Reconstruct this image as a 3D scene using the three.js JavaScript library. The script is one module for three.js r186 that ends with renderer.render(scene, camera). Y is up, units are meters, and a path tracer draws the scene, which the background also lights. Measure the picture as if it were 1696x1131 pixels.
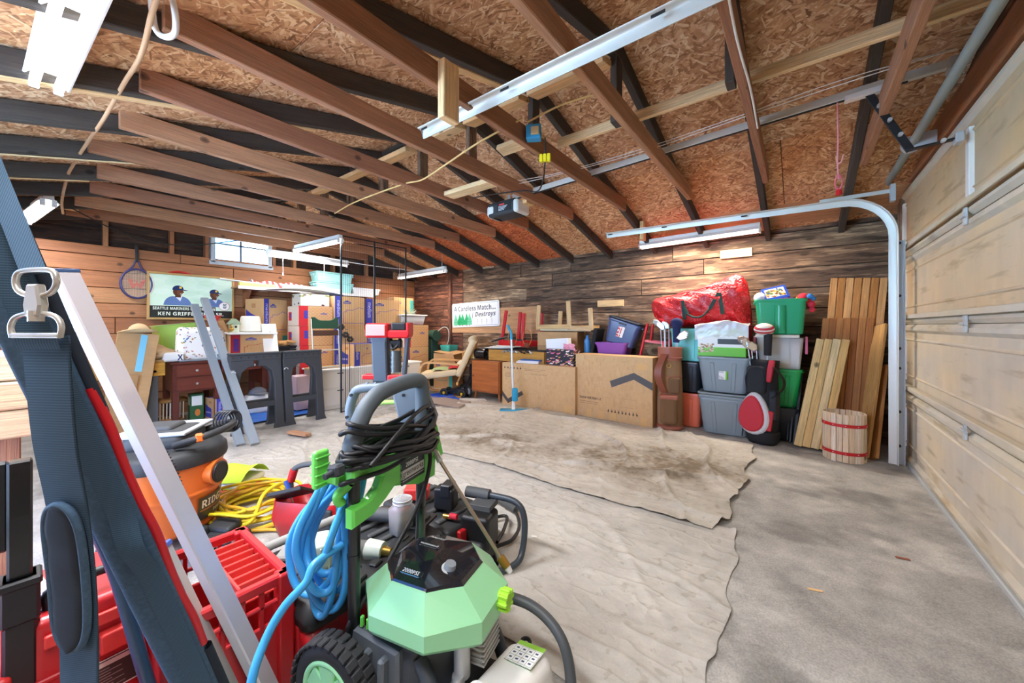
import * as THREE from 'three';
import { mergeGeometries } from 'three/addons/utils/BufferGeometryUtils.js';
import { RoundedBoxGeometry } from 'three/addons/geometries/RoundedBoxGeometry.js';
import { RectAreaLightUniformsLib } from 'three/addons/lights/RectAreaLightUniformsLib.js';
import { Sky } from 'three/addons/objects/Sky.js';

// ---------------------------------------------------------------- camera, sky, exposure
const scene = new THREE.Scene();
const camera = new THREE.PerspectiveCamera(84.66, 1696 / 1131, 0.02, 200);
camera.position.set(0, 1.07, 0);
camera.rotation.y = 37.5 * Math.PI / 180;
camera.setViewOffset(1696, 1131, 0, 25.5, 1696, 1131);
const renderer = new THREE.WebGLRenderer({ antialias: true });
renderer.toneMapping = THREE.LinearToneMapping;
renderer.toneMappingExposure = 1.18;
renderer.shadowMap.enabled = true;
RectAreaLightUniformsLib.init();
const sky = new Sky();
sky.scale.setScalar(500);
sky.material.uniforms.turbidity.value = 10;
sky.material.uniforms.rayleigh.value = 0.35;
sky.material.uniforms.mieCoefficient.value = 0.006;
sky.material.uniforms.mieDirectionalG.value = 0.75;
sky.material.uniforms.sunPosition.value.set(40, 60, -60);
scene.add(sky);
scene.backgroundIntensity = 20.0;

// room: x from the far end wall to the big door, z from the board wall to the wall behind the camera
const XL = -6.05, XR = 0.70, ZB = -4.72, ZF = 0.63, ZRIDGE = -2.06, HRIDGE = 2.605, SLOPE = 0.2425;
const rafterUnder = (z) => HRIDGE - SLOPE * Math.abs(z - ZRIDGE);

// ---------------------------------------------------------------- helpers
let seed = 12345;
function rnd() { seed |= 0; seed = seed + 0x6D2B79F5 | 0; let t = Math.imul(seed ^ seed >>> 15, 1 | seed); t = t + Math.imul(t ^ t >>> 7, 61 | t) ^ t; return ((t ^ t >>> 14) >>> 0) / 4294967296; }
const rr = (a, b) => a + (b - a) * rnd();
const pick = (a) => a[Math.floor(rnd() * a.length)];
const V = (x, y, z) => new THREE.Vector3(x, y, z);
const PI = Math.PI, D2R = PI / 180;

function hash2(x, y, s) { let h = Math.imul(x, 374761393) + Math.imul(y, 668265263) + Math.imul(s, 974634777) | 0; h = Math.imul(h ^ h >>> 13, 1274126177); return ((h ^ h >>> 16) >>> 0) / 4294967296; }
function vnoise(x, y, px = 1e6, py = 1e6, s = 1) {
  const xi = Math.floor(x), yi = Math.floor(y), fx = x - xi, fy = y - yi, m = (a, b) => ((a % b) + b) % b;
  const u = fx * fx * (3 - 2 * fx), v = fy * fy * (3 - 2 * fy), x0 = m(xi, px), x1 = m(xi + 1, px), y0 = m(yi, py), y1 = m(yi + 1, py);
  return (hash2(x0, y0, s) * (1 - u) + hash2(x1, y0, s) * u) * (1 - v) + (hash2(x0, y1, s) * (1 - u) + hash2(x1, y1, s) * u) * v;
}
function fbm(x, y, o = 4, px = 1e6, py = 1e6, s = 1) { let a = 0.5, t = 0, n = 0; for (let i = 0; i < o; i++) { t += a * vnoise(x, y, px, py, s + i); n += a; a *= 0.55; x *= 2; y *= 2; px *= 2; py *= 2; } return t / n; }

// textures ---------------------------------------------------------------
function dataTex(w, h, fn, size, srgb = true) {               // fn(u, v) -> [r, g, b] 0..1 ; size in metres [w, h]
  const a = new Uint8Array(w * h * 4);
  for (let j = 0; j < h; j++) for (let i = 0; i < w; i++) {
    const c = fn(i / w, j / h), k = (j * w + i) * 4;
    a[k] = Math.max(0, Math.min(255, c[0] * 255)); a[k + 1] = Math.max(0, Math.min(255, c[1] * 255)); a[k + 2] = Math.max(0, Math.min(255, c[2] * 255)); a[k + 3] = 255;
  }
  const t = new THREE.DataTexture(a, w, h); t.wrapS = t.wrapT = THREE.RepeatWrapping; t.magFilter = THREE.LinearFilter; t.minFilter = THREE.LinearMipmapLinearFilter; t.generateMipmaps = true;
  if (srgb) t.colorSpace = THREE.SRGBColorSpace;
  t.repeat.set(1 / size[0], 1 / size[1]); t.needsUpdate = true; return t;
}
function canvasTex(w, h, draw, size = null, srgb = true) {
  const c = document.createElement('canvas'); c.width = w; c.height = h; const g = c.getContext('2d'); draw(g, w, h);
  const t = new THREE.CanvasTexture(c); if (srgb) t.colorSpace = THREE.SRGBColorSpace; t.wrapS = t.wrapT = THREE.RepeatWrapping; t.magFilter = THREE.LinearFilter;
  if (size) t.repeat.set(1 / size[0], 1 / size[1]);
  return t;
}
const std = (color, o = {}) => new THREE.MeshStandardMaterial({ color, roughness: 0.75, metalness: 0, ...o });
const phys = (color, o = {}) => new THREE.MeshPhysicalMaterial({ color, roughness: 0.5, ...o });

// geometry ---------------------------------------------------------------
function flat(g) { return g.index ? g.toNonIndexed() : g; }
function uvm(g, swap = false) {                               // uv in metres, u along the longest side, pieces shifted so that none repeats its neighbour
  g = flat(g); g.computeBoundingBox(); const b = g.boundingBox, s = [b.max.x - b.min.x, b.max.y - b.min.y, b.max.z - b.min.z];
  let L = s.indexOf(Math.max(...s)); const p = g.attributes.position, n = g.attributes.normal, uv = new Float32Array(p.count * 2), ox = rnd() * 7, oy = rnd() * 7;
  for (let i = 0; i < p.count; i += 3) {
    const N = [0, 1, 2].map((k) => Math.abs(n.array[i * 3 + k] + n.array[i * 3 + 3 + k] + n.array[i * 3 + 6 + k]));
    const A = N.indexOf(Math.max(...N)); let a = L, c;
    if (A === L) { a = (L + 1) % 3; c = (L + 2) % 3; } else c = 3 - A - L;
    if (swap) [a, c] = [c, a];
    for (let k = 0; k < 3; k++) { uv[(i + k) * 2] = p.array[(i + k) * 3 + a] + ox; uv[(i + k) * 2 + 1] = p.array[(i + k) * 3 + c] + oy; }
  }
  g.setAttribute('uv', new THREE.BufferAttribute(uv, 2)); return g;
}
const mtx = (x, y, z, rx = 0, ry = 0, rz = 0, sx = 1, sy = 1, sz = 1) => new THREE.Matrix4().compose(V(x, y, z), new THREE.Quaternion().setFromEuler(new THREE.Euler(rx, ry, rz, 'YXZ')), V(sx, sy, sz));
function put(g, x = 0, y = 0, z = 0, rx = 0, ry = 0, rz = 0) { return g.applyMatrix4(mtx(x, y, z, rx, ry, rz)); }
function cbox(w, h, d, c = 0.003) {                           // box with chamfered edges, 44 triangles
  c = Math.min(c, w * 0.3, h * 0.3, d * 0.3); const X = w / 2, Y = h / 2, Z = d / 2, P = [], q = (a, b, cc, dd) => P.push(a, b, cc, a, cc, dd), t = (a, b, cc) => P.push(a, b, cc);
  const fix = (pts) => { const n = V(0, 0, 0).subVectors(pts[1], pts[0]).cross(V(0, 0, 0).subVectors(pts[2], pts[0])), m = V(0, 0, 0); pts.forEach((p) => m.add(p)); if (n.dot(m) < 0) pts.reverse(); return pts; };
  const Q = (...p) => { fix(p); p.length === 4 ? q(...p) : t(...p); };
  for (const s of [-1, 1]) {
    Q(V(s * X, -Y + c, -Z + c), V(s * X, Y - c, -Z + c), V(s * X, Y - c, Z - c), V(s * X, -Y + c, Z - c));
    Q(V(-X + c, s * Y, -Z + c), V(X - c, s * Y, -Z + c), V(X - c, s * Y, Z - c), V(-X + c, s * Y, Z - c));
    Q(V(-X + c, -Y + c, s * Z), V(X - c, -Y + c, s * Z), V(X - c, Y - c, s * Z), V(-X + c, Y - c, s * Z));
    for (const r of [-1, 1]) {
      Q(V(s * X, r * (Y - c), -Z + c), V(s * X, r * (Y - c), Z - c), V(s * (X - c), r * Y, Z - c), V(s * (X - c), r * Y, -Z + c));
      Q(V(s * X, -Y + c, r * (Z - c)), V(s * X, Y - c, r * (Z - c)), V(s * (X - c), Y - c, r * Z), V(s * (X - c), -Y + c, r * Z));
      Q(V(-X + c, s * Y, r * (Z - c)), V(X - c, s * Y, r * (Z - c)), V(X - c, s * (Y - c), r * Z), V(-X + c, s * (Y - c), r * Z));
      for (const k of [-1, 1]) Q(V(s * X, r * (Y - c), k * (Z - c)), V(s * (X - c), r * Y, k * (Z - c)), V(s * (X - c), r * (Y - c), k * Z));
    }
  }
  const g = new THREE.BufferGeometry().setFromPoints(P); g.computeVertexNormals(); return uvm(g);
}
const rbox = (w, h, d, r = 0.01, s = 2) => uvm(new RoundedBoxGeometry(w, h, d, s, Math.min(r, w * 0.49, h * 0.49, d * 0.49)));
const cyl = (r1, r2, h, n = 20, open = false) => uvm(new THREE.CylinderGeometry(r1, r2, h, n, 1, open));
const sph = (r, a = 18, b = 12) => uvm(new THREE.SphereGeometry(r, a, b));
const tor = (R, r, a = 10, b = 28, arc = 2 * PI) => uvm(new THREE.TorusGeometry(R, r, a, b, arc));
const lathe = (pts, n = 28) => uvm(new THREE.LatheGeometry(pts.map((p) => new THREE.Vector2(p[0], p[1])), n));
function tube(pts, r, seg = 0, rad = 8, closed = false, tension = 0.5) {
  const c = new THREE.CatmullRomCurve3(pts.map((p) => p.isVector3 ? p : V(...p)), closed, 'catmullrom', tension);
  return uvm(new THREE.TubeGeometry(c, seg || Math.max(8, pts.length * 8), r, rad, closed));
}
function bar(a, b, w, h, c = 0.002, roll = 0) {               // box beam from a to b
  a = V(...a); b = V(...b); const d = b.clone().sub(a), L = d.length(), z = d.clone().normalize(), up = Math.abs(z.y) > 0.8 ? V(0, 0, -Math.sign(z.y)) : V(0, 1, 0);
  const x = V(0, 0, 0).crossVectors(up, z).normalize(), y = V(0, 0, 0).crossVectors(z, x); if (roll) { const q = new THREE.Quaternion().setFromAxisAngle(z, roll); x.applyQuaternion(q); y.applyQuaternion(q); }
  return cbox(w, h, L, c).applyMatrix4(new THREE.Matrix4().makeBasis(x, y, z).setPosition(a.add(b).multiplyScalar(0.5)));
}
function rod(a, b, r, r2 = r, n = 14) {
  a = V(...a); b = V(...b); const d = b.clone().sub(a), g = cyl(r2, r, d.length(), n);
  return g.applyQuaternion(new THREE.Quaternion().setFromUnitVectors(V(0, 1, 0), d.clone().normalize())).translate((a.x + b.x) / 2, (a.y + b.y) / 2, (a.z + b.z) / 2);
}
function extr(pts, depth, bevel = 0.003, holes = [], curve = 6) {   // polygon in x,y extruded along z, centred
  const s = pts instanceof THREE.Shape ? pts : new THREE.Shape(pts.map((p) => new THREE.Vector2(p[0], p[1])));
  for (const h of holes) s.holes.push(new THREE.Path(h.map((p) => new THREE.Vector2(p[0], p[1]))));
  const g = new THREE.ExtrudeGeometry(s, { depth: Math.max(0.0005, depth - 2 * bevel), bevelEnabled: bevel > 0, bevelSize: bevel, bevelThickness: bevel, bevelSegments: 1, curveSegments: curve });
  return uvm(g.translate(0, 0, -Math.max(0.0005, depth - 2 * bevel) / 2));
}
function rrect(w, h, r) { const s = new THREE.Shape(), x = w / 2, y = h / 2; s.moveTo(-x + r, -y); s.lineTo(x - r, -y); s.quadraticCurveTo(x, -y, x, -y + r); s.lineTo(x, y - r); s.quadraticCurveTo(x, y, x - r, y); s.lineTo(-x + r, y); s.quadraticCurveTo(-x, y, -x, y - r); s.lineTo(-x, -y + r); s.quadraticCurveTo(-x, -y, -x + r, -y); return s; }
function merge(list) { const l = list.flat(3).map((g) => { g = flat(g); for (const k of Object.keys(g.attributes)) if (!['position', 'normal', 'uv'].includes(k)) g.deleteAttribute(k); if (!g.attributes.uv) uvm(g); return g; }); return l.length === 1 ? l[0] : mergeGeometries(l); }
function loft(rings, closed = true, caps = true) {            // rings: arrays of equally many Vector3; smooth skin
  const n = rings[0].length, P = [], I = [], U = [];
  rings.forEach((r, i) => r.forEach((p, j) => { P.push(p.x, p.y, p.z); U.push(j / n, i / (rings.length - 1)); }));
  const m = closed ? n : n - 1;
  for (let i = 0; i < rings.length - 1; i++) for (let j = 0; j < m; j++) { const a = i * n + j, b = i * n + (j + 1) % n, c = a + n, d = b + n; I.push(a, b, c, b, d, c); }
  if (caps) for (const [i, f] of [[0, 1], [rings.length - 1, 0]]) { const c = V(0, 0, 0); rings[i].forEach((p) => c.add(p)); c.multiplyScalar(1 / n); const k = P.length / 3; P.push(c.x, c.y, c.z); U.push(0.5, 0.5); for (let j = 0; j < m; j++) { const a = i * n + j, b = i * n + (j + 1) % n; f ? I.push(k, b, a) : I.push(k, a, b); } }
  const g = new THREE.BufferGeometry(); g.setAttribute('position', new THREE.Float32BufferAttribute(P, 3)); g.setAttribute('uv', new THREE.Float32BufferAttribute(U, 2)); g.setIndex(I); g.computeVertexNormals(); return g;
}
function surf(nu, nv, fn) {                                   // open sheet fn(u, v) -> Vector3
  const P = [], I = [], U = [];
  for (let j = 0; j <= nv; j++) for (let i = 0; i <= nu; i++) { const p = fn(i / nu, j / nv); P.push(p.x, p.y, p.z); U.push(i / nu, j / nv); }
  for (let j = 0; j < nv; j++) for (let i = 0; i < nu; i++) { const a = j * (nu + 1) + i, b = a + 1, c = a + nu + 1, d = c + 1; I.push(a, c, b, b, c, d); }
  const g = new THREE.BufferGeometry(); g.setAttribute('position', new THREE.Float32BufferAttribute(P, 3)); g.setAttribute('uv', new THREE.Float32BufferAttribute(U, 2)); g.setIndex(I); g.computeVertexNormals(); return g;
}

// objects ---------------------------------------------------------------
const used = {};
function numbered(n) { const k = used[n] = (used[n] ?? -1) + 1; return k ? n + '_' + String(k).padStart(3, '0') : n; }
function thing(name, label, category, p = [0, 0, 0], turn = 0, group = null) {
  const o = new THREE.Group(); o.name = numbered(name); o.position.set(...p); o.rotation.order = 'YXZ'; o.rotation.y = turn; o.userData = { label, category }; if (group) o.userData.group = group; scene.add(o); return o;
}
function part(parent, name, geo, mat, label = null) {
  const m = new THREE.Mesh(Array.isArray(geo) ? merge(geo) : geo, mat); m.name = name; m.castShadow = m.receiveShadow = true; if (label) m.userData.label = label; parent.add(m); return m;
}
function single(name, label, category, geo, mat, group = null, p = [0, 0, 0], turn = 0) {
  const m = part(scene, numbered(name), geo, mat); m.position.set(...p); m.rotation.order = 'YXZ'; m.rotation.y = turn; m.userData = { label, category }; if (group) m.userData.group = group; return m;
}
function struct(name, label) { const o = new THREE.Group(); o.name = name; o.userData = { kind: 'structure', label, category: name.split('_')[0] }; scene.add(o); return o; }
function copy(src, p, turn, label, group) { const c = src.clone(); c.name = numbered(src.name.replace(/_\d{3}$/, '')); c.position.set(...p); c.rotation.y = turn; c.userData = { ...src.userData, label }; if (group) c.userData.group = group; scene.add(c); return c; }

// ---------------------------------------------------------------- shared textures and materials
const grainT = dataTex(512, 512, (u, v) => {
  const w = fbm(u * 4, v * 10, 3, 4, 10, 5), g = fbm(u * 6 + w * 0, v * 90 + w * 6, 3, 6, 90, 11), f = fbm(u * 40, v * 256, 2, 40, 256, 3);
  let k = 0.76 + 0.26 * g + 0.16 * (w - 0.5) + 0.12 * (f - 0.5); const kx = (u - 0.3), ky = (v - 0.42) * 0.35, r = Math.hypot(kx, ky) * 60; if (r < 1.4) k *= 0.45 + 0.35 * r / 1.4;
  return [k, k * 0.985, k * 0.96];
}, [1.1, 0.3]);
const grainB = dataTex(256, 512, (u, v) => { const k = fbm(u * 5, v * 110, 3, 5, 110, 21); return [k, k, k]; }, [0.8, 0.3], false);
const weatherT = dataTex(1024, 512, (u, v) => {
  const w = fbm(u * 5, v * 8, 4, 5, 8, 31), g = fbm(u * 10, v * 120, 3, 10, 120, 41), p = fbm(u * 9, v * 22, 5, 9, 22, 51), s = fbm(u * 30, v * 60, 3, 30, 60, 61);
  let k = 0.46 + 0.2 * g + 0.3 * (w - 0.5) + 0.1 * (s - 0.5); let r = k, gg = k * 0.9, b = k * 0.8;
  const pale = Math.max(0, Math.min(1, (p - 0.57) * 8)) * (0.5 + 0.8 * (s - 0.1)); r += pale * 0.3; gg += pale * 0.29; b += pale * 0.255;
  const dk = Math.max(0, Math.min(1, (0.4 - p) * 9)); r *= 1 - 0.35 * dk; gg *= 1 - 0.37 * dk; b *= 1 - 0.39 * dk;
  return [r, gg, b];
}, [1.9, 0.62]);
const woodMat = (c, o = {}) => std(c, { map: grainT, bumpMap: grainB, bumpScale: 0.0012, roughness: 0.72, ...o });
const M = {
  rafter: [0x46403a, 0x3c3530, 0x4e463f].map((c) => woodMat(c, { roughness: 0.85 })),
  tie: [0xb88767, 0xac795c, 0xc0906c, 0xa67656].map((c) => woodMat(c)),
  fresh: [0xffd8a0, 0xf4cb92, 0xffe2b0].map((c) => woodMat(c)),
  endwall: [0xc08458, 0xb87a50, 0xc89062, 0xae724a, 0xc48e66].map((c) => woodMat(c, { roughness: 0.6 })),
  endDark: [0x7a5a46, 0x6b4e3e, 0x866550].map((c) => std(c, { map: weatherT, bumpMap: grainB, bumpScale: 0.001 })),
  board: [0xd0b8a0, 0xb29a86, 0xe6d0b6, 0x9c8674, 0xc2a58c, 0xa88c78].map((c) => std(c, { map: weatherT, bumpMap: grainB, bumpScale: 0.002, roughness: 0.85 })),
  boardRed: [0xc08a74, 0xac7866, 0xb9826a].map((c) => std(c, { map: weatherT, bumpMap: grainB, bumpScale: 0.002, roughness: 0.8 })),
  steel: std(0xd4d7d8, { metalness: 0.5, roughness: 0.38 }),
  galv: std(0xc4cacc, { metalness: 0.3, roughness: 0.45 }),
  chrome: std(0xdedede, { metalness: 0.95, roughness: 0.2 }),
  brass: std(0xc9a050, { metalness: 0.9, roughness: 0.3 }),
  track: std(0xd7d9d2, { metalness: 0.25, roughness: 0.45 }),
  black: std(0x17181a, { roughness: 0.5 }), blackMatte: std(0x1e1e20, { roughness: 0.85 }), rubber: std(0x222326, { roughness: 0.7 }),
  white: std(0xeeeeea, { roughness: 0.5 }), cream: std(0xe6dfcc, { roughness: 0.6 }), red: std(0xc5161d, { roughness: 0.42 }), grey: std(0x80868a, { roughness: 0.6 }),
};
const fleckT = (() => { let s0 = seed; seed = 777; const t = canvasTex(1024, 1024, (g, w, h) => {
  g.fillStyle = '#c29068'; g.fillRect(0, 0, w, h);
  const cols = ['#d6a87e', '#cc9b72', '#e2bb92', '#a8774e', '#bd8c62', '#ecd0a8', '#9a6a44', '#c89668', '#dab084', '#825838'];
  for (let i = 0; i < 7500; i++) {
    const x = rnd() * w, y = rnd() * h, L = rr(18, 95) * (i < 4000 ? 1 : 0.6), W = rr(4, 17) * (i < 4000 ? 1 : 0.6), a = rr(-1.1, 1.1) + (rnd() < 0.25 ? 1.57 : 0);
    for (const [dx, dy] of [[0, 0], [x > w - 100 ? -w : x < 100 ? w : 0, y > h - 100 ? -h : y < 100 ? h : 0]]) { g.save(); g.translate(x + dx, y + dy); g.rotate(a); g.globalAlpha = 0.85; g.fillStyle = cols[Math.floor(hash2(i, 3, 9) * (i % 9 ? 9 : 10))]; g.beginPath(); g.moveTo(-L / 2, -W * 0.2); g.lineTo(-L * 0.3, -W / 2); g.lineTo(L * 0.42, -W * 0.42); g.lineTo(L / 2, W * 0.25); g.lineTo(L * 0.2, W / 2); g.lineTo(-L * 0.45, W * 0.4); g.fill(); g.restore(); }
  }
}, [1.7, 1.7]); seed = s0; return t; })();
M.osb = [0xffffff, 0xf4e3d2, 0xfff4e6].map((c) => std(c, { map: fleckT, roughness: 0.8 }));
M.osbRedBounce = std(0xf2a47c, { map: fleckT, roughness: 0.8 });  // flake board tinted orange-red: reflected red light put into the colour
M.ply = woodMat(0xd3a274, { roughness: 0.8 });
// ================================================================ SETTING
// floor slab
{
  const T = dataTex(2048, 1536, (u, v) => {
    const x = u * 8.4, y = v * 6.6, a = fbm(x * 1.3, y * 1.3, 5, 1e6, 1e6, 71), b = fbm(x * 9, y * 9, 4, 1e6, 1e6, 81), c = hash2(Math.floor(u * 2048), Math.floor(v * 1536), 5), st = fbm(x * 2.2 + 9, y * 3.5, 5, 1e6, 1e6, 91), ch = fbm(x * 3.1, y * 5, 5, 1e6, 1e6, 97);
    let k = 0.67 + 0.14 * (a - 0.5) + 0.2 * (b - 0.5) + 0.12 * (c - 0.5);
    const dk = Math.max(0, Math.min(1, (st - 0.57) * 7)), lt = Math.max(0, Math.min(1, (ch - 0.58) * 8)); k = k * (1 - 0.17 * dk) + lt * 0.07;
    return [k * 0.99, k * 0.985, k * 0.965];
  }, [1, 1]);
  const B = dataTex(512, 512, (u, v) => { const k = fbm(u * 40, v * 40, 4, 40, 40, 13); return [k, k, k]; }, [0.25, 0.25], false); 
  const g = new THREE.BoxGeometry(XR - XL + 0.5, 0.12, ZF - ZB + 0.5); const o = struct('floor', 'grey concrete garage floor');
  B.repeat.set(22, 18);
  const m = part(o, 'slab', g, std(0xfffdf8, { map: T, bumpMap: B, bumpScale: 0.0012, roughness: 0.82 })); m.position.set((XL + XR) / 2, -0.06, (ZF + ZB) / 2);
  // light scraps and washers lying about
}
// ---------------------------------------------------------------- wall with the weathered boards
{
  const o = struct('wall_back', 'weathered dark horizontal board wall');
  part(o, 'sheathing', cbox(XR - XL + 0.3, 2.3, 0.04), M.rafter[1]).position.set((XL + XR) / 2, 1.05, ZB - 0.06);
  let y = -0.05, row = 0;
  while (y < 2.1) {
    const h = Math.min(rr(0.165, 0.205), 2.125 - y); if (h < 0.03) break; let x = XL - 0.02;
    while (x < XR) { let L = rr(0.7, 2.2); if (XR - x - L < 0.35) L = XR - x; const left = x < -5.0; if (left && x + L > -5.0) L = -5.02 - x + 0.0; if (L < 0.05) L = 0.3;
      const g = cbox(L - 0.006, h - rr(0.004, 0.011), 0.022, 0.0025); part(o, 'board', g, pick(left ? M.boardRed : M.board)).position.set(x + L / 2, y + h / 2, ZB - 0.02 + rr(-0.005, 0.004)); x += L; }
    y += h; row++;
  }
  part(o, 'batten', cbox(0.075, 2.0, 0.045, 0.004), M.boardRed[1]).position.set(-5.03, 1.0, ZB + 0.012);
  part(o, 'patch_panel', cbox(1.9, 0.42, 0.012), M.ply, 'plain plywood patch').position.set(-4.03, 1.16, ZB + 0.003);
  part(o, 'wood_scrap', cbox(0.36, 0.085, 0.022), M.fresh[1], 'orange wood offcut').position.set(-1.98, 1.37, ZB + 0.006);
  part(o, 'wood_scrap', cbox(0.3, 0.09, 0.022), M.fresh[2]).position.set(-0.55, 1.86, ZB + 0.006);
}
// ---------------------------------------------------------------- far end wall (racket, framed print, window)
{
  const o = struct('wall_left', 'orange-brown horizontal board end wall'); const WZ0 = -2.16, WZ1 = -1.5, WY0 = 1.90, WY1 = 2.27;
  // outer skin with the window opening left free
  const sk = (z0, z1, y0, y1) => part(o, 'sheathing', cbox(0.04, y1 - y0, z1 - z0), M.endDark[1]).position.set(XL - 0.13, (y0 + y1) / 2, (z0 + z1) / 2);
  sk(ZB - 0.1, WZ0, -0.1, 2.9); sk(WZ1, ZF + 0.1, -0.1, 2.9); sk(WZ0, WZ1, -0.1, WY0); sk(WZ0, WZ1, WY1, 2.9);
  let y = -0.02; const top = 1.955; 
  while (y < top - 0.02) { const h = Math.min(rr(0.15, 0.185), top - y); let z = ZB;
    while (z < ZF) { let L = rr(1.6, 3.4); if (ZF - z - L < 0.5) L = ZF - z; part(o, 'board', cbox(0.022, h - 0.007, L - 0.006, 0.003), pick(z < -2.6 ? M.endwall.slice(1, 4) : M.endwall)).position.set(XL - 0.015 + rr(-0.003, 0.003), y + h / 2, z + L / 2); z += L; } y += h; }
  // open stud bay above the boards: dark planks set back, studs in front
  y = 1.96; while (y < 2.75) { const h = 0.17; for (const [a, b] of [[ZB, WZ0 - 0.04], [WZ1 + 0.04, ZF]]) { const inWin = y + h > WY0 && y < WY1; const segs = inWin ? [[a, b]] : (a === ZB ? [[ZB, ZF]] : []); for (const [s, e] of segs) part(o, 'board', cbox(0.02, h - 0.01, e - s, 0.003), pick(M.endDark)).position.set(XL - 0.105, y + h / 2, (s + e) / 2); } y += h; }
  for (const z of [-4.3, -3.7, -3.1, -2.5, -1.1, -0.55, 0.05, 0.5]) part(o, 'stud', cbox(0.085, rafterUnder(z) - 1.9, 0.042), pick(M.endwall)).position.set(XL - 0.05, (rafterUnder(z) + 1.9) / 2 + 0.03, z);
  for (const s of [0, 1]) part(o, 'stud', cbox(0.085, 0.6, 0.042), M.endwall[3]).position.set(XL - 0.05, 2.2, s ? WZ0 - 0.06 : WZ1 + 0.06);
  // window
  const w = struct('window_1', 'small bright window with one upright bar'); const wm = std(0xb9c0c6, { roughness: 0.6 });
  part(w, 'window_frame', [cbox(0.1, 0.05, WZ1 - WZ0 + 0.08).translate(0, WY0, (WZ0 + WZ1) / 2), cbox(0.1, 0.05, WZ1 - WZ0 + 0.08).translate(0, WY1, (WZ0 + WZ1) / 2), cbox(0.1, WY1 - WY0, 0.05).translate(0, (WY0 + WY1) / 2, WZ0), cbox(0.1, WY1 - WY0, 0.05).translate(0, (WY0 + WY1) / 2, WZ1)], wm).position.x = XL - 0.04;
  part(w, 'glazing_bar', cbox(0.03, WY1 - WY0, 0.022), std(0x55585c)).position.set(XL - 0.09, (WY0 + WY1) / 2, (WZ0 + WZ1) / 2);
  part(w, 'glazing_bar', cbox(0.03, 0.02, WZ1 - WZ0), std(0x55585c)).position.set(XL - 0.09, WY0 + 0.27, (WZ0 + WZ1) / 2);
  const gl = phys(0xffffff, { transmission: 1, roughness: 0.05, thickness: 0, ior: 1.45 });
  for (const s of [-1, 1]) part(w, 'pane', new THREE.PlaneGeometry(0.32, 0.34), gl).applyMatrix4(mtx(XL - 0.1, (WY0 + WY1) / 2, (WZ0 + WZ1) / 2 + s * 0.165, 0, PI / 2, 0));
}
// ---------------------------------------------------------------- wall behind the camera with its open doorway
const DW0 = -3.1, DW1 = -1.25, DH = 2.02;
{
  const o = struct('wall_front', 'board wall behind the viewer with an open doorway');
  const seg = (x0, x1, y0, y1) => { part(o, 'sheathing', cbox(x1 - x0, y1 - y0 + 0.1, 0.03), M.endDark[1]).position.set((x0 + x1) / 2, (y0 + y1) / 2 + 0.05, ZF + 0.09); let y = y0; while (y < y1 - 0.01) { const h = Math.min(0.19, y1 - y); part(o, 'board', cbox(x1 - x0, h - 0.006, 0.06), pick(M.board)).position.set((x0 + x1) / 2, y + h / 2, ZF + 0.04); y += h; } };
  seg(XL - 0.1, DW0, -0.03, 2.1); seg(DW1, XR + 0.1, -0.03, 2.1); seg(DW0, DW1, DH, 2.1);
  const d = struct('door_2', 'open side doorway with painted jambs');
  part(d, 'jamb', cbox(0.04, DH, 0.13), M.white).position.set(DW0, DH / 2, ZF + 0.04); part(d, 'jamb', cbox(0.04, DH, 0.13), M.white).position.set(DW1, DH / 2, ZF + 0.04); part(d, 'head_jamb', cbox(DW1 - DW0, 0.04, 0.13), M.white).position.set((DW0 + DW1) / 2, DH, ZF + 0.04);
  const y = struct('ground', 'pale concrete path outside the doorway'); part(y, 'path', cbox(14, 0.1, 10), std(0xbab4a8, { roughness: 0.9 })).position.set(-2.5, -0.1, ZF + 5.42);
}
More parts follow.
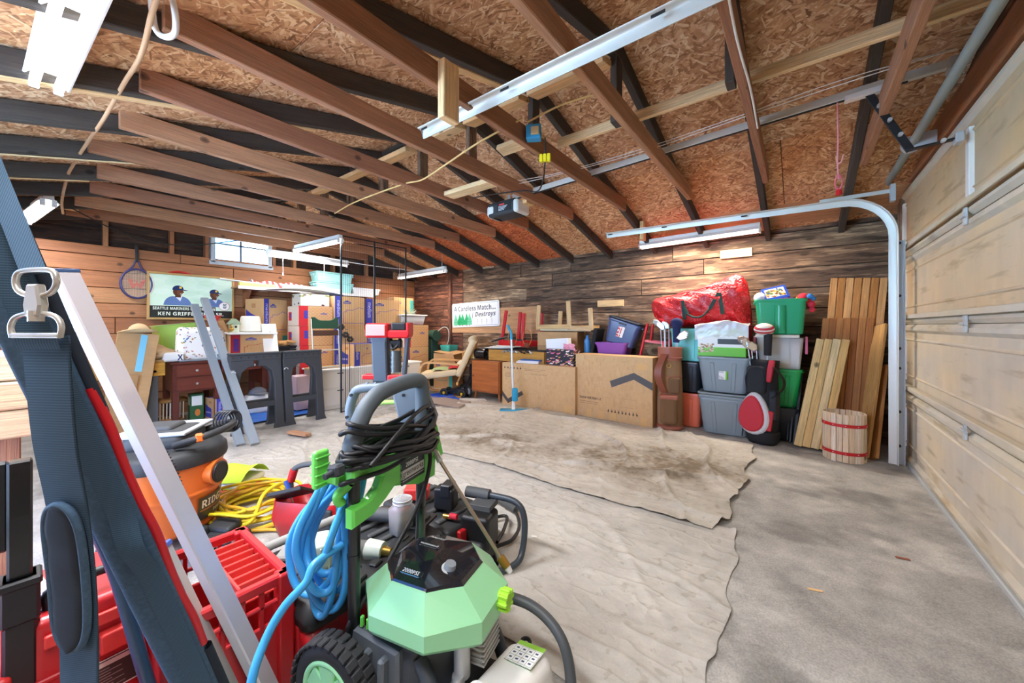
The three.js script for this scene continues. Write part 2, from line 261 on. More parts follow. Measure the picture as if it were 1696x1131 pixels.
// ---------------------------------------------------------------- roof: sheets, rafters, ties, posts, blocks
const FR = []; for (let k = 0; k < 12; k++) FR.push(0.36 - 0.574 * k);
{
  const o = struct('ceiling', 'open rafter roof under flake board'); const ang = Math.atan(SLOPE), c = Math.cos(ang);
  for (const s of [-1, 1]) {                                  // s=-1 slope down to the board wall
    const len = 2.86 / c; let x = XL - 0.15, i = 0;
    for (const [u0, u1] of [[0, 1.3], [1.3, len]]) { x = XL - 0.15 - (u0 ? 1.2 : 0); while (x < XR + 0.15) { const L = 2.43, x0 = Math.max(x, XL - 0.15), x1 = Math.min(x + L, XR + 0.2); if (x1 - x0 > 0.05) {
      let m = pick(M.osb); if (s < 0 && u0 && x1 < -1.0 && x1 > -4.2) m = M.osbRedBounce;
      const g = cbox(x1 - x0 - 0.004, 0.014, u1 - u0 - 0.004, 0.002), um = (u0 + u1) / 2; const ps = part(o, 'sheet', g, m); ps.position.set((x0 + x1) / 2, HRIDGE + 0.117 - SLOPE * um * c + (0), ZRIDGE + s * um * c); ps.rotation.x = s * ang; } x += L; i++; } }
    part(o, 'eave_sheet', cbox(1.9, 0.006, 0.42), M.ply, 'pale streaked plywood strip').applyMatrix4(mtx(-0.25, 2.088 + 0.052, ZRIDGE + s * 2.38, s * ang, 0, 0));
  }
  part(o, 'ridge_board', cbox(XR - XL + 0.2, 0.03, 0.03), M.rafter[0]).position.set((XL + XR) / 2, HRIDGE + 0.085, ZRIDGE);
  for (const s of [-1, 1]) { const r = part(o, 'roofing', cbox(XR - XL + 0.9, 0.02, 3.1), M.blackMatte); r.position.set((XL + XR) / 2, HRIDGE + 0.15 - SLOPE * 1.5, ZRIDGE + s * 1.5); r.rotation.x = s * ang; }
  FR.forEach((x, k) => {
    for (const s of [-1, 1]) { const z1 = ZRIDGE + s * 2.78, hm = 0.1; const sag = rr(-0.004, 0.004);
      part(o, 'rafter', bar([x - 0.045, HRIDGE + hm / 2, ZRIDGE + s * 0.0], [x - 0.045 + sag, rafterUnder(z1) + hm / 2, z1], 0.045, hm, 0.004), pick(M.rafter)); }
    const z0 = -0.3 + rr(-0.06, 0.06), z1 = -3.6 + rr(-0.06, 0.06);
    part(o, 'collar_tie', cbox(0.04, 0.115, z0 - z1, 0.004), M.tie[k % 4]).position.set(x, 2.258 + rr(-0.008, 0.008), (z0 + z1) / 2);
    if (k > 0) part(o, 'king_post', cbox(0.04, 0.4, 0.085, 0.003), k > 3 ? M.board[0] : M.rafter[2]).position.set(x - 0.05, 2.43, ZRIDGE - 0.02);
  });
  // pale blocks and strips added later
  const blk = (x0, x1, y, z, rot, m = 0, w = 0.13) => part(o, 'block', cbox(x1 - x0, 0.038, w, 0.003), M.fresh[m]).applyMatrix4(mtx((x0 + x1) / 2, y, z, rot, 0, 0));
  blk(-1.36, -0.85, 2.55, -1.98, 0.24); blk(-1.92, -1.42, 2.55, -1.98, 0.24, 1); blk(-2.5, -2.0, 2.56, -1.98, 0.24, 2); blk(-3.08, -2.58, 2.55, -1.98, 0.24); blk(-3.66, -3.15, 2.55, -1.98, 0.24, 1); blk(-4.24, -3.75, 2.55, -1.98, 0.24); 
  blk(-2.5, -1.94, 2.24, -2.32, 0.0, 2, 0.12); blk(-2.46, -1.98, 2.22, -2.86, 0.0, 1, 0.12); blk(-1.9, -1.5, 2.47, -2.32, -0.24, 2, 0.1);
  part(o, 'furring_strip', cbox(1.95, 0.06, 0.03, 0.003), M.fresh[2]).position.set(-0.36, 2.343, -2.27);
  for (const [k, z1, w, m] of [[3, -1.95, 0.05, 1], [5, -1.2, 0.045, 0], [7, -0.5, 0.02, 2], [8, -0.3, 0.016, 1]]) part(o, 'sister_strip', bar([FR[k] - 0.045 - 0.023 - w / 2, rafterUnder(0.6) + 0.03, 0.6], [FR[k] - 0.045 - 0.023 - w / 2, rafterUnder(z1) + 0.03, z1], w, 0.07, 0.003), M.fresh[m], 'pale strip nailed along a rafter');
  part(o, 'hanger_block', cbox(0.045, 0.27, 0.1, 0.004), M.fresh[0], 'pale upright block').position.set(-1.318, 2.175, -1.225);
  part(o, 'hanger_block', cbox(0.04, 0.2, 0.09, 0.004), M.fresh[1]).position.set(-1.35, 2.1, -4.09);
}
// ---------------------------------------------------------------- wall with the big sectional door
{
  const o = struct('wall_right', 'wall around the sectional garage door');
  part(o, 'header', cbox(0.1, 0.87, ZF - ZB + 0.2), M.board[3]).position.set(XR + 0.075, 2.52, (ZF + ZB) / 2);
  part(o, 'jamb', cbox(0.1, 2.3, 0.46), M.board[4]).position.set(XR + 0.075, 1.1, ZB + 0.2);
  part(o, 'sheathing', cbox(0.03, 2.3, ZF + 1.42), M.endDark[1]).position.set(XR + 0.09, 1.1, (ZF - 1.42) / 2);
  let y = -0.03; while (y < 2.2) { part(o, 'board', cbox(0.05, 0.188, ZF + 1.42), pick(M.board)).position.set(XR + 0.048, y + 0.095, (ZF - 1.42) / 2); y += 0.19; }
  part(o, 'jamb_board', cbox(0.03, 2.15, 0.12), M.board[2]).position.set(XR - 0.02, 1.08, -4.5);
  part(o, 'gable_board', cbox(0.03, 0.16, 3.4), M.endwall[3]).position.set(XR - 0.01, 2.27, -2.85);
  const d = struct('door_1', 'cream sectional garage door, inner side');
  const panelT = dataTex(1024, 512, (u, v) => { const a = fbm(u * 5, v * 5, 5, 5, 5, 3), b = fbm(u * 40, v * 6, 3, 40, 6, 8), s = fbm(u * 9, v * 26, 4, 9, 26, 18); let k = 0.86 + 0.2 * (a - 0.5) + 0.06 * (b - 0.5); const st = Math.max(0, Math.min(1, (a - 0.4) * 2.2)); const dk = Math.max(0, Math.min(1, (s - 0.62) * 5)); return [k * (1 - 0.03 * st) * (1 - 0.14 * dk), k * (0.98 - 0.07 * st) * (1 - 0.16 * dk), k * (0.94 - 0.15 * st) * (1 - 0.2 * dk)]; }, [2.7, 1.1]);
  const pm = [0xf0dab8, 0xf2e0c4, 0xf4ecdc, 0xf3f0e8].map((c) => std(c, { map: panelT, roughness: 0.55 })), rm = std(0xeeece4, { map: panelT, roughness: 0.5 });
  const Z0 = -4.36, Z1 = -1.36, W = Z1 - Z0, zc = (Z0 + Z1) / 2, SH = 0.535;
  for (let i = 0; i < 4; i++) {                               // i = 0 bottom
    const s = part(d, 'section', [cbox(0.02, SH - 0.006, W, 0.002).translate(0.03, 0, 0)], pm[3 - i]); s.position.set(0.66, 0.012 + SH * (i + 0.5), zc);
    // pressed profile: raised bands with sloping sides
    const band = (y, h, t) => { const g = extr([[0, -h / 2], [t, -h / 2 + t], [t, h / 2 - t], [0, h / 2]], W, 0); return g.applyMatrix4(new THREE.Matrix4().makeBasis(V(-1, 0, 0), V(0, 1, 0), V(0, 0, -1))).translate(0.021, y, 0); };
    part(s, 'pressed_band', [band(0.235, 0.062, 0.02), band(-0.238, 0.055, 0.02)], rm);
    part(s, 'pressed_rib', [band(0.15, 0.022, 0.008), band(-0.13, 0.02, 0.008)], pm[3 - i]);
    for (const z of i === 3 ? [-W / 2 + 0.03, 0.0, W / 2 - 0.03] : [-W / 2 + 0.03, W / 2 - 0.03]) part(s, 'end_stile', cbox(0.022, 0.34, 0.05, 0.003).translate(0.012, 0, z), M.white);
    if (i) { for (const z of [-W / 2 + 0.05, 0, W / 2 - 0.05]) { const h = part(s, 'hinge', [cbox(0.006, 0.085, 0.05).translate(-0.004, -SH / 2, z), rod([-0.012, -SH / 2, z - 0.035], [-0.012, -SH / 2, z + 0.035], 0.008), cbox(0.01, 0.03, 0.03).translate(-0.006, -SH / 2 + 0.03, z), cbox(0.01, 0.03, 0.03).translate(-0.006, -SH / 2 - 0.03, z)], M.galv); } }
    if (i === 2 || i === 3 || i === 1) part(s, 'strut', [cbox(0.035, 0.008, W).translate(-0.005, -SH / 2 + 0.07, 0), cbox(0.008, 0.03, W).translate(-0.02, -SH / 2 + 0.058, 0)], rm);
  }
  part(d, 'outer_skin', cbox(0.01, 2.16, W + 0.04), pm[3]).position.set(0.712, 1.08, zc);
  part(d, 'bottom_seal', cbox(0.05, 0.03, W, 0.005), M.galv).position.set(0.675, 0.012, zc);
  // lift gear
  const gear = thing('torsion_shaft', 'thick grey torsion tube running above the garage door', 'shaft', [0.56, 2.215, zc]);
  part(gear, 'tube', rod([0, 0, -W / 2 - 0.02], [0, 0, W / 2], 0.023), std(0x8d9690, { roughness: 0.55 }));
  part(gear, 'spring_collar', put(cyl(0.05, 0.05, 0.03, 20), 0, 0, -0.55, PI / 2), M.galv); part(gear, 'spring_collar', put(cyl(0.045, 0.045, 0.05, 20), 0, 0, -W / 2 + 0.05, PI / 2), M.black);
  part(gear, 'bearing_plate', cbox(0.14, 0.1, 0.008).translate(0.04, 0, -W / 2 + 0.0), M.galv); part(gear, 'centre_bracket', cbox(0.1, 0.09, 0.01).translate(0.05, 0, -0.5), M.galv);
  const railM = M.track;
  function track(z, label, xv, y0, y1, sgn = 1) {
    const t = thing('door_track', label, 'track', [0, 0, z]); const pts = [[xv, 0.02], [xv, 1.1], [xv, y0 - 0.3]]; for (let i = 1; i <= 8; i++) { const a = i / 8 * PI / 2; pts.push([xv - 0.3 * (1 - Math.cos(a)), y0 - 0.3 + 0.3 * Math.sin(a)]); } pts.push([-0.7, (y0 + y1) / 2], [-1.74, y1]);
    const prof = [[-0.028, -0.03], [-0.02, -0.03], [-0.02, 0.022], [0.0, 0.03], [0.02, 0.022], [0.028, 0.03], [0.024, 0.034], [0, 0.036], [-0.028, 0.028]];
    const rings = pts.map((p, i) => { const a = pts[Math.max(0, i - 1)], b = pts[Math.min(pts.length - 1, i + 1)], tx = b[0] - a[0], ty = b[1] - a[1], L = Math.hypot(tx, ty), nx = -ty / L, ny = tx / L; return prof.map(([q, r]) => V(p[0] - nx * r * 0.8, p[1] - ny * r * 0.8, q * sgn * 0.85)); });
    part(t, 'channel', uvm(loft(rings)), railM); for (const x of [-1.68, -1.1, -0.4]) part(t, 'slot', cbox(0.05, 0.012, 0.004).translate(x, y1 + (y0 - y1) * (x + 1.74) / 2, 0.025), M.blackMatte);
    part(t, 'angle_bracket', [cbox(0.05, 1.7, 0.004).translate(xv + 0.035, 0.87, -0.035), cbox(0.004, 1.7, 0.05).translate(xv + 0.06, 0.87, -0.012)], M.galv);
    for (const y of [0.16, 0.42, 0.75, 0.9, 1.3, 1.7]) part(t, 'bolt', put(cyl(0.012, 0.012, 0.01, 8), xv + 0.035, y, -0.03, PI / 2), M.black);
    return t;
  }
  track(-4.02, 'white curved door track rising beside the leaning boards', 0.565, 2.06, 2.095);
  track(-1.4, 'white straight door track hung from the pale upright block', 0.6, 2.18, 2.185);
  const h = thing('track_hanger', 'short perforated bracket holding the far door track to the shaft', 'bracket', [0.36, 2.1, -4.02]); part(h, 'strap', cbox(0.42, 0.03, 0.006).translate(-0.02, 0, 0), M.track); part(h, 'plate', cbox(0.03, 0.13, 0.06).translate(0.2, -0.02, 0), M.galv);
}
// ================================================================ LAMPS
const glow = std(0xffffff, { emissive: 0xf4f8ff, emissiveIntensity: 3.2, roughness: 0.4 }), glowDim = std(0xffffff, { emissive: 0xfff6ea, emissiveIntensity: 1.1, roughness: 0.4 });
function fluoro(label, a, b, tubes, w, power, dim = false, tilt = 0) {        // strip fitting from a to b, tubes below
  const A = V(...a), B = V(...b), L = A.distanceTo(B), t = thing('fluorescent_light', label, 'lamp', [(a[0] + b[0]) / 2, (a[1] + b[1]) / 2, (a[2] + b[2]) / 2]);
  const dir = B.clone().sub(A).normalize(); t.quaternion.setFromUnitVectors(V(1, 0, 0), dir); if (tilt) t.rotateX(tilt);
  part(t, 'housing', [cbox(L, 0.045, w * 0.5).translate(0, 0.035, 0), extr([[-w / 2, -0.012], [-w / 2 + 0.006, -0.014], [-w * 0.25, 0.016], [w * 0.25, 0.016], [w / 2 - 0.006, -0.014], [w / 2, -0.012], [w * 0.25, 0.022], [-w * 0.25, 0.022]], L, 0).rotateY(PI / 2)], M.white);
  for (let i = 0; i < tubes; i++) { const z = tubes === 1 ? 0 : (i - (tubes - 1) / 2) * w * 0.5; part(t, 'lamp_tube', rod([-L / 2 + 0.02, -0.02, z], [L / 2 - 0.02, -0.02, z], 0.016), dim ? glowDim : glow); for (const s of [-1, 1]) part(t, 'lamp_holder', cbox(0.016, 0.06, 0.03).translate(s * (L / 2 - 0.01), -0.012, z), M.white); }
  const l = new THREE.RectAreaLight(dim ? 0xfff2e4 : 0xfbfbff, power * 5, L * 0.95, w); l.name = 'tube_light'; l.position.set(0, -0.045, 0); l.rotation.x = -PI / 2; t.add(l); return t;
}
fluoro('large twin-tube fluorescent light overhead nearest the viewer', [-2.6, 2.13, -0.06], [-1.35, 2.13, -0.13], 2, 0.135, 30);
fluoro('small lit twin-tube light by the corner above the racket', [-5.8, 2.07, -0.0], [-5.05, 2.13, -0.13], 2, 0.13, 14);
fluoro('lit fluorescent light hung crosswise in front of the small window', [-5.55, 2.13, -2.3], [-4.45, 2.13, -2.36], 2, 0.1, 15);
fluoro('white strip light below the crosswise lit light beside the window', [-5.42, 2.0, -1.9], [-5.42, 2.0, -2.98], 1, 0.1, 5, true);
fluoro('short dim strip light in the far corner over the boxes', [-5.72, 1.95, -4.12], [-4.4, 1.95, -4.02], 2, 0.1, 10, true);
fluoro('long white strip light above the big red bag', [-1.5, 2.02, -4.45], [-0.3, 2.02, -4.36], 2, 0.12, 16, true);
fluoro('added unseen twin-tube fill light above and behind the viewer', [-1.0, 2.13, 0.2], [0.25, 2.13, 0.2], 2, 0.135, 14);  // added lamp out of view, put in to brighten the foreground
// ================================================================ ALONG THE BOARD WALL
const kraftT = dataTex(256, 256, (u, v) => { const k = 0.93 + 0.1 * (fbm(u * 6, v * 6, 4, 6, 6, 7) - 0.5) + 0.05 * (fbm(u * 128, v * 10, 2, 128, 10, 17) - 0.5); return [k, k * 0.99, k * 0.97]; }, [0.5, 0.5]);
const kraft = std(0xc99f6e, { map: kraftT, roughness: 0.85 }), kraftDark = std(0xb58a5c, { map: kraftT, roughness: 0.85 }), tapeM = std(0xcda160, { roughness: 0.3 });
function cartonGeo(w, h, d) {                                 // front and back use the left half of the print sheet, sides the right half, top the plain corner
  const g = new THREE.BoxGeometry(w, h, d), uv = g.attributes.uv;
  for (let f = 0; f < 6; f++) for (let k = 0; k < 4; k++) { const i = f * 4 + k, u = uv.getX(i), v = uv.getY(i); if (f >= 4) uv.setXY(i, u * 0.5, v); else if (f < 2) uv.setXY(i, 0.5 + u * 0.5, v); else uv.setXY(i, 0.02 + u * 0.02, 0.02 + v * 0.02); }
  return flat(g);
}
function logo(g, x, y, s, t = true) { g.fillStyle = '#3a4390'; g.beginPath(); g.moveTo(x - s, y + s * 0.4); g.lineTo(x - s, y - s * 0.12); g.lineTo(x - s * 0.55, y - s * 0.2); g.lineTo(x - s * 0.25, y - s * 0.45); g.lineTo(x + s * 0.25, y - s * 0.45); g.lineTo(x + s * 0.55, y - s * 0.2); g.lineTo(x + s, y - s * 0.12); g.lineTo(x + s, y + s * 0.4); g.fill(); if (t) { g.fillStyle = '#cfa878'; g.font = 'bold ' + (s * 0.48) + 'px sans-serif'; g.textAlign = 'center'; g.fillText("LOWE'S", x, y + s * 0.26); } }
const roof = (g, x, y, w, h, col) => { g.strokeStyle = col; g.lineWidth = 4; g.beginPath(); g.moveTo(x, y + h); g.lineTo(x, y + h * 0.3); g.lineTo(x + w * 0.12, y + h * 0.3); g.lineTo(x + w * 0.12, y + h * 0.18); g.lineTo(x + w * 0.45, y + h * 0.18); g.lineTo(x + w * 0.78, y); g.lineTo(x + w, y + h * 0.08); g.moveTo(x, y + h * 0.98); g.lineTo(x + w, y + h * 0.98); g.stroke(); };
function printCarton(kind) { return canvasTex(640, 300, (g, w, h) => {
  g.fillStyle = '#cb9f6c'; g.fillRect(0, 0, w, h); for (let i = 0; i < 500; i++) { g.fillStyle = i % 2 ? 'rgba(255,230,190,0.05)' : 'rgba(90,50,20,0.05)'; g.fillRect(hash2(i, 1, 2) * w, hash2(i, 2, 2) * h, 3, 40); }
  const col = { medium: '#3c3f9c', small: '#c8242a', large: '#2f9c94', vertical: '#3c3f9c' }[kind]; g.fillStyle = col;
  if (kind === 'medium' || kind === 'vertical') { g.fillRect(4, 0, 66, h); g.save(); g.translate(26, 40); g.rotate(PI / 2); g.fillStyle = '#d9d3e6'; g.font = '46px sans-serif'; g.textAlign = 'left'; g.fillText('medium', 0, 0); g.restore(); logo(g, 130, 60, 40); roof(g, 96, 110, 215, 170, col);
    g.fillStyle = col; g.beginPath(); g.moveTo(330, 90); g.lineTo(420, 130); g.lineTo(500, 150); g.lineTo(500, 280); g.lineTo(330, 280); g.fill(); g.fillStyle = '#d9d3e6'; g.font = 'bold 34px sans-serif'; g.textAlign = 'left'; g.fillText('medium', 345, 220); g.fillStyle = '#b5824e'; g.fillRect(430, 40, 70, 40); }
  if (kind === 'small') { g.fillRect(0, 0, 84, h); g.fillStyle = '#4a3a94'; g.fillRect(46, 70, 38, 120); g.strokeStyle = '#b9562f'; g.lineWidth = 2.5; for (let y = 20; y < h; y += 24) { for (let x = 90 + (y / 24 % 2 | 0) * 20; x < 320; x += 40) { g.beginPath(); g.arc(x + 20, y, 20, 0.15, PI - 0.15); g.stroke(); } } logo(g, 235, 110, 32); g.fillStyle = '#dfd0b8'; g.fillRect(330, 0, 310, h); g.fillStyle = col; g.fillRect(350, 90, 90, 130); g.fillStyle = '#4a3a94'; g.fillRect(395, 110, 40, 70); }
  if (kind === 'large') { logo(g, 80, 90, 36); roof(g, 60, 120, 180, 110, col); g.fillStyle = col; g.fillRect(266, 40, 54, 260); logo(g, 420, 80, 36); roof(g, 360, 110, 240, 130, col); }
  if (kind === 'redline') { g.fillStyle = '#a8202a'; g.fillRect(0, 0, 70, h); g.fillStyle = '#54307e'; g.fillRect(20, 60, 40, 150); logo(g, 150, 66, 40); roof(g, 100, 110, 205, 160, '#b5301f'); g.fillStyle = '#a8202a'; g.fillRect(330, 80, 60, 180); logo(g, 480, 80, 40); }
}); }
const cartonM = {}; for (const k of ['medium', 'small', 'large', 'redline']) cartonM[k] = std(0xffffff, { map: printCarton(k), roughness: 0.85 });
function carton(kind, label, w, h, d, p, turn, group, seam = true) {
  const t = thing('moving_box', label, 'box', p, turn, group); part(t, 'carton', cartonGeo(w, h, d).translate(0, h / 2, 0), cartonM[kind]);
  if (seam) part(t, 'tape', cbox(w * 1.004, 0.0025, 0.05, 0.0005).translate(0, h + 0.0012, 0), tapeM); return t;
}
// plastic totes -----------------------------------------------------------
function rring(w, d, r, y, n = 6) { const out = [], c = [[w / 2 - r, d / 2 - r, 0], [-w / 2 + r, d / 2 - r, 1], [-w / 2 + r, -d / 2 + r, 2], [w / 2 - r, -d / 2 + r, 3]]; for (const [x, z, q] of c) for (let i = 0; i <= n; i++) { const a = q * PI / 2 + i / n * PI / 2; out.push(V(x + r * Math.cos(a), y, z + r * Math.sin(a))); } return out.reverse(); }
function tote(label, w, h, d, p, turn, mat, o = {}) {
  const { lid = null, taper = 0.82, ribs = 2, r = 0.045, group = null, name = 'storage_tote', rim = true } = o; const t = thing(name, label, 'tote', p, turn, group), k = taper, T = 0.004;
  const R = [rring(w * k * 0.94, d * k * 0.94, r, 0), rring(w * k, d * k, r, 0.012), rring(w * 0.97, d * 0.97, r, h * 0.86), rring(w * 0.975, d * 0.975, r, h * 0.87), rring(w * 0.985, d * 0.985, r, h - 0.002)];
  if (!lid) R.push(rring(w * 0.985 - 2 * T, d * 0.985 - 2 * T, r - T, h - 0.002), rring(w * k - 2 * T, d * k - 2 * T, r - T, 0.02));
  part(t, 'tub', uvm(loft(R)), mat);
  if (rim) { const O = rring(w * 1.02, d * 1.02, r, 0), I = rring(w * 0.955, d * 0.955, r * 0.9, 0), mk = (y, a) => a.map((v) => V(v.x, y, v.z)); part(t, 'rim', uvm(loft([mk(h - 0.028, I), mk(h - 0.028, O), mk(h, O), mk(h, I)], true, false)), mat); }
  for (const s of [-1, 1]) for (let i = 0; i < ribs; i++) { const x = (i - (ribs - 1) / 2) * w * 0.42; part(t, 'rib', bar([x * k, 0.02, s * d * k * 0.493], [x, h * 0.84, s * d * 0.482], 0.035, 0.012, 0.004), mat); }
  for (const s of [-1, 1]) part(t, 'handle', cbox(0.02, 0.022, d * 0.36, 0.006).translate(s * w * 0.515, h - 0.03, 0), mat);
  if (lid) { const l = part(t, 'lid', uvm(loft([rring(w * 1.03, d * 1.03, r, h), rring(w * 1.04, d * 1.04, r, h + 0.02), rring(w * 1.02, d * 1.02, r, h + 0.026), rring(w * 0.94, d * 0.94, r, h + 0.026), rring(w * 0.9, d * 0.9, r, h + 0.016)])), lid); }
  return t;
}
const plast = (c, o = {}) => phys(c, { roughness: 0.38, clearcoat: 0.15, ...o });
const greyT = plast(0x8a979a), greenT = plast(0x0f9a5a), coralT = plast(0xf27a58), tealT = plast(0x6fd0cf), navyT = plast(0x3c4a74), purpleT = plast(0x8a4a9e), blackT = plast(0x23282f);
tote('lower grey tote standing on the floor beside the red golf bag', 0.46, 0.385, 0.42, [-0.59, 0, -4.36], 0.02, greyT, { lid: greyT });
const gt2 = tote('upper grey tote with a green and white sticker', 0.46, 0.355, 0.42, [-0.59, 0.412, -4.36], -0.02, greyT, { lid: null });
part(gt2, 'sticker', cbox(0.075, 0.11, 0.002), std(0xffffff, { map: canvasTex(64, 96, (g) => { g.fillStyle = '#f2f2ee'; g.fillRect(0, 0, 64, 96); g.fillStyle = '#7dcc2a'; g.fillRect(0, 0, 64, 34); g.fillStyle = '#888'; for (let i = 0; i < 5; i++) g.fillRect(8, 48 + i * 8, 30 + i * 3 % 14, 3); }, [0.075, 0.11]) })).applyMatrix4(mtx(0.0, 0.19, 0.197, -0.13, 0, 0));
tote('coral orange tote at the bottom of the narrow stack', 0.34, 0.36, 0.34, [-0.98, 0, -4.45], 0, coralT, { taper: 0.86 });
tote('black tote between the coral and the turquoise tote', 0.32, 0.33, 0.34, [-0.98, 0.362, -4.47], 0, blackT, { taper: 0.86 });
tote('turquoise tote topping the narrow stack behind the golf clubs', 0.33, 0.35, 0.33, [-0.965, 0.694, -4.47], 0.02, tealT, { taper: 0.88 });
tote('green tote standing low behind the red golf bag', 0.36, 0.36, 0.36, [-0.16, 0.31, -4.48], 0, plast(0x12a050), { taper: 0.78 });
single('black_bin', 'squat black bin under the lower green tote', 'bin', [uvm(loft([rring(0.3, 0.34, 0.05, 0), rring(0.34, 0.38, 0.05, 0.3), rring(0.36, 0.4, 0.05, 0.31)]))], blackT, null, [-0.16, 0, -4.48]);
// clear latch bin
{
  const t = thing('clear_bin', 'clear bin with pink side latches full of papers', 'bin', [-0.15, 0.672, -4.46], 0);
  part(t, 'tub', uvm(loft([rring(0.31, 0.3, 0.03, 0), rring(0.36, 0.34, 0.03, 0.28), rring(0.37, 0.35, 0.03, 0.29)], true, true)), phys(0xf2f2ee, { roughness: 0.15, transmission: 0.55, thickness: 0 }));
  for (const s of [-1, 1]) part(t, 'latch', rbox(0.02, 0.16, 0.1, 0.006).translate(s * 0.2, 0.22, 0.06), std(0xd86a8c, { roughness: 0.4 }));
  for (let i = 0; i < 4; i++) part(t, 'paper_bundle', rbox(0.07, 0.23, 0.24, 0.008).translate(-0.115 + i * 0.077, 0.125, 0), pick([M.white, M.cream]));
  part(t, 'lid', rbox(0.34, 0.03, 0.33, 0.008).translate(-0.02, 0.303, 0), M.cream);
}
const gtop = tote('bright green tote on top of the clear bin, filled with toys', 0.4, 0.33, 0.38, [-0.15, 0.992, -4.46], 0.03, plast(0x16a06a), { taper: 0.86, ribs: 0 });
part(gtop, 'grip_bulge', put(cyl(0.05, 0.045, 0.26, 16), 0.0, 0.14, 0.165), plast(0x16a06a));
const cov = canvasTex(128, 96, (g) => { g.fillStyle = '#2a52b8'; g.fillRect(0, 0, 128, 96); g.fillStyle = '#e9e2c8'; g.fillRect(12, 12, 104, 66); for (let i = 0; i < 60; i++) { g.fillStyle = pick(['#c8502a', '#6a8a3a', '#e0b040', '#8a5a34', '#3a6a9a']); g.beginPath(); g.arc(16 + rnd() * 96, 16 + rnd() * 58, 3 + rnd() * 5, 0, 7); g.fill(); } }, null);
{ const g = new THREE.BoxGeometry(0.2, 0.14, 0.045); single('blue_picture_box', 'blue box with a colourful picture leaning out of the top green tote', 'box', flat(g), std(0xffffff, { map: cov, roughness: 0.35 }), null, [-0.19, 1.38, -4.44], 0.15).rotation.set(-0.5, 0.15, 0.25); }
single('white_ball', 'white ball in the corner of the top green tote', 'ball', sph(0.055), M.white, null, [-0.31, 1.345, -4.42]);
{ const g = surf(24, 24, (u, v) => { const x = (u - 0.5) * 0.36, z = (v - 0.5) * 0.32; return V(x, 0.035 * Math.cos(x * 8) * Math.cos(z * 9) + 0.05 * fbm(u * 6, v * 6, 3), z); }); single('purple_cloth', 'dark purple cloth heaped in the top green tote', 'cloth', [uvm(g)], std(0x4a2466, { side: 2, roughness: 0.9 }), null, [-0.14, 1.28, -4.46]); }
{ const t = thing('plush_toy', 'red and blue plush toy hanging over the edge of the top green tote', 'toy', [0.03, 1.32, -4.38]); part(t, 'body', [put(sph(0.055), 0, 0, 0, 0, 0, 0), sph(0.035).translate(0.05, -0.05, 0.0), sph(0.025).translate(0.06, -0.1, 0.01)], std(0xd03040, { roughness: 0.95 })); part(t, 'wing', [sph(0.025).translate(0.045, 0.02, 0.04), sph(0.018).translate(0.07, 0.0, 0.03)], std(0x3a86c8, { roughness: 0.95 })); part(t, 'beak', put(new THREE.ConeGeometry(0.015, 0.04, 8), -0.05, 0.01, 0.03), std(0xe8c030)); }
// green carton with a plastic bag on it
{
  const tx = canvasTex(512, 256, (g, w, h) => { g.fillStyle = '#86d832'; g.fillRect(0, 0, w, h); g.fillStyle = '#f2f4ec'; g.fillRect(0, 60, w, 110); g.fillStyle = '#6fc81e'; g.fillRect(0, 176, w, 80); g.fillStyle = '#30332e'; g.fillRect(110, 90, 150, 50); for (let i = 0; i < 70; i++) { g.fillStyle = pick(['#d8c49a', '#b89058', '#f0e6c8', '#8c6a3a']); g.beginPath(); g.arc(45 + rr(-40, 40), 180 + rr(-38, 38), rr(4, 9), 0, 7); g.fill(); } });
  const b = thing('green_carton', 'lime green and white carton on the upper grey tote', 'box', [-0.62, 0.768, -4.36], 0); part(b, 'carton', cartonGeo(0.42, 0.27, 0.28).translate(0, 0.135, 0), std(0xffffff, { map: tx, roughness: 0.45 }));
  const g = surf(40, 30, (u, v) => { const a = (u - 0.5) * 2, b2 = v; const x = a * 0.235, z = b2 < 0.5 ? -0.14 + b2 * 2 * 0.29 : 0.15, top = 0.285 + 0.05 * fbm(u * 5, v * 4, 3, 1e6, 1e6, 9) + 0.035 * (1 - a * a), y = b2 < 0.5 ? top : top - (b2 - 0.5) * 2 * (0.13 + 0.06 * fbm(u * 4, 3, 2)); return V(x, y, z + 0.012 * fbm(u * 9, v * 9, 3) + (b2 >= 0.5 ? 0.004 : 0)); });
  single('plastic_bag', 'crumpled translucent plastic bag over the lime green carton', 'bag', [uvm(g)], phys(0xf4f6f6, { transmission: 0.35, roughness: 0.25, thickness: 0, side: 2 }), null, [-0.62, 0.77, -4.36]);
}
const crinkleT = dataTex(256, 256, (u, v) => { const a = fbm(u * 8, v * 8, 3, 8, 8, 44), b = fbm(u * 15 + a, v * 15, 2, 15, 15, 47), k = 0.7 * Math.pow(1 - Math.abs(2 * a - 1), 3) + 0.4 * Math.pow(1 - Math.abs(2 * b - 1), 3); return [k, k, k]; }, [0.3, 0.3], false);
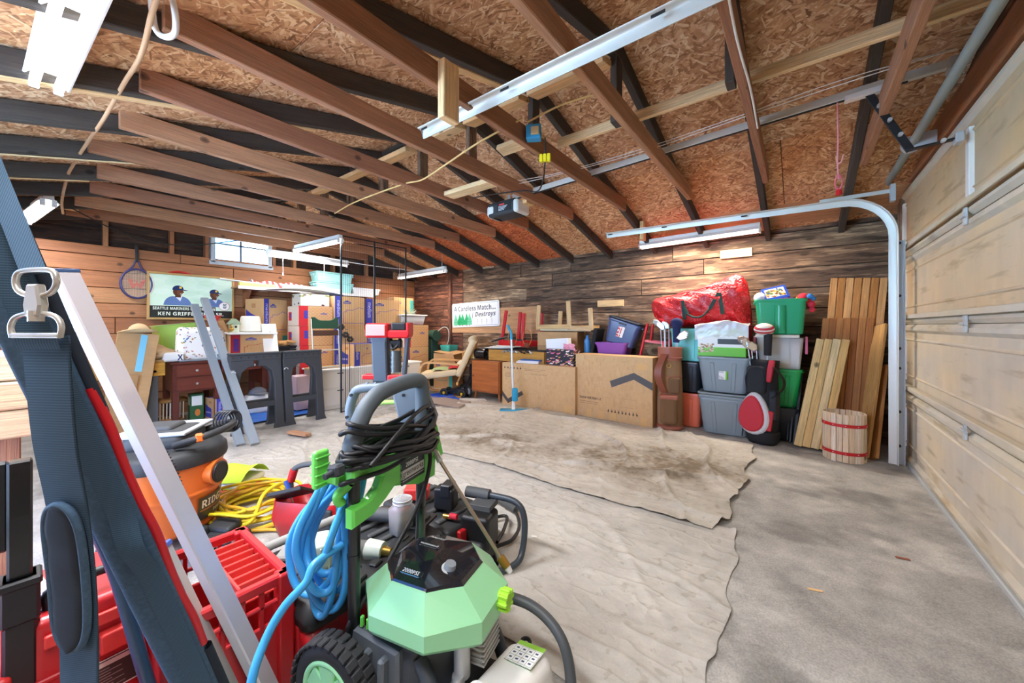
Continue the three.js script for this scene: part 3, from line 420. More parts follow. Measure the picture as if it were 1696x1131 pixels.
// big red zip bag ---------------------------------------------------------
{
  const t = thing('tree_storage_bag', 'large shiny red storage bag with dark green handles', 'bag', [0, 0, 0]); const st = [[-1.37, 1.3, 0.03, 0.05], [-1.33, 1.28, 0.11, 0.1], [-1.2, 1.24, 0.17, 0.16], [-1.05, 1.245, 0.19, 0.18], [-0.9, 1.27, 0.2, 0.19], [-0.75, 1.3, 0.215, 0.19], [-0.62, 1.33, 0.24, 0.19], [-0.52, 1.335, 0.265, 0.18], [-0.46, 1.28, 0.3, 0.15], [-0.42, 1.12, 0.38, 0.11], [-0.395, 1.02, 0.32, 0.08], [-0.385, 0.95, 0.2, 0.04]];
  const C = []; for (let i = 0; i < st.length - 1; i++) for (let k = 0; k < 6; k++) { const f = k / 6; C.push(st[i].map((a, q) => a + (st[i + 1][q] - a) * f)); } C.push(st[st.length - 1]);
  const rings = C.map(([x, cy, ry, rz], i) => { const o = []; for (let j = 0; j < 48; j++) { const a = j / 48 * 2 * PI, ca = Math.cos(a), sa = Math.sin(a), e = (q) => Math.sign(q) * Math.pow(Math.abs(q), 0.8); const w = 1 + 0.16 * (fbm(x * 7 + 20, j * 0.45, 4, 1e6, 1e6, 23) - 0.5) + 0.05 * Math.sin(x * 26 + j * 0.9); o.push(V(x + 0.03 * (fbm(j * 0.6, x * 5, 2) - 0.5), cy + e(sa) * ry * w, -4.505 + e(ca) * rz * w)); } return o; });
  part(t, 'body', uvm(loft(rings)), phys(0xd0121c, { roughness: 0.36, clearcoat: 0.3, clearcoatRoughness: 0.3, bumpMap: crinkleT, bumpScale: 0.01 }));
  const hm = std(0x1f4038, { roughness: 0.8 }); part(t, 'handle', [bar([-1.0, 1.345, -4.315], [-0.975, 1.14, -4.3], 0.035, 0.006), bar([-0.65, 1.41, -4.32], [-0.615, 1.19, -4.285], 0.035, 0.006), bar([-0.655, 1.41, -4.318], [-0.73, 1.25, -4.285], 0.035, 0.006), bar([-0.985, 1.28, -4.31], [-0.94, 1.2, -4.285], 0.03, 0.006), tube([[-0.95, 1.2, -4.285], [-0.88, 1.165, -4.275], [-0.8, 1.175, -4.275], [-0.73, 1.25, -4.285]], 0.009, 24, 8)], hm);
  part(t, 'zip', tube([[-1.2, 1.39, -4.36], [-0.95, 1.44, -4.38], [-0.7, 1.5, -4.4], [-0.54, 1.58, -4.44]], 0.005, 30, 6), std(0x9c0c14));
}
// golf bags ---------------------------------------------------------------
function clubHead(g0, kind, p, ry, rz) { return g0; }
{
  const lea = std(0xa05e48, { roughness: 0.5 }), can = std(0x94704e, { roughness: 0.95 }), dk = std(0x755638, { roughness: 0.9 });
  const t = thing('brown_golf_bag', 'old brown canvas golf bag with leather strap beside the big carton', 'golf bag', [-1.08, 0, -4.13], 0.25); t.rotation.x = -0.03;
  part(t, 'base', lathe([[0.001, 0], [0.125, 0], [0.13, 0.01], [0.13, 0.05], [0.001, 0.05]]), lea);
  part(t, 'tube', lathe([[0.125, 0.045], [0.128, 0.2], [0.122, 0.45], [0.112, 0.68], [0.108, 0.72]], 32), can);
  part(t, 'collar', lathe([[0.108, 0.71], [0.118, 0.72], [0.12, 0.83], [0.124, 0.845], [0.118, 0.85], [0.108, 0.845], [0.1, 0.75]], 32), lea);
  part(t, 'collar_band', [tor(0.119, 0.006, 8, 32).rotateX(PI / 2).translate(0, 0.74, 0), tor(0.116, 0.005, 8, 32).rotateX(PI / 2).translate(0, 0.55, 0)], lea);
  part(t, 'pocket', [put(new RoundedBoxGeometry(0.17, 0.3, 0.12, 4, 0.05), -0.01, 0.21, 0.12), put(new RoundedBoxGeometry(0.11, 0.17, 0.06, 4, 0.025), 0.04, 0.46, 0.115)].map((g) => uvm(g)), dk);
  part(t, 'pocket_flap', put(rbox(0.175, 0.05, 0.13, 0.02), -0.01, 0.345, 0.118, 0.1), lea);
  part(t, 'strap', surf(24, 3, (u, v) => { const a = u * PI, y = 0.78 - u * 0.4, o = 0.13 + 0.075 * Math.sin(a); return V(-0.05 - 0.065 * Math.sin(a) + (v - 0.5) * 0.065, y, o + (v - 0.5) * 0.02); }), std(0x8a4a34, { roughness: 0.5, side: 2 }));
  part(t, 'buckle', tor(0.02, 0.004, 6, 16).translate(-0.01, 0.66, 0.125), M.brass);
  const heads = [[-0.06, 0.02, 'iron', 1.12], [-0.03, 0.05, 'iron', 1.09], [0.0, 0.04, 'iron', 1.1], [-0.04, -0.03, 'iron', 1.13], [0.05, 0.03, 'wood', 1.12], [0.06, 0.05, 'putter', 1.0]];
  heads.forEach(([x, z, k, y], i) => { const c = thing(k === 'wood' ? 'golf_wood' : 'golf_iron', ['first white golf iron from the left in the brown golf bag', 'second pale golf iron in the brown golf bag', 'third pale golf iron in the brown golf bag, lowest of the four', 'red backed golf iron at the back of the brown golf bag', 'golf driver under a dark blue sock in the brown golf bag', 'shiny chrome golf club hanging over the edge of the brown golf bag'][i], 'golf club', [-1.08 + x * 1.0, 0, -4.13 + z * 0.8]);
    const b = [-0.35 * x, 0.06, -0.3 * z], e = [x * 0.5, y - 0.05, z * 0.2]; part(c, 'shaft', rod(b, e, 0.005, 0.004), M.steel);
    if (k === 'iron') part(c, 'head', put(extr([[0, 0], [-0.025, 0.0], [-0.06, 0.05], [-0.05, 0.075], [-0.02, 0.065], [0.006, 0.03]], 0.02, 0.005), e[0], e[1], e[2], 0, 0.3 - i * 0.2, 0.2), i === 3 ? std(0xc02030, { roughness: 0.3 }) : std(0xb8babc, { metalness: 0.7, roughness: 0.35 }));
    else if (k === 'wood') { part(c, 'head_cover', [put(new THREE.SphereGeometry(0.062, 18, 14).scale(1, 0.9, 0.8), e[0], e[1] + 0.03, e[2]), rod([e[0] - 0.005, 0.9, e[2]], [e[0], e[1], e[2]], 0.03, 0.04)].map((g) => uvm(g)), std(0x1a2350, { roughness: 0.85 })); }
    else part(c, 'head', put(extr([[0, 0], [0.03, -0.02], [0.09, 0.0], [0.1, 0.05], [0.07, 0.07], [0.03, 0.045]], 0.03, 0.008), e[0], e[1], e[2] + 0.03, 0, 0.1, 0), M.chrome); });
}
{
  const blk = std(0x1b1c1f, { roughness: 0.8 }), red = std(0xc22432, { roughness: 0.6 }), gry = std(0xc9cbcc, { roughness: 0.6 });
  const t = thing('red_golf_bag', 'black and red stand golf bag on the floor in front of the green totes', 'golf bag', [-0.27, 0, -4.13], -0.35); t.rotation.x = -0.08;
  part(t, 'base', uvm(loft([rring(0.2, 0.2, 0.08, 0), rring(0.24, 0.22, 0.09, 0.03), rring(0.25, 0.23, 0.09, 0.1), rring(0.24, 0.22, 0.09, 0.12)])), blk);
  part(t, 'tube', uvm(loft([rring(0.23, 0.2, 0.09, 0.11), rring(0.25, 0.21, 0.1, 0.3), rring(0.2, 0.19, 0.09, 0.62), rring(0.21, 0.2, 0.095, 0.72), rring(0.215, 0.2, 0.095, 0.76)])), blk);
  part(t, 'apparel_pocket', [uvm(put(new RoundedBoxGeometry(0.17, 0.26, 0.08, 4, 0.038), -0.03, 0.57, 0.09)), tube([[-0.1, 0.5, 0.125], [-0.105, 0.6, 0.128], [-0.06, 0.68, 0.128], [0.02, 0.68, 0.128], [0.045, 0.58, 0.128]], 0.005, 30, 6)], std(0x26282c, { roughness: 0.9 }));
  const tear = (s, d) => { const pts = []; for (let i = 0; i < 24; i++) { const a = i / 24 * 2 * PI; pts.push([s * (0.1 * Math.cos(a) * (1 - 0.28 * Math.sin(a))), s * (0.16 * Math.sin(a))]); } return extr(pts, d, 0.012); };
  part(t, 'ball_pocket_trim', put(tear(1.12, 0.05), -0.03, 0.27, 0.11), gry); part(t, 'ball_pocket', put(tear(0.94, 0.07), -0.045, 0.265, 0.115), red);
  part(t, 'red_flash', [put(rbox(0.05, 0.2, 0.03, 0.012), 0.075, 0.66, 0.085, 0, 0, -0.15), put(rbox(0.05, 0.18, 0.03, 0.012), 0.09, 0.22, 0.1, 0, 0.3, -0.1)], red);
  part(t, 'side_pocket', [put(rbox(0.06, 0.26, 0.1, 0.02), 0.105, 0.36, 0.05)], std(0x2c2e33, { roughness: 0.85 }));
  part(t, 'strap', surf(30, 3, (u, v) => { const a = u * PI; return V(0.1 + 0.1 * Math.sin(a), 0.7 - u * 0.28, 0.08 + 0.03 * Math.sin(a) + (v - 0.5) * 0.06); }), std(0x1b1c1f, { roughness: 0.9, side: 2 }));
  part(t, 'stand_leg', [rod([-0.12, 0.74, 0.02], [-0.15, 0.03, 0.06], 0.006), rod([-0.12, 0.74, -0.04], [-0.15, 0.03, -0.05], 0.006)], M.black);
  const heads = [[-0.12, 1.0, 0], [-0.09, 0.97, 1], [-0.05, 0.95, 2], [0.04, 1.08, 3]];
  heads.forEach(([x, y, k], i) => { const c = thing(k === 3 ? 'golf_wood' : 'golf_iron', ['leftmost chrome golf club poking out of the red and black golf bag', 'second chrome golf club poking out of the red and black golf bag', 'lowest chrome golf club poking out of the red and black golf bag', 'golf driver with a striped red and white cover in the red and black golf bag'][i], 'golf club', [-0.27, 0, -4.16]);
    const e = [x, y - 0.09, -0.01]; part(c, 'shaft', rod([x * 0.3, 0.1, 0.0], e, 0.005), M.steel);
    if (k === 3) { part(c, 'head_cover', [uvm(put(new THREE.SphereGeometry(0.075, 20, 14).scale(1.1, 0.75, 0.8), e[0] - 0.03, e[1] + 0.05, e[2]))], M.cream); part(c, 'cover_stripe', [uvm(put(new THREE.SphereGeometry(0.076, 20, 6, 0, 2 * PI, 0.9, 0.35).scale(1.1, 0.76, 0.81), e[0] - 0.03, e[1] + 0.05, e[2], 0.5)), uvm(put(new THREE.SphereGeometry(0.076, 20, 6, 0, 2 * PI, 1.5, 0.3).scale(1.1, 0.76, 0.81), e[0] - 0.03, e[1] + 0.05, e[2], 0.5))], red); part(c, 'cover_neck', rod([e[0] * 0.9, 0.8, e[2]], [e[0], e[1] + 0.01, e[2]], 0.03, 0.035), blk); }
    else part(c, 'head', put(extr([[0, -0.01], [-0.03, -0.02], [-0.075, 0.01], [-0.08, 0.045], [-0.05, 0.055], [-0.01, 0.035]], 0.028, 0.008), e[0], e[1], e[2], 0, 0.2 + i * 0.15, -0.1), M.chrome); });
}
// leaning timber ----------------------------------------------------------
{
  const pine = [0xffdf9c, 0xf8d28c, 0xffe6ae, 0xf2c87e].map((c) => woodMat(c)), cedar = [0xe0a464, 0xd29350, 0xeab272, 0xc88642].map((c) => woodMat(c)), cedarD = [0xb8783e, 0xac6c34, 0xc48448].map((c) => woodMat(c));
  for (let i = 0; i < 4; i++) { const x = -0.015 + i * 0.058; single('pine_board', ['leftmost', 'second', 'third', 'rightmost'][i] + ' board of the short pale pine bundle leaning by the wall', 'board', bar([x - 0.0, 0.02, -4.14 + i * 0.006], [x + 0.165, 0.95, -4.44 + i * 0.006], 0.055, 0.03, 0.003, 0), pine[i % 4], 'short pine bundle'); }
  single('folded_sawhorse', 'folded grey metal stand squeezed beside the short pine bundle', 'stand', [bar([-0.04, 0.02, -4.2], [0.02, 0.66, -4.5], 0.02, 0.03), bar([-0.07, 0.02, -4.22], [-0.02, 0.68, -4.53], 0.012, 0.05), bar([-0.09, 0.02, -4.26], [-0.06, 0.66, -4.56], 0.01, 0.06)], std(0x585c5e, { metalness: 0.3 }));
  for (let i = 0; i < 7; i++) { const x = 0.16 + i * 0.052; single('long_cedar_board', ['leftmost', 'second', 'third', 'fourth', 'fifth', 'sixth', 'rightmost'][i] + ' tall board at the back of the leaning cedar bundle', 'board', bar([x - 0.02, 0.02, -4.36], [x + 0.1 + i * 0.004, 1.52 - i * 0.004, -4.655], 0.05, 0.025, 0.003), cedar[(i * 3) % 4], 'tall cedar boards'); }
  for (let i = 0; i < 7; i++) { const x = 0.12 + i * 0.05; single('short_cedar_board', ['leftmost', 'second', 'third', 'fourth', 'fifth', 'sixth', 'rightmost'][i] + ' darker shorter board at the front of the leaning cedar bundle', 'board', bar([x - 0.02, 0.02, -4.3], [x + 0.075, 1.14, -4.545], 0.048, 0.024, 0.003), cedarD[i % 3], 'short cedar boards'); }
  single('edge_plank', 'wide pale plank leaning edge-on at the right of the cedar bundle', 'board', bar([0.4, 0.01, -4.13], [0.555, 1.08, -4.5], 0.024, 0.12, 0.003, 0.5), woodMat(0xd9a560)); single('edge_plank', 'orange plank leaning behind the door track', 'board', bar([0.46, 0.01, -4.12], [0.565, 0.72, -4.5], 0.022, 0.13, 0.003, 0.3), cedar[1]);
  // slatted roll
  const t = thing('slat_basket', 'round basket of upright pale slats held by two red bands', 'basket', [0.285, 0, -4.03]); const sl = [0xf4dfc2, 0xecd2b0, 0xf8e8d2].map((c) => woodMat(c)); const N = 22, Rr = 0.13;
  for (let i = 0; i < N; i++) { const a = i / N * 2 * PI, g = cbox(0.034, 0.375 + rr(-0.006, 0.006), 0.008, 0.002); part(t, 'slat', put(g, Rr * Math.sin(a), 0.19, Rr * Math.cos(a), 0, a), sl[i % 3]); }
  for (const y of [0.075, 0.29]) part(t, 'red_band', lathe([[Rr + 0.005, y - 0.012], [Rr + 0.009, y - 0.012], [Rr + 0.009, y + 0.012], [Rr + 0.005, y + 0.012]], 44), M.red); 
  for (const y of [0.075, 0.29]) for (let i = 0; i < N; i += 2) part(t, 'rivet', put(sph(0.004, 6, 4), (Rr + 0.009) * Math.sin(i / N * 2 * PI), y, (Rr + 0.009) * Math.cos(i / N * 2 * PI)), M.steel);
}
// two big flat cartons -----------------------------------------------------
{
  const mk = (draw) => std(0xffffff, { map: canvasTex(1024, 640, (g, w, h) => { g.fillStyle = '#cfa876'; g.fillRect(0, 0, w, h); for (let i = 0; i < 900; i++) { g.fillStyle = i % 2 ? 'rgba(255,235,200,0.05)' : 'rgba(110,70,30,0.045)'; g.fillRect(hash2(i, 4, 2) * w, hash2(i, 5, 2) * h, 40 * hash2(i, 6, 1), 60 * hash2(i, 7, 1)); } draw(g, w, h); }), roughness: 0.85 });
  const flatGeo = (w, h, d) => { const g = new THREE.BoxGeometry(w, h, d), uv = g.attributes.uv; for (let f = 0; f < 6; f++) if (f < 4) for (let k = 0; k < 4; k++) uv.setXY(f * 4 + k, 0.45 + uv.getX(f * 4 + k) * 0.03, 0.5 + uv.getY(f * 4 + k) * 0.1); return flat(g); };
  const rune = (g, x, y, n, s) => { g.fillStyle = '#2e2620'; for (let i = 0; i < n; i++) { g.save(); g.translate(x + i * s * 1.35, y); g.rotate(hash2(i, 1, 3) * 0.8 - 0.4); g.beginPath(); g.moveTo(-s * 0.4, s * 0.4); g.lineTo(0, -s * 0.45); g.lineTo(s * 0.4, s * 0.4); g.lineTo(0, s * 0.1); g.fill(); g.fillRect(-s * 0.08, -s * 0.5, s * 0.16, s); g.restore(); } };
  const b1 = thing('flat_carton', 'big flat carton behind the mop with a dark chevron', 'box', [-2.68, 0, -4.12], 0.02);
  part(b1, 'carton', flatGeo(1.1, 0.575, 0.24).translate(0, 0.288, 0), mk((g, w, h) => { g.fillStyle = '#4a4644'; g.beginPath(); g.moveTo(0, 430); g.lineTo(90, 540); g.lineTo(300, 400); g.lineTo(325, 450); g.lineTo(90, 610); g.lineTo(0, 500); g.fill(); rune(g, 40, 70, 6, 36); g.fillStyle = '#8a6a48'; g.fillRect(340, 70, 300, 4); g.fillRect(340, 90, 240, 4); g.font = '26px sans-serif'; g.fillText('A 6-9 BELLER DAVHL', 430, 150); for (let i = 0; i < 4; i++) g.fillRect(40, 150 + i * 18, 90, 4); g.fillStyle = '#d8ad70'; g.fillRect(880, 530, 100, 80); }));
  const b2 = thing('flat_carton', 'big tall carton with a grey roof-shaped chevron beside the brown golf bag', 'box', [-1.68, 0, -4.17], -0.06);
  part(b2, 'carton', flatGeo(0.93, 0.735, 0.25).translate(0, 0.3675, 0), mk((g, w, h) => { g.fillStyle = '#5c5a58'; g.beginPath(); g.moveTo(490, 250); g.lineTo(800, 150); g.lineTo(1024, 230); g.lineTo(1024, 300); g.lineTo(800, 215); g.lineTo(515, 312); g.fill(); g.fillStyle = '#3a3028'; g.font = 'bold 34px sans-serif'; g.fillText('Item# A0R7006-1-2', 60, 455); g.fillStyle = '#8a6a48'; g.fillRect(60, 480, 270, 4); g.fillRect(60, 500, 270, 3); rune(g, 470, 545, 9, 34); g.strokeStyle = '#8a6a48'; g.strokeRect(640, 410, 190, 80); g.fillStyle = '#d8ad70'; for (const x of [160, 330, 500, 880]) g.fillRect(x, 560, 70, 80); g.fillRect(830, 60, 130, 60); }));
}
// things on and behind the cartons --------------------------------------
single('dark_chest', 'low dark chest behind the tall carton carrying the totes', 'trunk', cbox(0.95, 0.7, 0.32, 0.01), std(0x3c342e), null, [-1.62, 0.35, -4.5]);
tote('purple tote under the tilted navy tote', 0.42, 0.17, 0.26, [-1.83, 0.7, -4.48], -0.04, purpleT, { taper: 0.85, ribs: 0 });
{ const n = tote('navy blue tote tipped sideways with a black lid and a white tag', 0.4, 0.29, 0.28, [-1.76, 0.845, -4.5], 0.1, navyT, { lid: plast(0x20242c), taper: 0.86, ribs: 0 }); n.rotation.z = -0.3; part(n, 'latch', cbox(0.09, 0.02, 0.02).translate(-0.01, 0.26, 0.15), M.black); part(n, 'tag', cbox(0.08, 0.13, 0.002), std(0xffffff, { map: canvasTex(64, 96, (g) => { g.fillStyle = '#f4f2ee'; g.fillRect(0, 0, 64, 96); g.fillStyle = '#d04438'; g.fillRect(4, 4, 56, 26); g.fillRect(4, 82, 56, 10); g.fillStyle = '#fff'; g.fillRect(22, 10, 20, 12); }, [0.08, 0.13]) })).applyMatrix4(mtx(-0.01, 0.16, 0.138, -0.07, 0, 0)); }
{
  const t = thing('small_red_chair', 'small red wooden chair lying upside down beside the navy tote', 'chair', [-1.33, 0.7, -4.46], 0.1); const legs = [[-0.1, 0.0], [-0.03, 0.02], [0.1, 0.0], [0.12, -0.1]];
  part(t, 'leg', rod([-0.16, 0.0, 0.06], [-0.08, 0.4, 0.02], 0.016), M.red); part(t, 'leg', rod([-0.05, 0.2, 0.0], [-0.03, 0.39, -0.02], 0.016), M.red); part(t, 'leg', rod([0.06, 0.0, 0.08], [0.12, 0.2, 0.04], 0.016), std(0xe06a60, { roughness: 0.4 })); part(t, 'leg', rod([0.14, 0.0, -0.02], [0.16, 0.22, -0.03], 0.018), M.red);
  part(t, 'rail', [bar([-0.12, 0.2, 0.04], [0.13, 0.17, 0.05], 0.02, 0.025), bar([-0.1, 0.2, -0.04], [0.14, 0.18, -0.04], 0.02, 0.025)], std(0xd4473f, { roughness: 0.4 })); part(t, 'rush_seat', tor(0.055, 0.022, 8, 18).scale(1.4, 1, 0.6).translate(0.01, 0.08, 0.0), std(0x7a6448));
}
{
  const tx = canvasTex(256, 192, (g, w, h) => { g.fillStyle = '#26222e'; g.fillRect(0, 0, w, h); const C = ['#e8b0a0', '#d0404a', '#e8d0b0', '#d88a50', '#f0e8e0', '#c86a90', '#e8c040']; for (let i = 0; i < 90; i++) { const x = rnd() * w, y = rnd() * h, s = rr(3, 9); g.fillStyle = pick(C); g.beginPath(); g.arc(x, y, s, 0, 7); g.fill(); g.fillStyle = pick(C); g.beginPath(); g.ellipse(x + s, y - s, s * 0.5, s, 0.6, 0, 7); g.fill(); } g.strokeStyle = '#f0e8e0'; g.lineWidth = 5; for (const [x, y] of [[120, 40], [130, 150]]) { g.beginPath(); g.arc(x, y, 24, 0, PI); g.stroke(); } });
  const b = thing('patterned_box', 'dark box printed with birds and flowers on the flat carton', 'box', [-2.38, 0.577, -4.17], -0.05); part(b, 'box', cartonGeo(0.4, 0.205, 0.18).translate(0, 0.1, 0), std(0xffffff, { map: tx, roughness: 0.6 }));
  single('tissue_paper', 'pink tissue paper sticking out of the patterned box', 'paper', [uvm(surf(14, 10, (u, v) => V((u - 0.5) * 0.18, 0.07 * v + 0.03 * fbm(u * 6, v * 5, 2), 0.05 * fbm(u * 5 + 9, v * 5, 3))))], std(0xe89aa8, { side: 2 }), null, [-2.25, 0.76, -4.12], -0.2);
  single('white_box', 'plain white box standing in the patterned box', 'box', rbox(0.34, 0.2, 0.08, 0.006), M.white, null, [-2.46, 0.81, -4.19], -0.06).rotation.z = 0.06;
  const pb = single('paper_stack', 'stack of white papers under a blue sheet on the flat carton', 'papers', [cbox(0.34, 0.02, 0.2).translate(0, 0.01, 0), cbox(0.32, 0.014, 0.19).translate(0.01, 0.028, 0)], M.white, null, [-2.86, 0.577, -4.14], 0.1); single('blue_sheet', 'blue sheet on top of the white papers', 'sheet', cbox(0.3, 0.012, 0.19), std(0x2a5fb0), null, [-2.82, 0.62, -4.14], 0.15);
  single('side_cabinet', 'low dark cabinet behind the flat carton', 'cabinet', cbox(1.04, 0.72, 0.34, 0.01), std(0x4a3a2c), null, [-2.63, 0.36, -4.52]);
  const c = thing('open_carton', 'plain tan carton under the upturned wooden chair', 'box', [-2.6, 0.722, -4.5], 0.12); part(c, 'carton', [cbox(0.58, 0.27, 0.3, 0.004).translate(0, 0.135, 0)], kraft); part(c, 'flap', put(cbox(0.56, 0.1, 0.006), 0, 0.04, 0.156, 0.05), kraftDark);
  single('blue_bottle', 'blue and white bottle beside the tan carton', 'bottle', [lathe([[0, 0], [0.04, 0], [0.042, 0.02], [0.04, 0.16], [0.015, 0.2], [0.015, 0.23], [0, 0.23]])], plast(0x3a86c4), null, [-2.17, 0.722, -4.42]);
  single('dark_case', 'dark flat case leaning behind the blue bottle', 'case', cbox(0.05, 0.34, 0.24, 0.01), M.blackMatte, null, [-2.07, 0.875, -4.5]).rotation.z = -0.2;
}
{ // upturned bentwood chair
  const bm = woodMat(0xe3bd80, { roughness: 0.4 }), t = thing('bentwood_footstool', 'pale bentwood footstool lying upside down on the tan carton', 'stool', [-2.48, 1.0, -4.5], 0.03);
  const leg = (x, z, h, l) => part(t, 'leg', [tube([[x, 0.0, z], [x + l * 0.02, 0.03, z], [x + l * 0.03, 0.12, z], [x + l * 0.01, h, z]], 0.001, 4, 4), bar([x + l * 0.02, 0.02, z], [x, h, z], 0.055, 0.022)], bm);
  leg(-0.4, 0.12, 0.36, -1); leg(0.06, 0.14, 0.4, 1); leg(-0.18, -0.1, 0.28, -1); leg(0.36, 0.12, 0.3, 1);
  part(t, 'frame', [bar([-0.42, 0.06, 0.12], [0.09, 0.065, 0.14], 0.03, 0.06), bar([0.1, 0.05, 0.14], [0.38, 0.03, 0.12], 0.03, 0.05), bar([-0.42, 0.05, -0.12], [0.38, 0.05, -0.12], 0.03, 0.06), bar([-0.4, 0.05, -0.12], [-0.4, 0.05, 0.12], 0.03, 0.05), bar([0.37, 0.04, -0.12], [0.37, 0.04, 0.12], 0.03, 0.05)], bm); part(t, 'seat_pad', rbox(0.76, 0.035, 0.22, 0.015).translate(-0.02, 0.02, 0), std(0xd9cba8, { roughness: 0.95 }));
}
// orange cabinet and what stands on it ------------------------------------
{
  const wm = woodMat(0xc07038, { roughness: 0.4 }), t = thing('wood_cabinet', 'small orange-brown wooden cabinet on tapered legs', 'cabinet', [-3.6, 0, -4.3], 0.0);
  part(t, 'body', cbox(0.54, 0.46, 0.48, 0.004).translate(0, 0.34, 0), woodMat(0xa85f2e, { roughness: 0.4 })); part(t, 'door', cbox(0.5, 0.43, 0.012).translate(0, 0.34, 0.244), wm);
  for (const [x, z] of [[-0.22, 0.19], [0.22, 0.19], [-0.22, -0.19], [0.22, -0.19]]) part(t, 'leg', rod([x * 1.06, 0, z * 1.06], [x, 0.115, z], 0.012, 0.02), wm);
  const b = thing('pine_crate', 'long open pine crate lying on the orange cabinet', 'crate', [-3.12, 0.575, -4.31], -0.03); part(b, 'front_board', cbox(0.98, 0.155, 0.02).translate(0, 0.078, 0.17), woodMat(0xc9933f)); part(b, 'end_board', cbox(0.02, 0.155, 0.32).translate(-0.48, 0.078, 0), woodMat(0xe0b060)); part(b, 'end_board', cbox(0.02, 0.155, 0.32).translate(0.48, 0.078, 0), woodMat(0xe0b060)); part(b, 'back_board', cbox(0.98, 0.155, 0.02).translate(0, 0.078, -0.17), woodMat(0xc9933f)); part(b, 'base_panel', cbox(0.94, 0.01, 0.32).translate(0, 0.006, 0), M.ply);
  part(b, 'top_lid', cbox(1.0, 0.012, 0.36).translate(0, 0.162, 0), M.blackMatte);
  for (let i = 0; i < 9; i++) part(b, 'hanging_tool', rod([-0.22 + i * 0.06, 0.14 + 0.01 * (i % 3), 0.19], [-0.17 + i * 0.06, 0.13 + 0.012 * (i % 2), 0.196], 0.009, 0.012, 8), pick([M.black, M.steel, M.grey]));
  const m = thing('letterbox', 'black half-round metal letterbox with a wooden end', 'letterbox', [-3.79, 0.578, -4.18], 0.0); part(m, 'shell', [put(cyl(0.085, 0.085, 0.2, 24), 0.02, 0.085, 0, 0, 0, PI / 2)], phys(0x15171a, { roughness: 0.2, clearcoat: 0.6 })); part(m, 'wooden_end', cbox(0.1, 0.17, 0.15, 0.006).translate(-0.13, 0.088, 0), woodMat(0xe0b466)); part(m, 'handle', tor(0.045, 0.007, 8, 18, PI).rotateZ(-PI / 2).translate(0.12, 0.08, 0.03), M.black);
  for (let i = 0; i < 5; i++) single('magazine', ['lowest', 'second lowest', 'middle', 'second', 'topmost'][i] + ' paper of the spread pile on the pine crate', 'magazine', put(cbox(0.42, 0.008, 0.26, 0.002), 0, 0, 0), pick([M.white, M.cream, M.grey]), 'papers on the pine drawer', [-3.52 + i * 0.05, 0.75 + i * 0.0085, -4.32], 0.25 - i * 0.12);
  single('cream_cushion_roll', 'cream rolled cushion behind the letterbox', 'cushion', [uvm(put(new THREE.CapsuleGeometry(0.06, 0.24, 6, 16), 0, 0, 0, 0, 0, PI / 2))], std(0xe0d2ae, { roughness: 0.95 }), null, [-3.9, 0.66, -4.46]);
  const s = thing('red_stool', 'red stool standing upside down with four legs in the air', 'stool', [-3.22, 0.8, -4.42], 0.2); const rm = std(0xc4141c, { roughness: 0.35 });
  for (const [x, z, dx, h] of [[-0.3, 0.05, 0.08, 0.5], [-0.12, -0.14, 0.04, 0.48], [0.08, 0.14, 0.02, 0.45], [0.3, -0.04, 0.0, 0.46]]) part(s, 'leg', bar([x, 0.0, z], [x + dx, h, z], 0.045, 0.03, 0.004), rm);
  part(s, 'apron', [bar([-0.34, 0.03, 0.05], [0.08, 0.03, 0.15], 0.03, 0.06), bar([0.08, 0.03, 0.15], [0.32, 0.03, -0.04], 0.03, 0.06), bar([-0.34, 0.03, 0.05], [-0.12, 0.03, -0.15], 0.03, 0.06), bar([-0.12, 0.03, -0.15], [0.32, 0.03, -0.04], 0.03, 0.06)], rm); part(s, 'seat', extr([[-0.36, 0.04], [0.08, 0.17], [0.34, -0.04], [-0.12, -0.17]].map(([x, z]) => [x, -z]), 0.02, 0.003).rotateX(-PI / 2).translate(0, -0.01, 0), rm);
  for (let k = 0; k < 2; k++) { const c = thing('wire_clamp', k ? 'right rusty wire clamp below the red stool legs' : 'left rusty wire clamp below the red stool legs', 'clamp', [-3.2 + k * 0.25, 0.8, -4.18 + 0.0]); part(c, 'jaw', cbox(0.07, 0.06, 0.03, 0.004).translate(0, -0.02 + 0.03, 0.0), std(0x7a3a1c, { roughness: 0.7 })); part(c, 'wire_loop', tor(0.075, 0.005, 6, 24).scale(1, 1.35, 1).translate(0, 0.11, 0), std(0xc07a3a, { metalness: 0.4, roughness: 0.5 })); }
  single('black_branch', 'dark twisted rod lying behind the red stool', 'rod', tube([[-0.3, 0, 0.02], [-0.12, 0.05, 0], [0.05, 0.07, 0.02], [0.2, 0.03, 0], [0.3, 0.05, 0]], 0.014, 30, 8), M.black, null, [-3.36, 0.84, -4.29]);
}
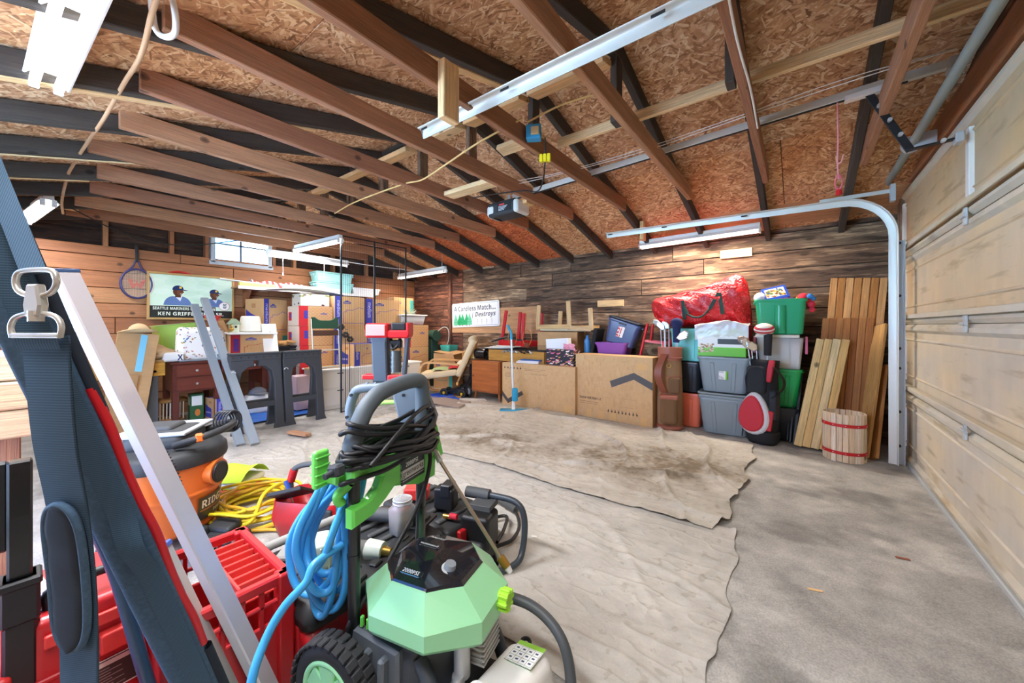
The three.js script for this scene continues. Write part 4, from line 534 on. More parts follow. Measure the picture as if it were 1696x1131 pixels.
// mop ----------------------------------------------------------------------
{
  const bl = plast(0x1f93b8), t = thing('spray_mop', 'blue and white spray mop standing in front of the flat carton', 'mop', [-2.84, 0, -3.73], 0.6);
  part(t, 'head', rbox(0.34, 0.018, 0.11, 0.008).translate(0, 0.022, 0), bl); part(t, 'pad', rbox(0.35, 0.012, 0.12, 0.005).translate(0, 0.007, 0), std(0xb8c4c8, { roughness: 1 })); part(t, 'joint', cbox(0.04, 0.08, 0.04, 0.008).translate(0, 0.06, 0), M.white);
  part(t, 'pole', rod([0, 0.08, 0], [-0.03, 0.92, -0.06], 0.013), std(0xd6dadb, { metalness: 0.5, roughness: 0.35 })); part(t, 'grip', tube([[-0.03, 0.9, -0.06], [-0.034, 0.98, -0.07], [-0.065, 1.05, -0.09], [-0.08, 1.08, -0.1]], 0.017, 16, 10), bl); part(t, 'bottle', put(new RoundedBoxGeometry(0.075, 0.17, 0.06, 4, 0.025), 0.02, 0.22, 0.03), bl); part(t, 'sprayer', cbox(0.03, 0.1, 0.03, 0.006).translate(0.0, 0.12, 0.02), M.white);
}
// sign ----------------------------------------------------------------------
{
  const tx = canvasTex(768, 320, (g, w, h) => { g.fillStyle = '#eff0ee'; g.fillRect(0, 0, w, h); g.strokeStyle = '#9aa0a0'; g.lineWidth = 5; g.strokeRect(10, 10, w - 20, h - 20); g.fillStyle = '#3c4450'; g.font = 'bold 92px sans-serif'; g.textAlign = 'left'; g.fillText('A Careless Match...', 34, 105, 690); g.font = 'italic bold 84px sans-serif'; g.fillText('Destroys', 385, 190, 330);
    const tr = (x, c) => { g.fillStyle = c; g.beginPath(); g.moveTo(x - 42, 300); g.lineTo(x - 38, 240); g.lineTo(x, 130); g.lineTo(x + 38, 240); g.lineTo(x + 42, 300); g.fill(); g.strokeStyle = '#1d6a44'; g.lineWidth = 3; g.beginPath(); g.moveTo(x - 40, 248); g.quadraticCurveTo(x, 268, x + 40, 248); g.moveTo(x - 30, 215); g.quadraticCurveTo(x, 230, x + 30, 215); g.stroke(); g.fillStyle = '#8a4a3a'; g.fillRect(x - 6, 298, 12, 12); };
    [60, 130, 180, 250, 300].forEach((x, i) => tr(x, ['#6cc29a', '#1f9a5e', '#2ba468', '#2ba468', '#66c094'][i])); g.strokeStyle = '#555c60'; g.lineWidth = 8; g.beginPath(); g.moveTo(345, 210); g.lineTo(358, 130); g.stroke(); g.lineWidth = 3; g.strokeStyle = '#80868a'; for (const x of [430, 500, 580, 660]) { g.beginPath(); g.moveTo(x, 300); g.lineTo(x, 220); g.moveTo(x - 12, 270); g.lineTo(x + 12, 255); g.moveTo(x - 10, 245); g.lineTo(x + 10, 232); g.stroke(); } });
  const t = thing('metal_sign', 'white rectangular sign about a careless match with green fir trees', 'sign', [-4.41, 1.27, ZB + 0.024], 0); t.rotation.z = 0.03; part(t, 'panel', flat(new THREE.BoxGeometry(1.08, 0.4, 0.004)), std(0xffffff, { map: tx, roughness: 0.4 })); part(t, 'edge', extr(rrect(1.1, 0.42, 0.04), 0.004, 0.001), M.white).position.z = -0.003;
}
// armchair ------------------------------------------------------------------
{
  const bw = woodMat(0xd9a250, { roughness: 0.4 }), cu = std(0xd8c49c, { roughness: 0.95 }), t = thing('bentwood_armchair', 'bentwood armchair with a cream cushion loaded with cloths', 'armchair', [-4.38, 0, -3.98], -0.9);
  for (const s of [-1, 1]) { const x = s * 0.3; const P = [[x, 0.03, -0.3], [x, 0.02, 0.1], [x, 0.05, 0.27], [x, 0.2, 0.31], [x, 0.44, 0.3], [x, 0.52, 0.24], [x, 0.53, 0.1], [x, 0.5, -0.25]]; const c = new THREE.CatmullRomCurve3(P.map((p) => V(...p))); const pts = c.getPoints(40), rings = pts.map((p, i) => { const tg = c.getTangent(i / 40), n = V(0, -tg.z, tg.y).normalize(), w = V(1, 0, 0); const h = 0.014, q = 0.03; return [p.clone().addScaledVector(n, h).addScaledVector(w, q), p.clone().addScaledVector(n, h).addScaledVector(w, -q), p.clone().addScaledVector(n, -h).addScaledVector(w, -q), p.clone().addScaledVector(n, -h).addScaledVector(w, q)]; }); const g = uvm(loft(rings).toNonIndexed()); g.computeVertexNormals(); part(t, 'arm_loop', g, bw); }
  part(t, 'seat_rail', [cbox(0.6, 0.06, 0.03).translate(0, 0.27, 0.24), cbox(0.6, 0.05, 0.03).translate(0, 0.22, -0.24)], bw); part(t, 'cushion_seat', put(new RoundedBoxGeometry(0.56, 0.09, 0.6, 4, 0.04), 0, 0.345, 0.06, 0.12), cu); part(t, 'cushion_back', put(new RoundedBoxGeometry(0.55, 0.09, 0.62, 4, 0.04), 0, 0.6, -0.36, 1.15), cu); part(t, 'head_roll', put(new THREE.CapsuleGeometry(0.06, 0.42, 6, 16), 0, 0.86, -0.45, 0, 0, PI / 2), cu); part(t, 'back_frame', [bar([-0.22, 0.2, -0.22], [-0.24, 0.85, -0.52], 0.04, 0.02), bar([0.22, 0.2, -0.22], [0.24, 0.85, -0.52], 0.04, 0.02)], bw);
  const cloth = (name, label, col, x, y, z, sx, sz, sy) => single(name, label, 'cloth', [uvm(surf(20, 20, (u, v) => V((u - 0.5) * sx * (0.85 + 0.3 * fbm(v * 4, 2, 2)), sy * Math.pow(Math.max(0, Math.cos((u - 0.5) * 2.6) * Math.cos((v - 0.5) * 2.6)), 0.6) + 0.025 * fbm(u * 7, v * 7, 3), (v - 0.5) * sz)))], std(col, { side: 2, roughness: 0.95 }), null, [x, y, z], -0.9);
  cloth('green_cloth', 'folded pale green cloth on the armchair seat', 0x9cae78, -4.38, 0.375, -3.95, 0.34, 0.3, 0.05); cloth('red_scarf', 'red scarf bunched on the armchair seat', 0xb8202c, -4.18, 0.39, -4.06, 0.3, 0.24, 0.09); cloth('cream_cloth', 'cream wrap on the armchair against its back', 0xd9cfb8, -4.12, 0.42, -4.13, 0.22, 0.2, 0.12);
  single('wooden_mug', 'small round wooden mug on the armchair back cushion', 'mug', [lathe([[0, 0], [0.045, 0], [0.05, 0.09], [0.04, 0.09], [0.035, 0.02], [0, 0.02]])], woodMat(0xd09a4c), null, [-4.1, 0.56, -4.16]);
}
single('blue_mat', 'bright blue ribbed mat on the floor before the armchair', 'mat', [cbox(0.6, 0.03, 0.42, 0.008).translate(0, 0.015, 0), ...Array.from({ length: 7 }, (_, i) => cbox(0.03, 0.008, 0.42).translate(-0.27 + i * 0.09, 0.034, 0))], std(0x1f5fd0, { roughness: 0.6 }), null, [-4.18, 0.002, -3.72], -0.5);
single('grey_rug', 'folded grey-brown rug lying on the floor before the cabinet', 'rug', [uvm(surf(30, 16, (u, v) => V((u - 0.5) * 0.75, 0.03 + 0.02 * Math.sin(u * 4) + 0.01 * fbm(u * 6, v * 6, 3), (v - 0.5) * 0.42))), cbox(0.72, 0.03, 0.4, 0.008).translate(0, 0.018, 0)], std(0x9c8c82, { roughness: 1, side: 2 }), null, [-3.86, 0.004, -3.45], 0.35);
{ const t = thing('toy_tractor', 'tangle of small black and yellow wheeled toys under the armchair', 'toy', [-4.12, 0, -3.98], 0.4); part(t, 'chassis', [bar([-0.2, 0.08, 0], [0.2, 0.1, 0.05], 0.05, 0.06), bar([-0.1, 0.1, 0.1], [0.15, 0.17, -0.05], 0.03, 0.03)], M.black); for (const [x, z] of [[-0.16, 0.08], [0.14, 0.12], [-0.14, -0.06], [0.16, -0.05]]) { const w = part(t, 'wheel', tor(0.05, 0.02, 8, 18).translate(x, 0.07, z), M.rubber); part(w, 'hub', put(cyl(0.02, 0.02, 0.03, 10), x, 0.07, z, PI / 2), std(0xd8b020)); } }
{ const t = thing('folded_stroller', 'folded black stroller with small wheels beside the orange cabinet', 'stroller', [-3.98, 0, -4.22], -0.3); for (const x of [-0.1, 0.09]) { const w = part(t, 'wheel', tor(0.075, 0.016, 10, 24).translate(x, 0.092, 0.14), M.rubber); part(w, 'hub', put(cyl(0.045, 0.045, 0.02, 16), x, 0.092, 0.14, PI / 2), std(0xc8ccd0, { metalness: 0.4 })); } part(t, 'frame', [rod([-0.1, 0.09, 0.12], [0.0, 0.52, -0.05], 0.012), rod([0.09, 0.09, 0.12], [0.12, 0.5, -0.05], 0.012)], M.black); part(t, 'fabric', rbox(0.2, 0.34, 0.09, 0.03).translate(0.04, 0.32, 0.01), M.blackMatte); }
// ================================================================ AT THE FAR END WALL
const Q = PI / 2;
{ // tennis racket on the boards
  const t = thing('tennis_racket', 'tennis racket with a red mark on its strings hanging on the boards', 'racket', [XL + 0.03, 1.555, -0.79], Q);
  const oval = (rx, ry, n = 40) => Array.from({ length: n }, (_, i) => { const a = i / n * 2 * PI; return V(rx * Math.sin(a), ry * Math.cos(a), 0); });
  part(t, 'frame', [tube(oval(0.13, 0.165), 0.012, 80, 8, true)], std(0x3a3566, { roughness: 0.35 })); part(t, 'bumper', tube(oval(0.134, 0.169).slice(4, 16), 0.011, 40, 8), std(0xe8e0d8, { roughness: 0.4 }));
  part(t, 'throat', [tube([[-0.08, 0.13, 0], [-0.035, 0.19, 0], [-0.012, 0.26, 0]], 0.01, 16, 8), tube([[0.08, 0.13, 0], [0.035, 0.19, 0], [0.012, 0.26, 0]], 0.01, 16, 8)], std(0x3a3566, { roughness: 0.35 })); part(t, 'grip', rbox(0.03, 0.2, 0.026, 0.01).translate(0, 0.345, 0), M.black);
  const s = []; for (let i = -9; i <= 9; i++) { const x = i * 0.0128, y = 0.16 * Math.sqrt(Math.max(0, 1 - (x / 0.126) ** 2)); if (y > 0.02) s.push(rod([x, -y, 0], [x, y, 0], 0.0011, 0.0011, 4)); } for (let j = -11; j <= 11; j++) { const y = j * 0.0138, x = 0.126 * Math.sqrt(Math.max(0, 1 - (y / 0.16) ** 2)); if (x > 0.02) s.push(rod([-x, y, 0.001], [x, y, 0.001], 0.0011, 0.0011, 4)); }
  part(t, 'strings', s, std(0xe9e2d0)); part(t, 'string_mark', [extr([[-0.075, 0.05], [-0.045, 0.05], [-0.02, -0.02], [0, 0.03], [0.02, -0.02], [0.045, 0.05], [0.075, 0.05], [0.035, -0.06], [0, -0.015], [-0.035, -0.06]], 0.002, 0)], std(0xc84a38, { transparent: false }));
}
{ // framed baseball print
  const tx = canvasTex(820, 560, (g, w, h) => {
    const gr = '#cfe6d0'; g.fillStyle = gr; g.fillRect(0, 0, w, h); for (let i = 0; i < 40; i++) { g.fillStyle = i % 2 ? 'rgba(235,245,230,0.18)' : 'rgba(160,205,180,0.16)'; g.beginPath(); g.ellipse(rnd() * w, rnd() * h * 0.7, 90, 40, 0, 0, 7); g.fill(); }
    const man = (x, y, s, d) => { g.save(); g.translate(x, y); g.scale(s * d, s); g.fillStyle = '#5f78a8'; g.beginPath(); g.moveTo(-130, 190); g.quadraticCurveTo(-120, 95, -50, 78); g.lineTo(40, 78); g.quadraticCurveTo(110, 95, 128, 190); g.fill(); g.fillStyle = '#d8dce4'; g.beginPath(); g.moveTo(-30, 80); g.lineTo(20, 140); g.lineTo(38, 78); g.fill(); g.fillStyle = '#5a3626'; g.beginPath(); g.ellipse(0, 18, 46, 58, 0.05, 0, 7); g.fill(); g.fillRect(-26, 55, 52, 36); g.fillStyle = '#6e4430'; g.beginPath(); g.ellipse(16, 24, 26, 40, 0, 0, 7); g.fill(); g.beginPath(); g.ellipse(47, 22, 9, 10, 0, 0, 7); g.fill(); g.fillStyle = '#2e1a12'; g.fillRect(14, 8, 22, 5); g.fillStyle = '#f0e6e0'; g.fillRect(20, 44, 20, 6); g.fillStyle = '#23305e'; g.beginPath(); g.moveTo(-52, 0); g.quadraticCurveTo(-50, -58, 6, -58); g.quadraticCurveTo(50, -52, 50, -10); g.lineTo(92, 0); g.quadraticCurveTo(70, 12, 40, 0); g.fill(); g.fillStyle = '#e0b83a'; g.fillRect(12, -46, 22, 26); g.restore(); };
    man(260, 195, 1.05, 1); man(625, 215, 0.98, 1); g.fillStyle = '#f4f4f2'; g.beginPath(); g.arc(735, 390, 58, 0, 7); g.fill(); g.strokeStyle = '#b03030'; g.lineWidth = 4; g.stroke(); g.fillStyle = '#20243a'; g.font = 'bold italic 44px sans-serif'; g.textAlign = 'center'; g.fillText('M', 735, 385); g.fillText('M', 735, 420);
    g.fillStyle = '#2a2c2a'; g.fillRect(0, 405, 640, 155); g.fillRect(0, 455, w, 105); g.fillStyle = '#dfe6d8'; g.textAlign = 'left'; g.font = 'bold 50px sans-serif'; g.fillText('SEATTLE MARINERS FATHER & SON', 26, 455, 610); g.font = 'bold 62px sans-serif'; g.fillText('KEN GRIFFEY, JR. & SR.', 70, 528, 660);
  });
  const t = thing('framed_print', 'framed baseball print of two men in blue caps', 'picture', [XL + 0.025, 1.43, -1.295], Q); part(t, 'print', flat(new THREE.BoxGeometry(0.8, 0.52, 0.004)), std(0xffffff, { map: tx, roughness: 0.25 })).position.z = 0.004; const fm = woodMat(0xd6ac6c, { roughness: 0.4 });
  for (const s of [-1, 1]) { part(t, 'frame_rail', cbox(0.85, 0.024, 0.022).translate(0, s * 0.27, 0.006), fm); part(t, 'frame_rail', cbox(0.024, 0.54, 0.022).translate(s * 0.412, 0, 0.006), fm); }
  single('red_hoop', 'red plastic hoop hanging behind the framed print', 'hoop', tor(0.21, 0.013, 8, 44), std(0xc8302c, { roughness: 0.35 }), null, [XL + 0.012, 1.525, -1.17], Q);
}
{ // shelf and its load
  const s = thing('wall_shelf', 'long wooden shelf on brackets over the moving boxes', 'shelf', [XL, 0, 0]); part(s, 'board', cbox(0.3, 0.022, 1.95).translate(0.15, 1.58, -2.66), M.endwall[2]); part(s, 'front_lip', cbox(0.012, 0.04, 1.95).translate(0.306, 1.575, -2.66), M.white);
  for (const z of [-1.84, -3.4]) part(s, 'bracket', put(extr([[0, 0], [0.24, 0], [0.24, -0.03], [0.05, -0.22], [0, -0.24]], 0.03, 0.002), 0, 1.568, z), M.endwall[3]);
  single('long_level', 'pale yellow spirit level lying at the end of the wall shelf', 'level', cbox(0.05, 0.05, 0.42, 0.004), std(0xe6dc7a), null, [XL + 0.25, 1.617, -1.92]);
  single('rolled_flag', 'crumpled red and white striped cloth on the wall shelf', 'cloth', [uvm(surf(50, 16, (u, v) => V((v - 0.5) * 0.22, 0.1 * Math.sin(v * PI) * (0.6 + 0.7 * fbm(u * 7, v * 3, 3)), (0.5 - u) * 0.66)))], std(0xffffff, { side: 2, roughness: 0.9, map: canvasTex(256, 64, (g) => { g.fillStyle = '#f0e8e2'; g.fillRect(0, 0, 256, 64); g.fillStyle = '#d85050'; for (let i = 0; i < 7; i++) g.fillRect(i * 38, 0, 19, 64); }, [0.5, 0.2]) }), null, [XL + 0.16, 1.592, -2.2], 0);
  single('steel_tube', 'thin steel tube jutting from the wall shelf', 'tube', rod([0, 0, 0.0], [0.02, -0.03, -0.55], 0.012), M.steel, null, [XL + 0.2, 1.67, -1.52]);
  single('white_roll', 'white paper roll along the front of the wall shelf', 'roll', rod([0, 0, -0.45], [0, 0, 0.4], 0.035), M.white, null, [XL + 0.255, 1.628, -2.62]);
  const tb = plast(0xa6e2dc, { roughness: 0.25 }); tote('lower pale teal bin on the wall shelf', 0.58, 0.135, 0.26, [XL + 0.16, 1.592, -2.98], Q, tb, { taper: 0.92, ribs: 0, lid: tb, r: 0.03 }); tote('upper pale teal bin on the wall shelf', 0.58, 0.125, 0.26, [XL + 0.16, 1.755, -2.98], Q, tb, { taper: 0.92, ribs: 0, lid: tb, r: 0.03 });
  tote('white shallow tray at the far end of the wall shelf', 0.5, 0.11, 0.24, [XL + 0.17, 1.592, -3.52 + 0.0], Q, M.white, { taper: 0.9, ribs: 0, r: 0.03 });
}
// desk --------------------------------------------------------------------
{
  const dm = woodMat(0x6b2f22, { roughness: 0.35 }), dm2 = woodMat(0x7c3a2a, { roughness: 0.35 }), t = thing('kneehole_desk', 'dark mahogany kneehole desk with round knobs', 'desk', [-5.52, 0, -1.59], Q);   // local x -> -z, local z -> +x
  part(t, 'desktop', cbox(1.3, 0.025, 0.54, 0.005).translate(0, 0.668, 0), dm);
  for (const s of [-1, 1]) { part(t, 'pedestal', cbox(0.4, 0.3, 0.48).translate(s * 0.42, 0.505, 0), dm); for (const y of [0.585, 0.44]) { const d = part(t, 'drawer', cbox(0.33, 0.13, 0.02, 0.004).translate(s * 0.43, y, 0.244), dm2); part(d, 'knob', [put(cyl(0.012, 0.009, 0.022, 14), s * 0.43, y, 0.265, Q), sph(0.015, 12, 8).translate(s * 0.43, y, 0.28)], std(0xb0a89a, { metalness: 0.5, roughness: 0.3 })); }
    for (const x of [0.24, 0.6]) for (const z of [-0.21, 0.21]) part(t, 'leg', [cbox(0.055, 0.66, 0.055, 0.004).translate(s * x, 0.33, z)], dm); }
  const d = part(t, 'drawer', cbox(0.4, 0.11, 0.02).translate(0, 0.6, 0.235), dm2); for (const x of [-0.12, 0.12]) part(d, 'knob', sph(0.015, 12, 8).translate(x, 0.6, 0.256), M.steel); part(t, 'kneehole_panel', cbox(0.44, 0.11, 0.4).translate(0, 0.6, 0.0), dm);
}
{ const w = thing('timber_workbench', 'yellow timber bench end on a dark grey leg beside the desk', 'workbench', [-5.55, 0, -0.55]); part(w, 'beam', cbox(0.09, 0.14, 0.72).translate(0.2, 0.62, 0), woodMat(0xd69a2c, { roughness: 0.5 })); part(w, 'bench_top', cbox(0.5, 0.03, 0.74).translate(0, 0.705, 0), woodMat(0xb98d50)); for (const z of [-0.26, 0.3]) part(w, 'leg', cbox(0.09, 0.55, 0.09).translate(0.2, 0.275, z), std(0x54575a)); for (const z of [-0.28, -0.28]) part(w, 'bolt', put(cyl(0.012, 0.012, 0.01, 10), 0.25, z === -0.28 ? 0.6 : 0.65, z, 0, 0, Q), M.black); }
// flattened cartons with a hat on top
for (let i = 0; i < 4; i++) single('flattened_carton', ['wide flattened carton with a blue tape strip at the front of the leaning pile', 'second flattened carton in the leaning pile below the hat', 'third flattened carton in the leaning pile below the hat', 'narrow short flattened carton in front of the leaning pile'][i], 'cardboard', i < 3 ? bar([0, 0, 0], [-0.2, 1.0, -0.16], 0.014, 0.3 - i * 0.02, 0.003, 0.0).translate(-i * 0.022, 0, -i * 0.01) : bar([0.07, 0, 0.04], [-0.06, 0.6, -0.06], 0.012, 0.16, 0.003), i % 2 ? kraftDark : kraft, null, [-5.08, 0.0, -0.55]);
single('blue_tape_strip', 'strip of blue tape stuck down the flattened cartons', 'tape', bar([0, 0.62, 0], [-0.072, 0.98, -0.058], 0.002, 0.05, 0.0005), std(0x7cc4dc), null, [-5.192, 0, -0.69]);
{ const h = thing('cowboy_hat', 'straw cowboy hat resting on the flattened cartons', 'hat', [-5.3, 1.0, -0.71]); const hm = std(0xd6b98a, { roughness: 0.95 }); part(h, 'brim', uvm(surf(48, 6, (u, v) => { const a = u * 2 * PI, r = 0.065 + v * 0.06; return V(r * Math.cos(a) * 1.0, 0.005 + 0.04 * v * Math.cos(a) ** 2 * v, r * Math.sin(a) * 1.25); })), std(0xd6b98a, { roughness: 0.95, side: 2 })); part(h, 'crown', uvm(put(new THREE.SphereGeometry(0.074, 24, 14, 0, 2 * PI, 0, PI / 2).scale(0.95, 1.25, 1.15), 0, 0.005, 0)), hm); part(h, 'hat_band', tor(0.073, 0.006, 6, 30).rotateX(Q).scale(0.98, 1, 1.15).translate(0, 0.02, 0), std(0x8a6a44)); }
// things on the desk and the bench
single('green_bin', 'translucent lime green bin on the desk behind the floral bag', 'bin', [uvm(loft([rring(0.3, 0.26, 0.03, 0), rring(0.36, 0.32, 0.03, 0.36), rring(0.38, 0.34, 0.03, 0.375)]))], phys(0xb4dc6a, { roughness: 0.3, transmission: 0.3, thickness: 0 }), null, [-5.72, 0.72, -1.1], Q).rotation.z = 0.12;
{ const fl = canvasTex(256, 256, (g) => { g.fillStyle = '#efe9de'; g.fillRect(0, 0, 256, 256); for (let i = 0; i < 60; i++) { const x = rnd() * 256, y = rnd() * 256, c = pick(['#c86a5a', '#7a8a5a', '#8a6a8a', '#c8a05a', '#5a7a9a']); g.fillStyle = c; g.beginPath(); g.ellipse(x, y, rr(4, 10), rr(3, 6), rnd() * 3, 0, 7); g.fill(); } }, [0.35, 0.35]);
  const g = new RoundedBoxGeometry(0.44, 0.37, 0.2, 8, 0.07), p = g.attributes.position; for (let i = 0; i < p.count; i++) { const x = p.getX(i), y = p.getY(i), z = p.getZ(i); p.setXYZ(i, x * (1.05 - 0.18 * (y + 0.18)), y + 0.02 * Math.sin(x * 20) * (y > 0 ? 1 : 0), z + 0.02 * (fbm(x * 9 + 5, y * 9, 3) - 0.5)); } g.computeVertexNormals(); const b = thing('floral_bag', 'white floral fabric bag sagging on the desk', 'bag', [-5.42, 0.682, -1.24], Q - 0.1); part(b, 'body', put(uvm(g), 0, 0.19, 0), std(0xffffff, { map: fl, roughness: 0.95 })); part(b, 'grey_tray', rbox(0.46, 0.02, 0.24, 0.01).translate(0.02, 0.01, 0.02), M.grey);
}
single('torn_sack', 'crumpled tan paper sack with dark lettering on the bench end', 'sack', [(() => { const g = new THREE.IcosahedronGeometry(0.13, 4), p = g.attributes.position; for (let i = 0; i < p.count; i++) { const x = p.getX(i), y = p.getY(i), z = p.getZ(i), k = 0.8 + 0.5 * fbm(x * 12 + 9, y * 12 + z * 9, 3); p.setXYZ(i, x * k * 1.2, y * k * 0.62, z * k * 1.3); } g.computeVertexNormals(); return uvm(g); })()], std(0xb99a72, { roughness: 0.9 }), null, [-5.45, 0.79, -0.82]);
single('black_letter_bag', 'small white bag with dark letters beside the torn sack', 'bag', rbox(0.1, 0.1, 0.18, 0.03), std(0xffffff, { map: canvasTex(128, 64, (g) => { g.fillStyle = '#e8e4da'; g.fillRect(0, 0, 128, 64); g.fillStyle = '#2a2a50'; g.font = 'bold 46px sans-serif'; g.fillText('NX', 24, 48); }, [0.2, 0.12]) }), null, [-5.33, 0.74, -0.98]);
{ const t = thing('red_funnel', 'red plastic funnel lying on the floral bag', 'funnel', [-5.5, 1.09, -1.36], 0); part(t, 'cone', lathe([[0.012, -0.02], [0.085, 0.1], [0.092, 0.1], [0.092, 0.105], [0.08, 0.105], [0.01, -0.015]]), std(0xe0484c, { roughness: 0.35 })); part(t, 'spout', lathe([[0.008, -0.035], [0.013, -0.035], [0.014, -0.02], [0.01, -0.02]]), std(0xe0484c, { roughness: 0.35 })); }
{ const c = carton('redline', 'open moving box with a roof line print on the desk, loaded with white pots', 0.44, 0.3, 0.34, [-5.4, 0.682, -1.68], Q, null, false); part(c, 'inner_paper', put(rbox(0.5, 0.02, 0.4, 0.006), 0, 0.31, 0.04, 0.06), M.white); part(c, 'flap', put(cbox(0.006, 0.2, 0.33, 0.002), -0.25, 0.36, 0, 0, 0, 0.35), kraft);
  single('white_planter', 'white upturned planter on the open moving box', 'planter', lathe([[0, 0.19], [0.09, 0.19], [0.1, 0.175], [0.125, 0.01], [0.12, 0], [0, 0]]), M.cream, null, [-5.36, 1.002, -1.7]);
  const b = thing('birdhouse', 'small pale green birdhouse on the open moving box', 'birdhouse', [-5.26, 1.002, -1.5], Q + 0.3); part(b, 'house', cbox(0.08, 0.09, 0.07).translate(0, 0.045, 0), std(0xc8d8c0)); part(b, 'roof', put(extr([[-0.06, 0], [0, 0.06], [0.06, 0]], 0.09, 0.003), 0, 0.09, 0), std(0x8fa88c)); part(b, 'entrance', put(cyl(0.014, 0.014, 0.004, 14), 0, 0.06, 0.036, Q), M.black);
  single('brass_trinket', 'small brass trinket beside the birdhouse', 'trinket', [sph(0.025).translate(0, 0.03, 0), tor(0.02, 0.006).translate(0, 0.06, 0)], M.brass, null, [-5.2, 1.002, -1.46]);
  const f = thing('framed_drawing', 'white framed card with a dark flower leaning by the open box', 'picture', [-5.18, 0.70, -1.87], Q); f.rotation.x = -0.25; part(f, 'card', flat(new THREE.BoxGeometry(0.16, 0.38, 0.01).translate(0, 0.22, 0)), std(0xffffff, { map: canvasTex(96, 192, (g) => { g.fillStyle = '#efece2'; g.fillRect(0, 0, 96, 192); g.fillStyle = '#4a4038'; for (let i = 0; i < 6; i++) { g.beginPath(); g.arc(48 + 14 * Math.cos(i), 70 + 14 * Math.sin(i), 7, 0, 7); g.fill(); } }), roughness: 0.6 }));
}
{ const b = thing('wicker_basket', 'black wicker basket at the end of the desk', 'basket', [-5.36, 0.682, -2.06]); for (let k = 0; k < 4; k++) part(b, 'weave', uvm(loft([rring(0.2, 0.26, 0.03, 0.005 + k * 0.03).map((v) => v), rring(0.215, 0.28, 0.03, 0.03 + k * 0.03)], true, k === 0)), M.blackMatte); part(b, 'basket_rim', tube(rring(0.22, 0.285, 0.03, 0.127, 3), 0.008, 60, 6, true), M.blackMatte);
  single('leather_glove', 'tan leather work glove lying on the black basket', 'glove', [put(new THREE.CapsuleGeometry(0.035, 0.14, 6, 12), 0, 0, 0, 0.2, 0, Q), put(new THREE.CapsuleGeometry(0.013, 0.07, 5, 10), 0.12, 0.02, 0.03, 0, 0.3, Q - 0.2), put(new THREE.CapsuleGeometry(0.013, 0.08, 5, 10), 0.13, 0.02, 0.005, 0, 0.1, Q - 0.2), put(new THREE.CapsuleGeometry(0.013, 0.07, 5, 10), 0.12, 0.015, -0.02, 0, -0.1, Q), put(new THREE.CapsuleGeometry(0.012, 0.05, 5, 10), 0.03, 0.0, 0.045, 0, 0.8, Q)].map((g) => uvm(g)), std(0xc08a4e, { roughness: 0.85 }), null, [-5.3, 0.85, -2.0], 1.2); }
// under the desk
carton('medium', 'small plain carton under the desk kneehole', 0.28, 0.24, 0.26, [-5.4, 0.0, -1.45], Q + 0.15, null);
{ const b = thing('wire_rack_basket', 'open wicker cradle with white rods under the left of the desk', 'basket', [-5.62, 0, -1.0]); part(b, 'rail', [tube(rring(0.2, 0.26, 0.06, 0.24, 3), 0.02, 40, 8, true), tube(rring(0.18, 0.24, 0.06, 0.03, 3), 0.018, 40, 8, true)], woodMat(0xc08e54)); for (let i = 0; i < 8; i++) part(b, 'spindle', rod([0.09, 0.03, -0.1 + i * 0.028], [0.1, 0.24, -0.1 + i * 0.028], 0.006), M.cream); }
single('garden_feed_box', 'green garden product box with a white panel under the desk', 'box', cartonGeo(0.12, 0.3, 0.1).translate(0, 0.15, 0), std(0xffffff, { map: canvasTex(256, 192, (g) => { g.fillStyle = '#2a5a30'; g.fillRect(0, 0, 256, 192); g.fillStyle = '#e4e2d8'; g.fillRect(14, 14, 100, 70); g.fillStyle = '#c8702a'; g.beginPath(); g.arc(70, 135, 26, 0, 7); g.fill(); g.fillStyle = '#b8b090'; g.fillRect(140, 20, 90, 60); }), roughness: 0.5 }), null, [-5.48, 0, -1.2], Q);
single('baseball_cap', 'grey cap lying under the desk behind the sawhorse', 'cap', [uvm(put(new THREE.SphereGeometry(0.09, 20, 10, 0, 2 * PI, 0, Q).scale(1, 0.9, 1.1), 0, 0, 0)), put(rbox(0.1, 0.012, 0.12, 0.005), 0.11, 0.01, 0)], std(0x6e7076, { roughness: 0.95 }), null, [-5.3, 0.24, -1.76]); 
single('white_sack', 'white crumpled sack under the desk behind the sawhorse', 'sack', rbox(0.22, 0.23, 0.3, 0.06, 4), std(0xe2ded4, { roughness: 0.9 }), null, [-5.3, 0.118, -1.76]);
single('blue_tarp', 'blue folded tarp on the floor below the sawhorse', 'tarp', [uvm(surf(24, 30, (u, v) => V((u - 0.5) * 0.5, 0.012 + 0.02 * fbm(u * 6, v * 8, 3), (v - 0.5) * 0.85)))], std(0x2a68c4, { side: 2, roughness: 0.5 }), null, [-4.95, 0.0, -1.8]);
single('pink_box', 'pink and white box behind the sawhorse legs', 'box', rbox(0.2, 0.42, 0.16, 0.01), std(0xe6ccd0), null, [-5.0, 0.24, -2.12]);
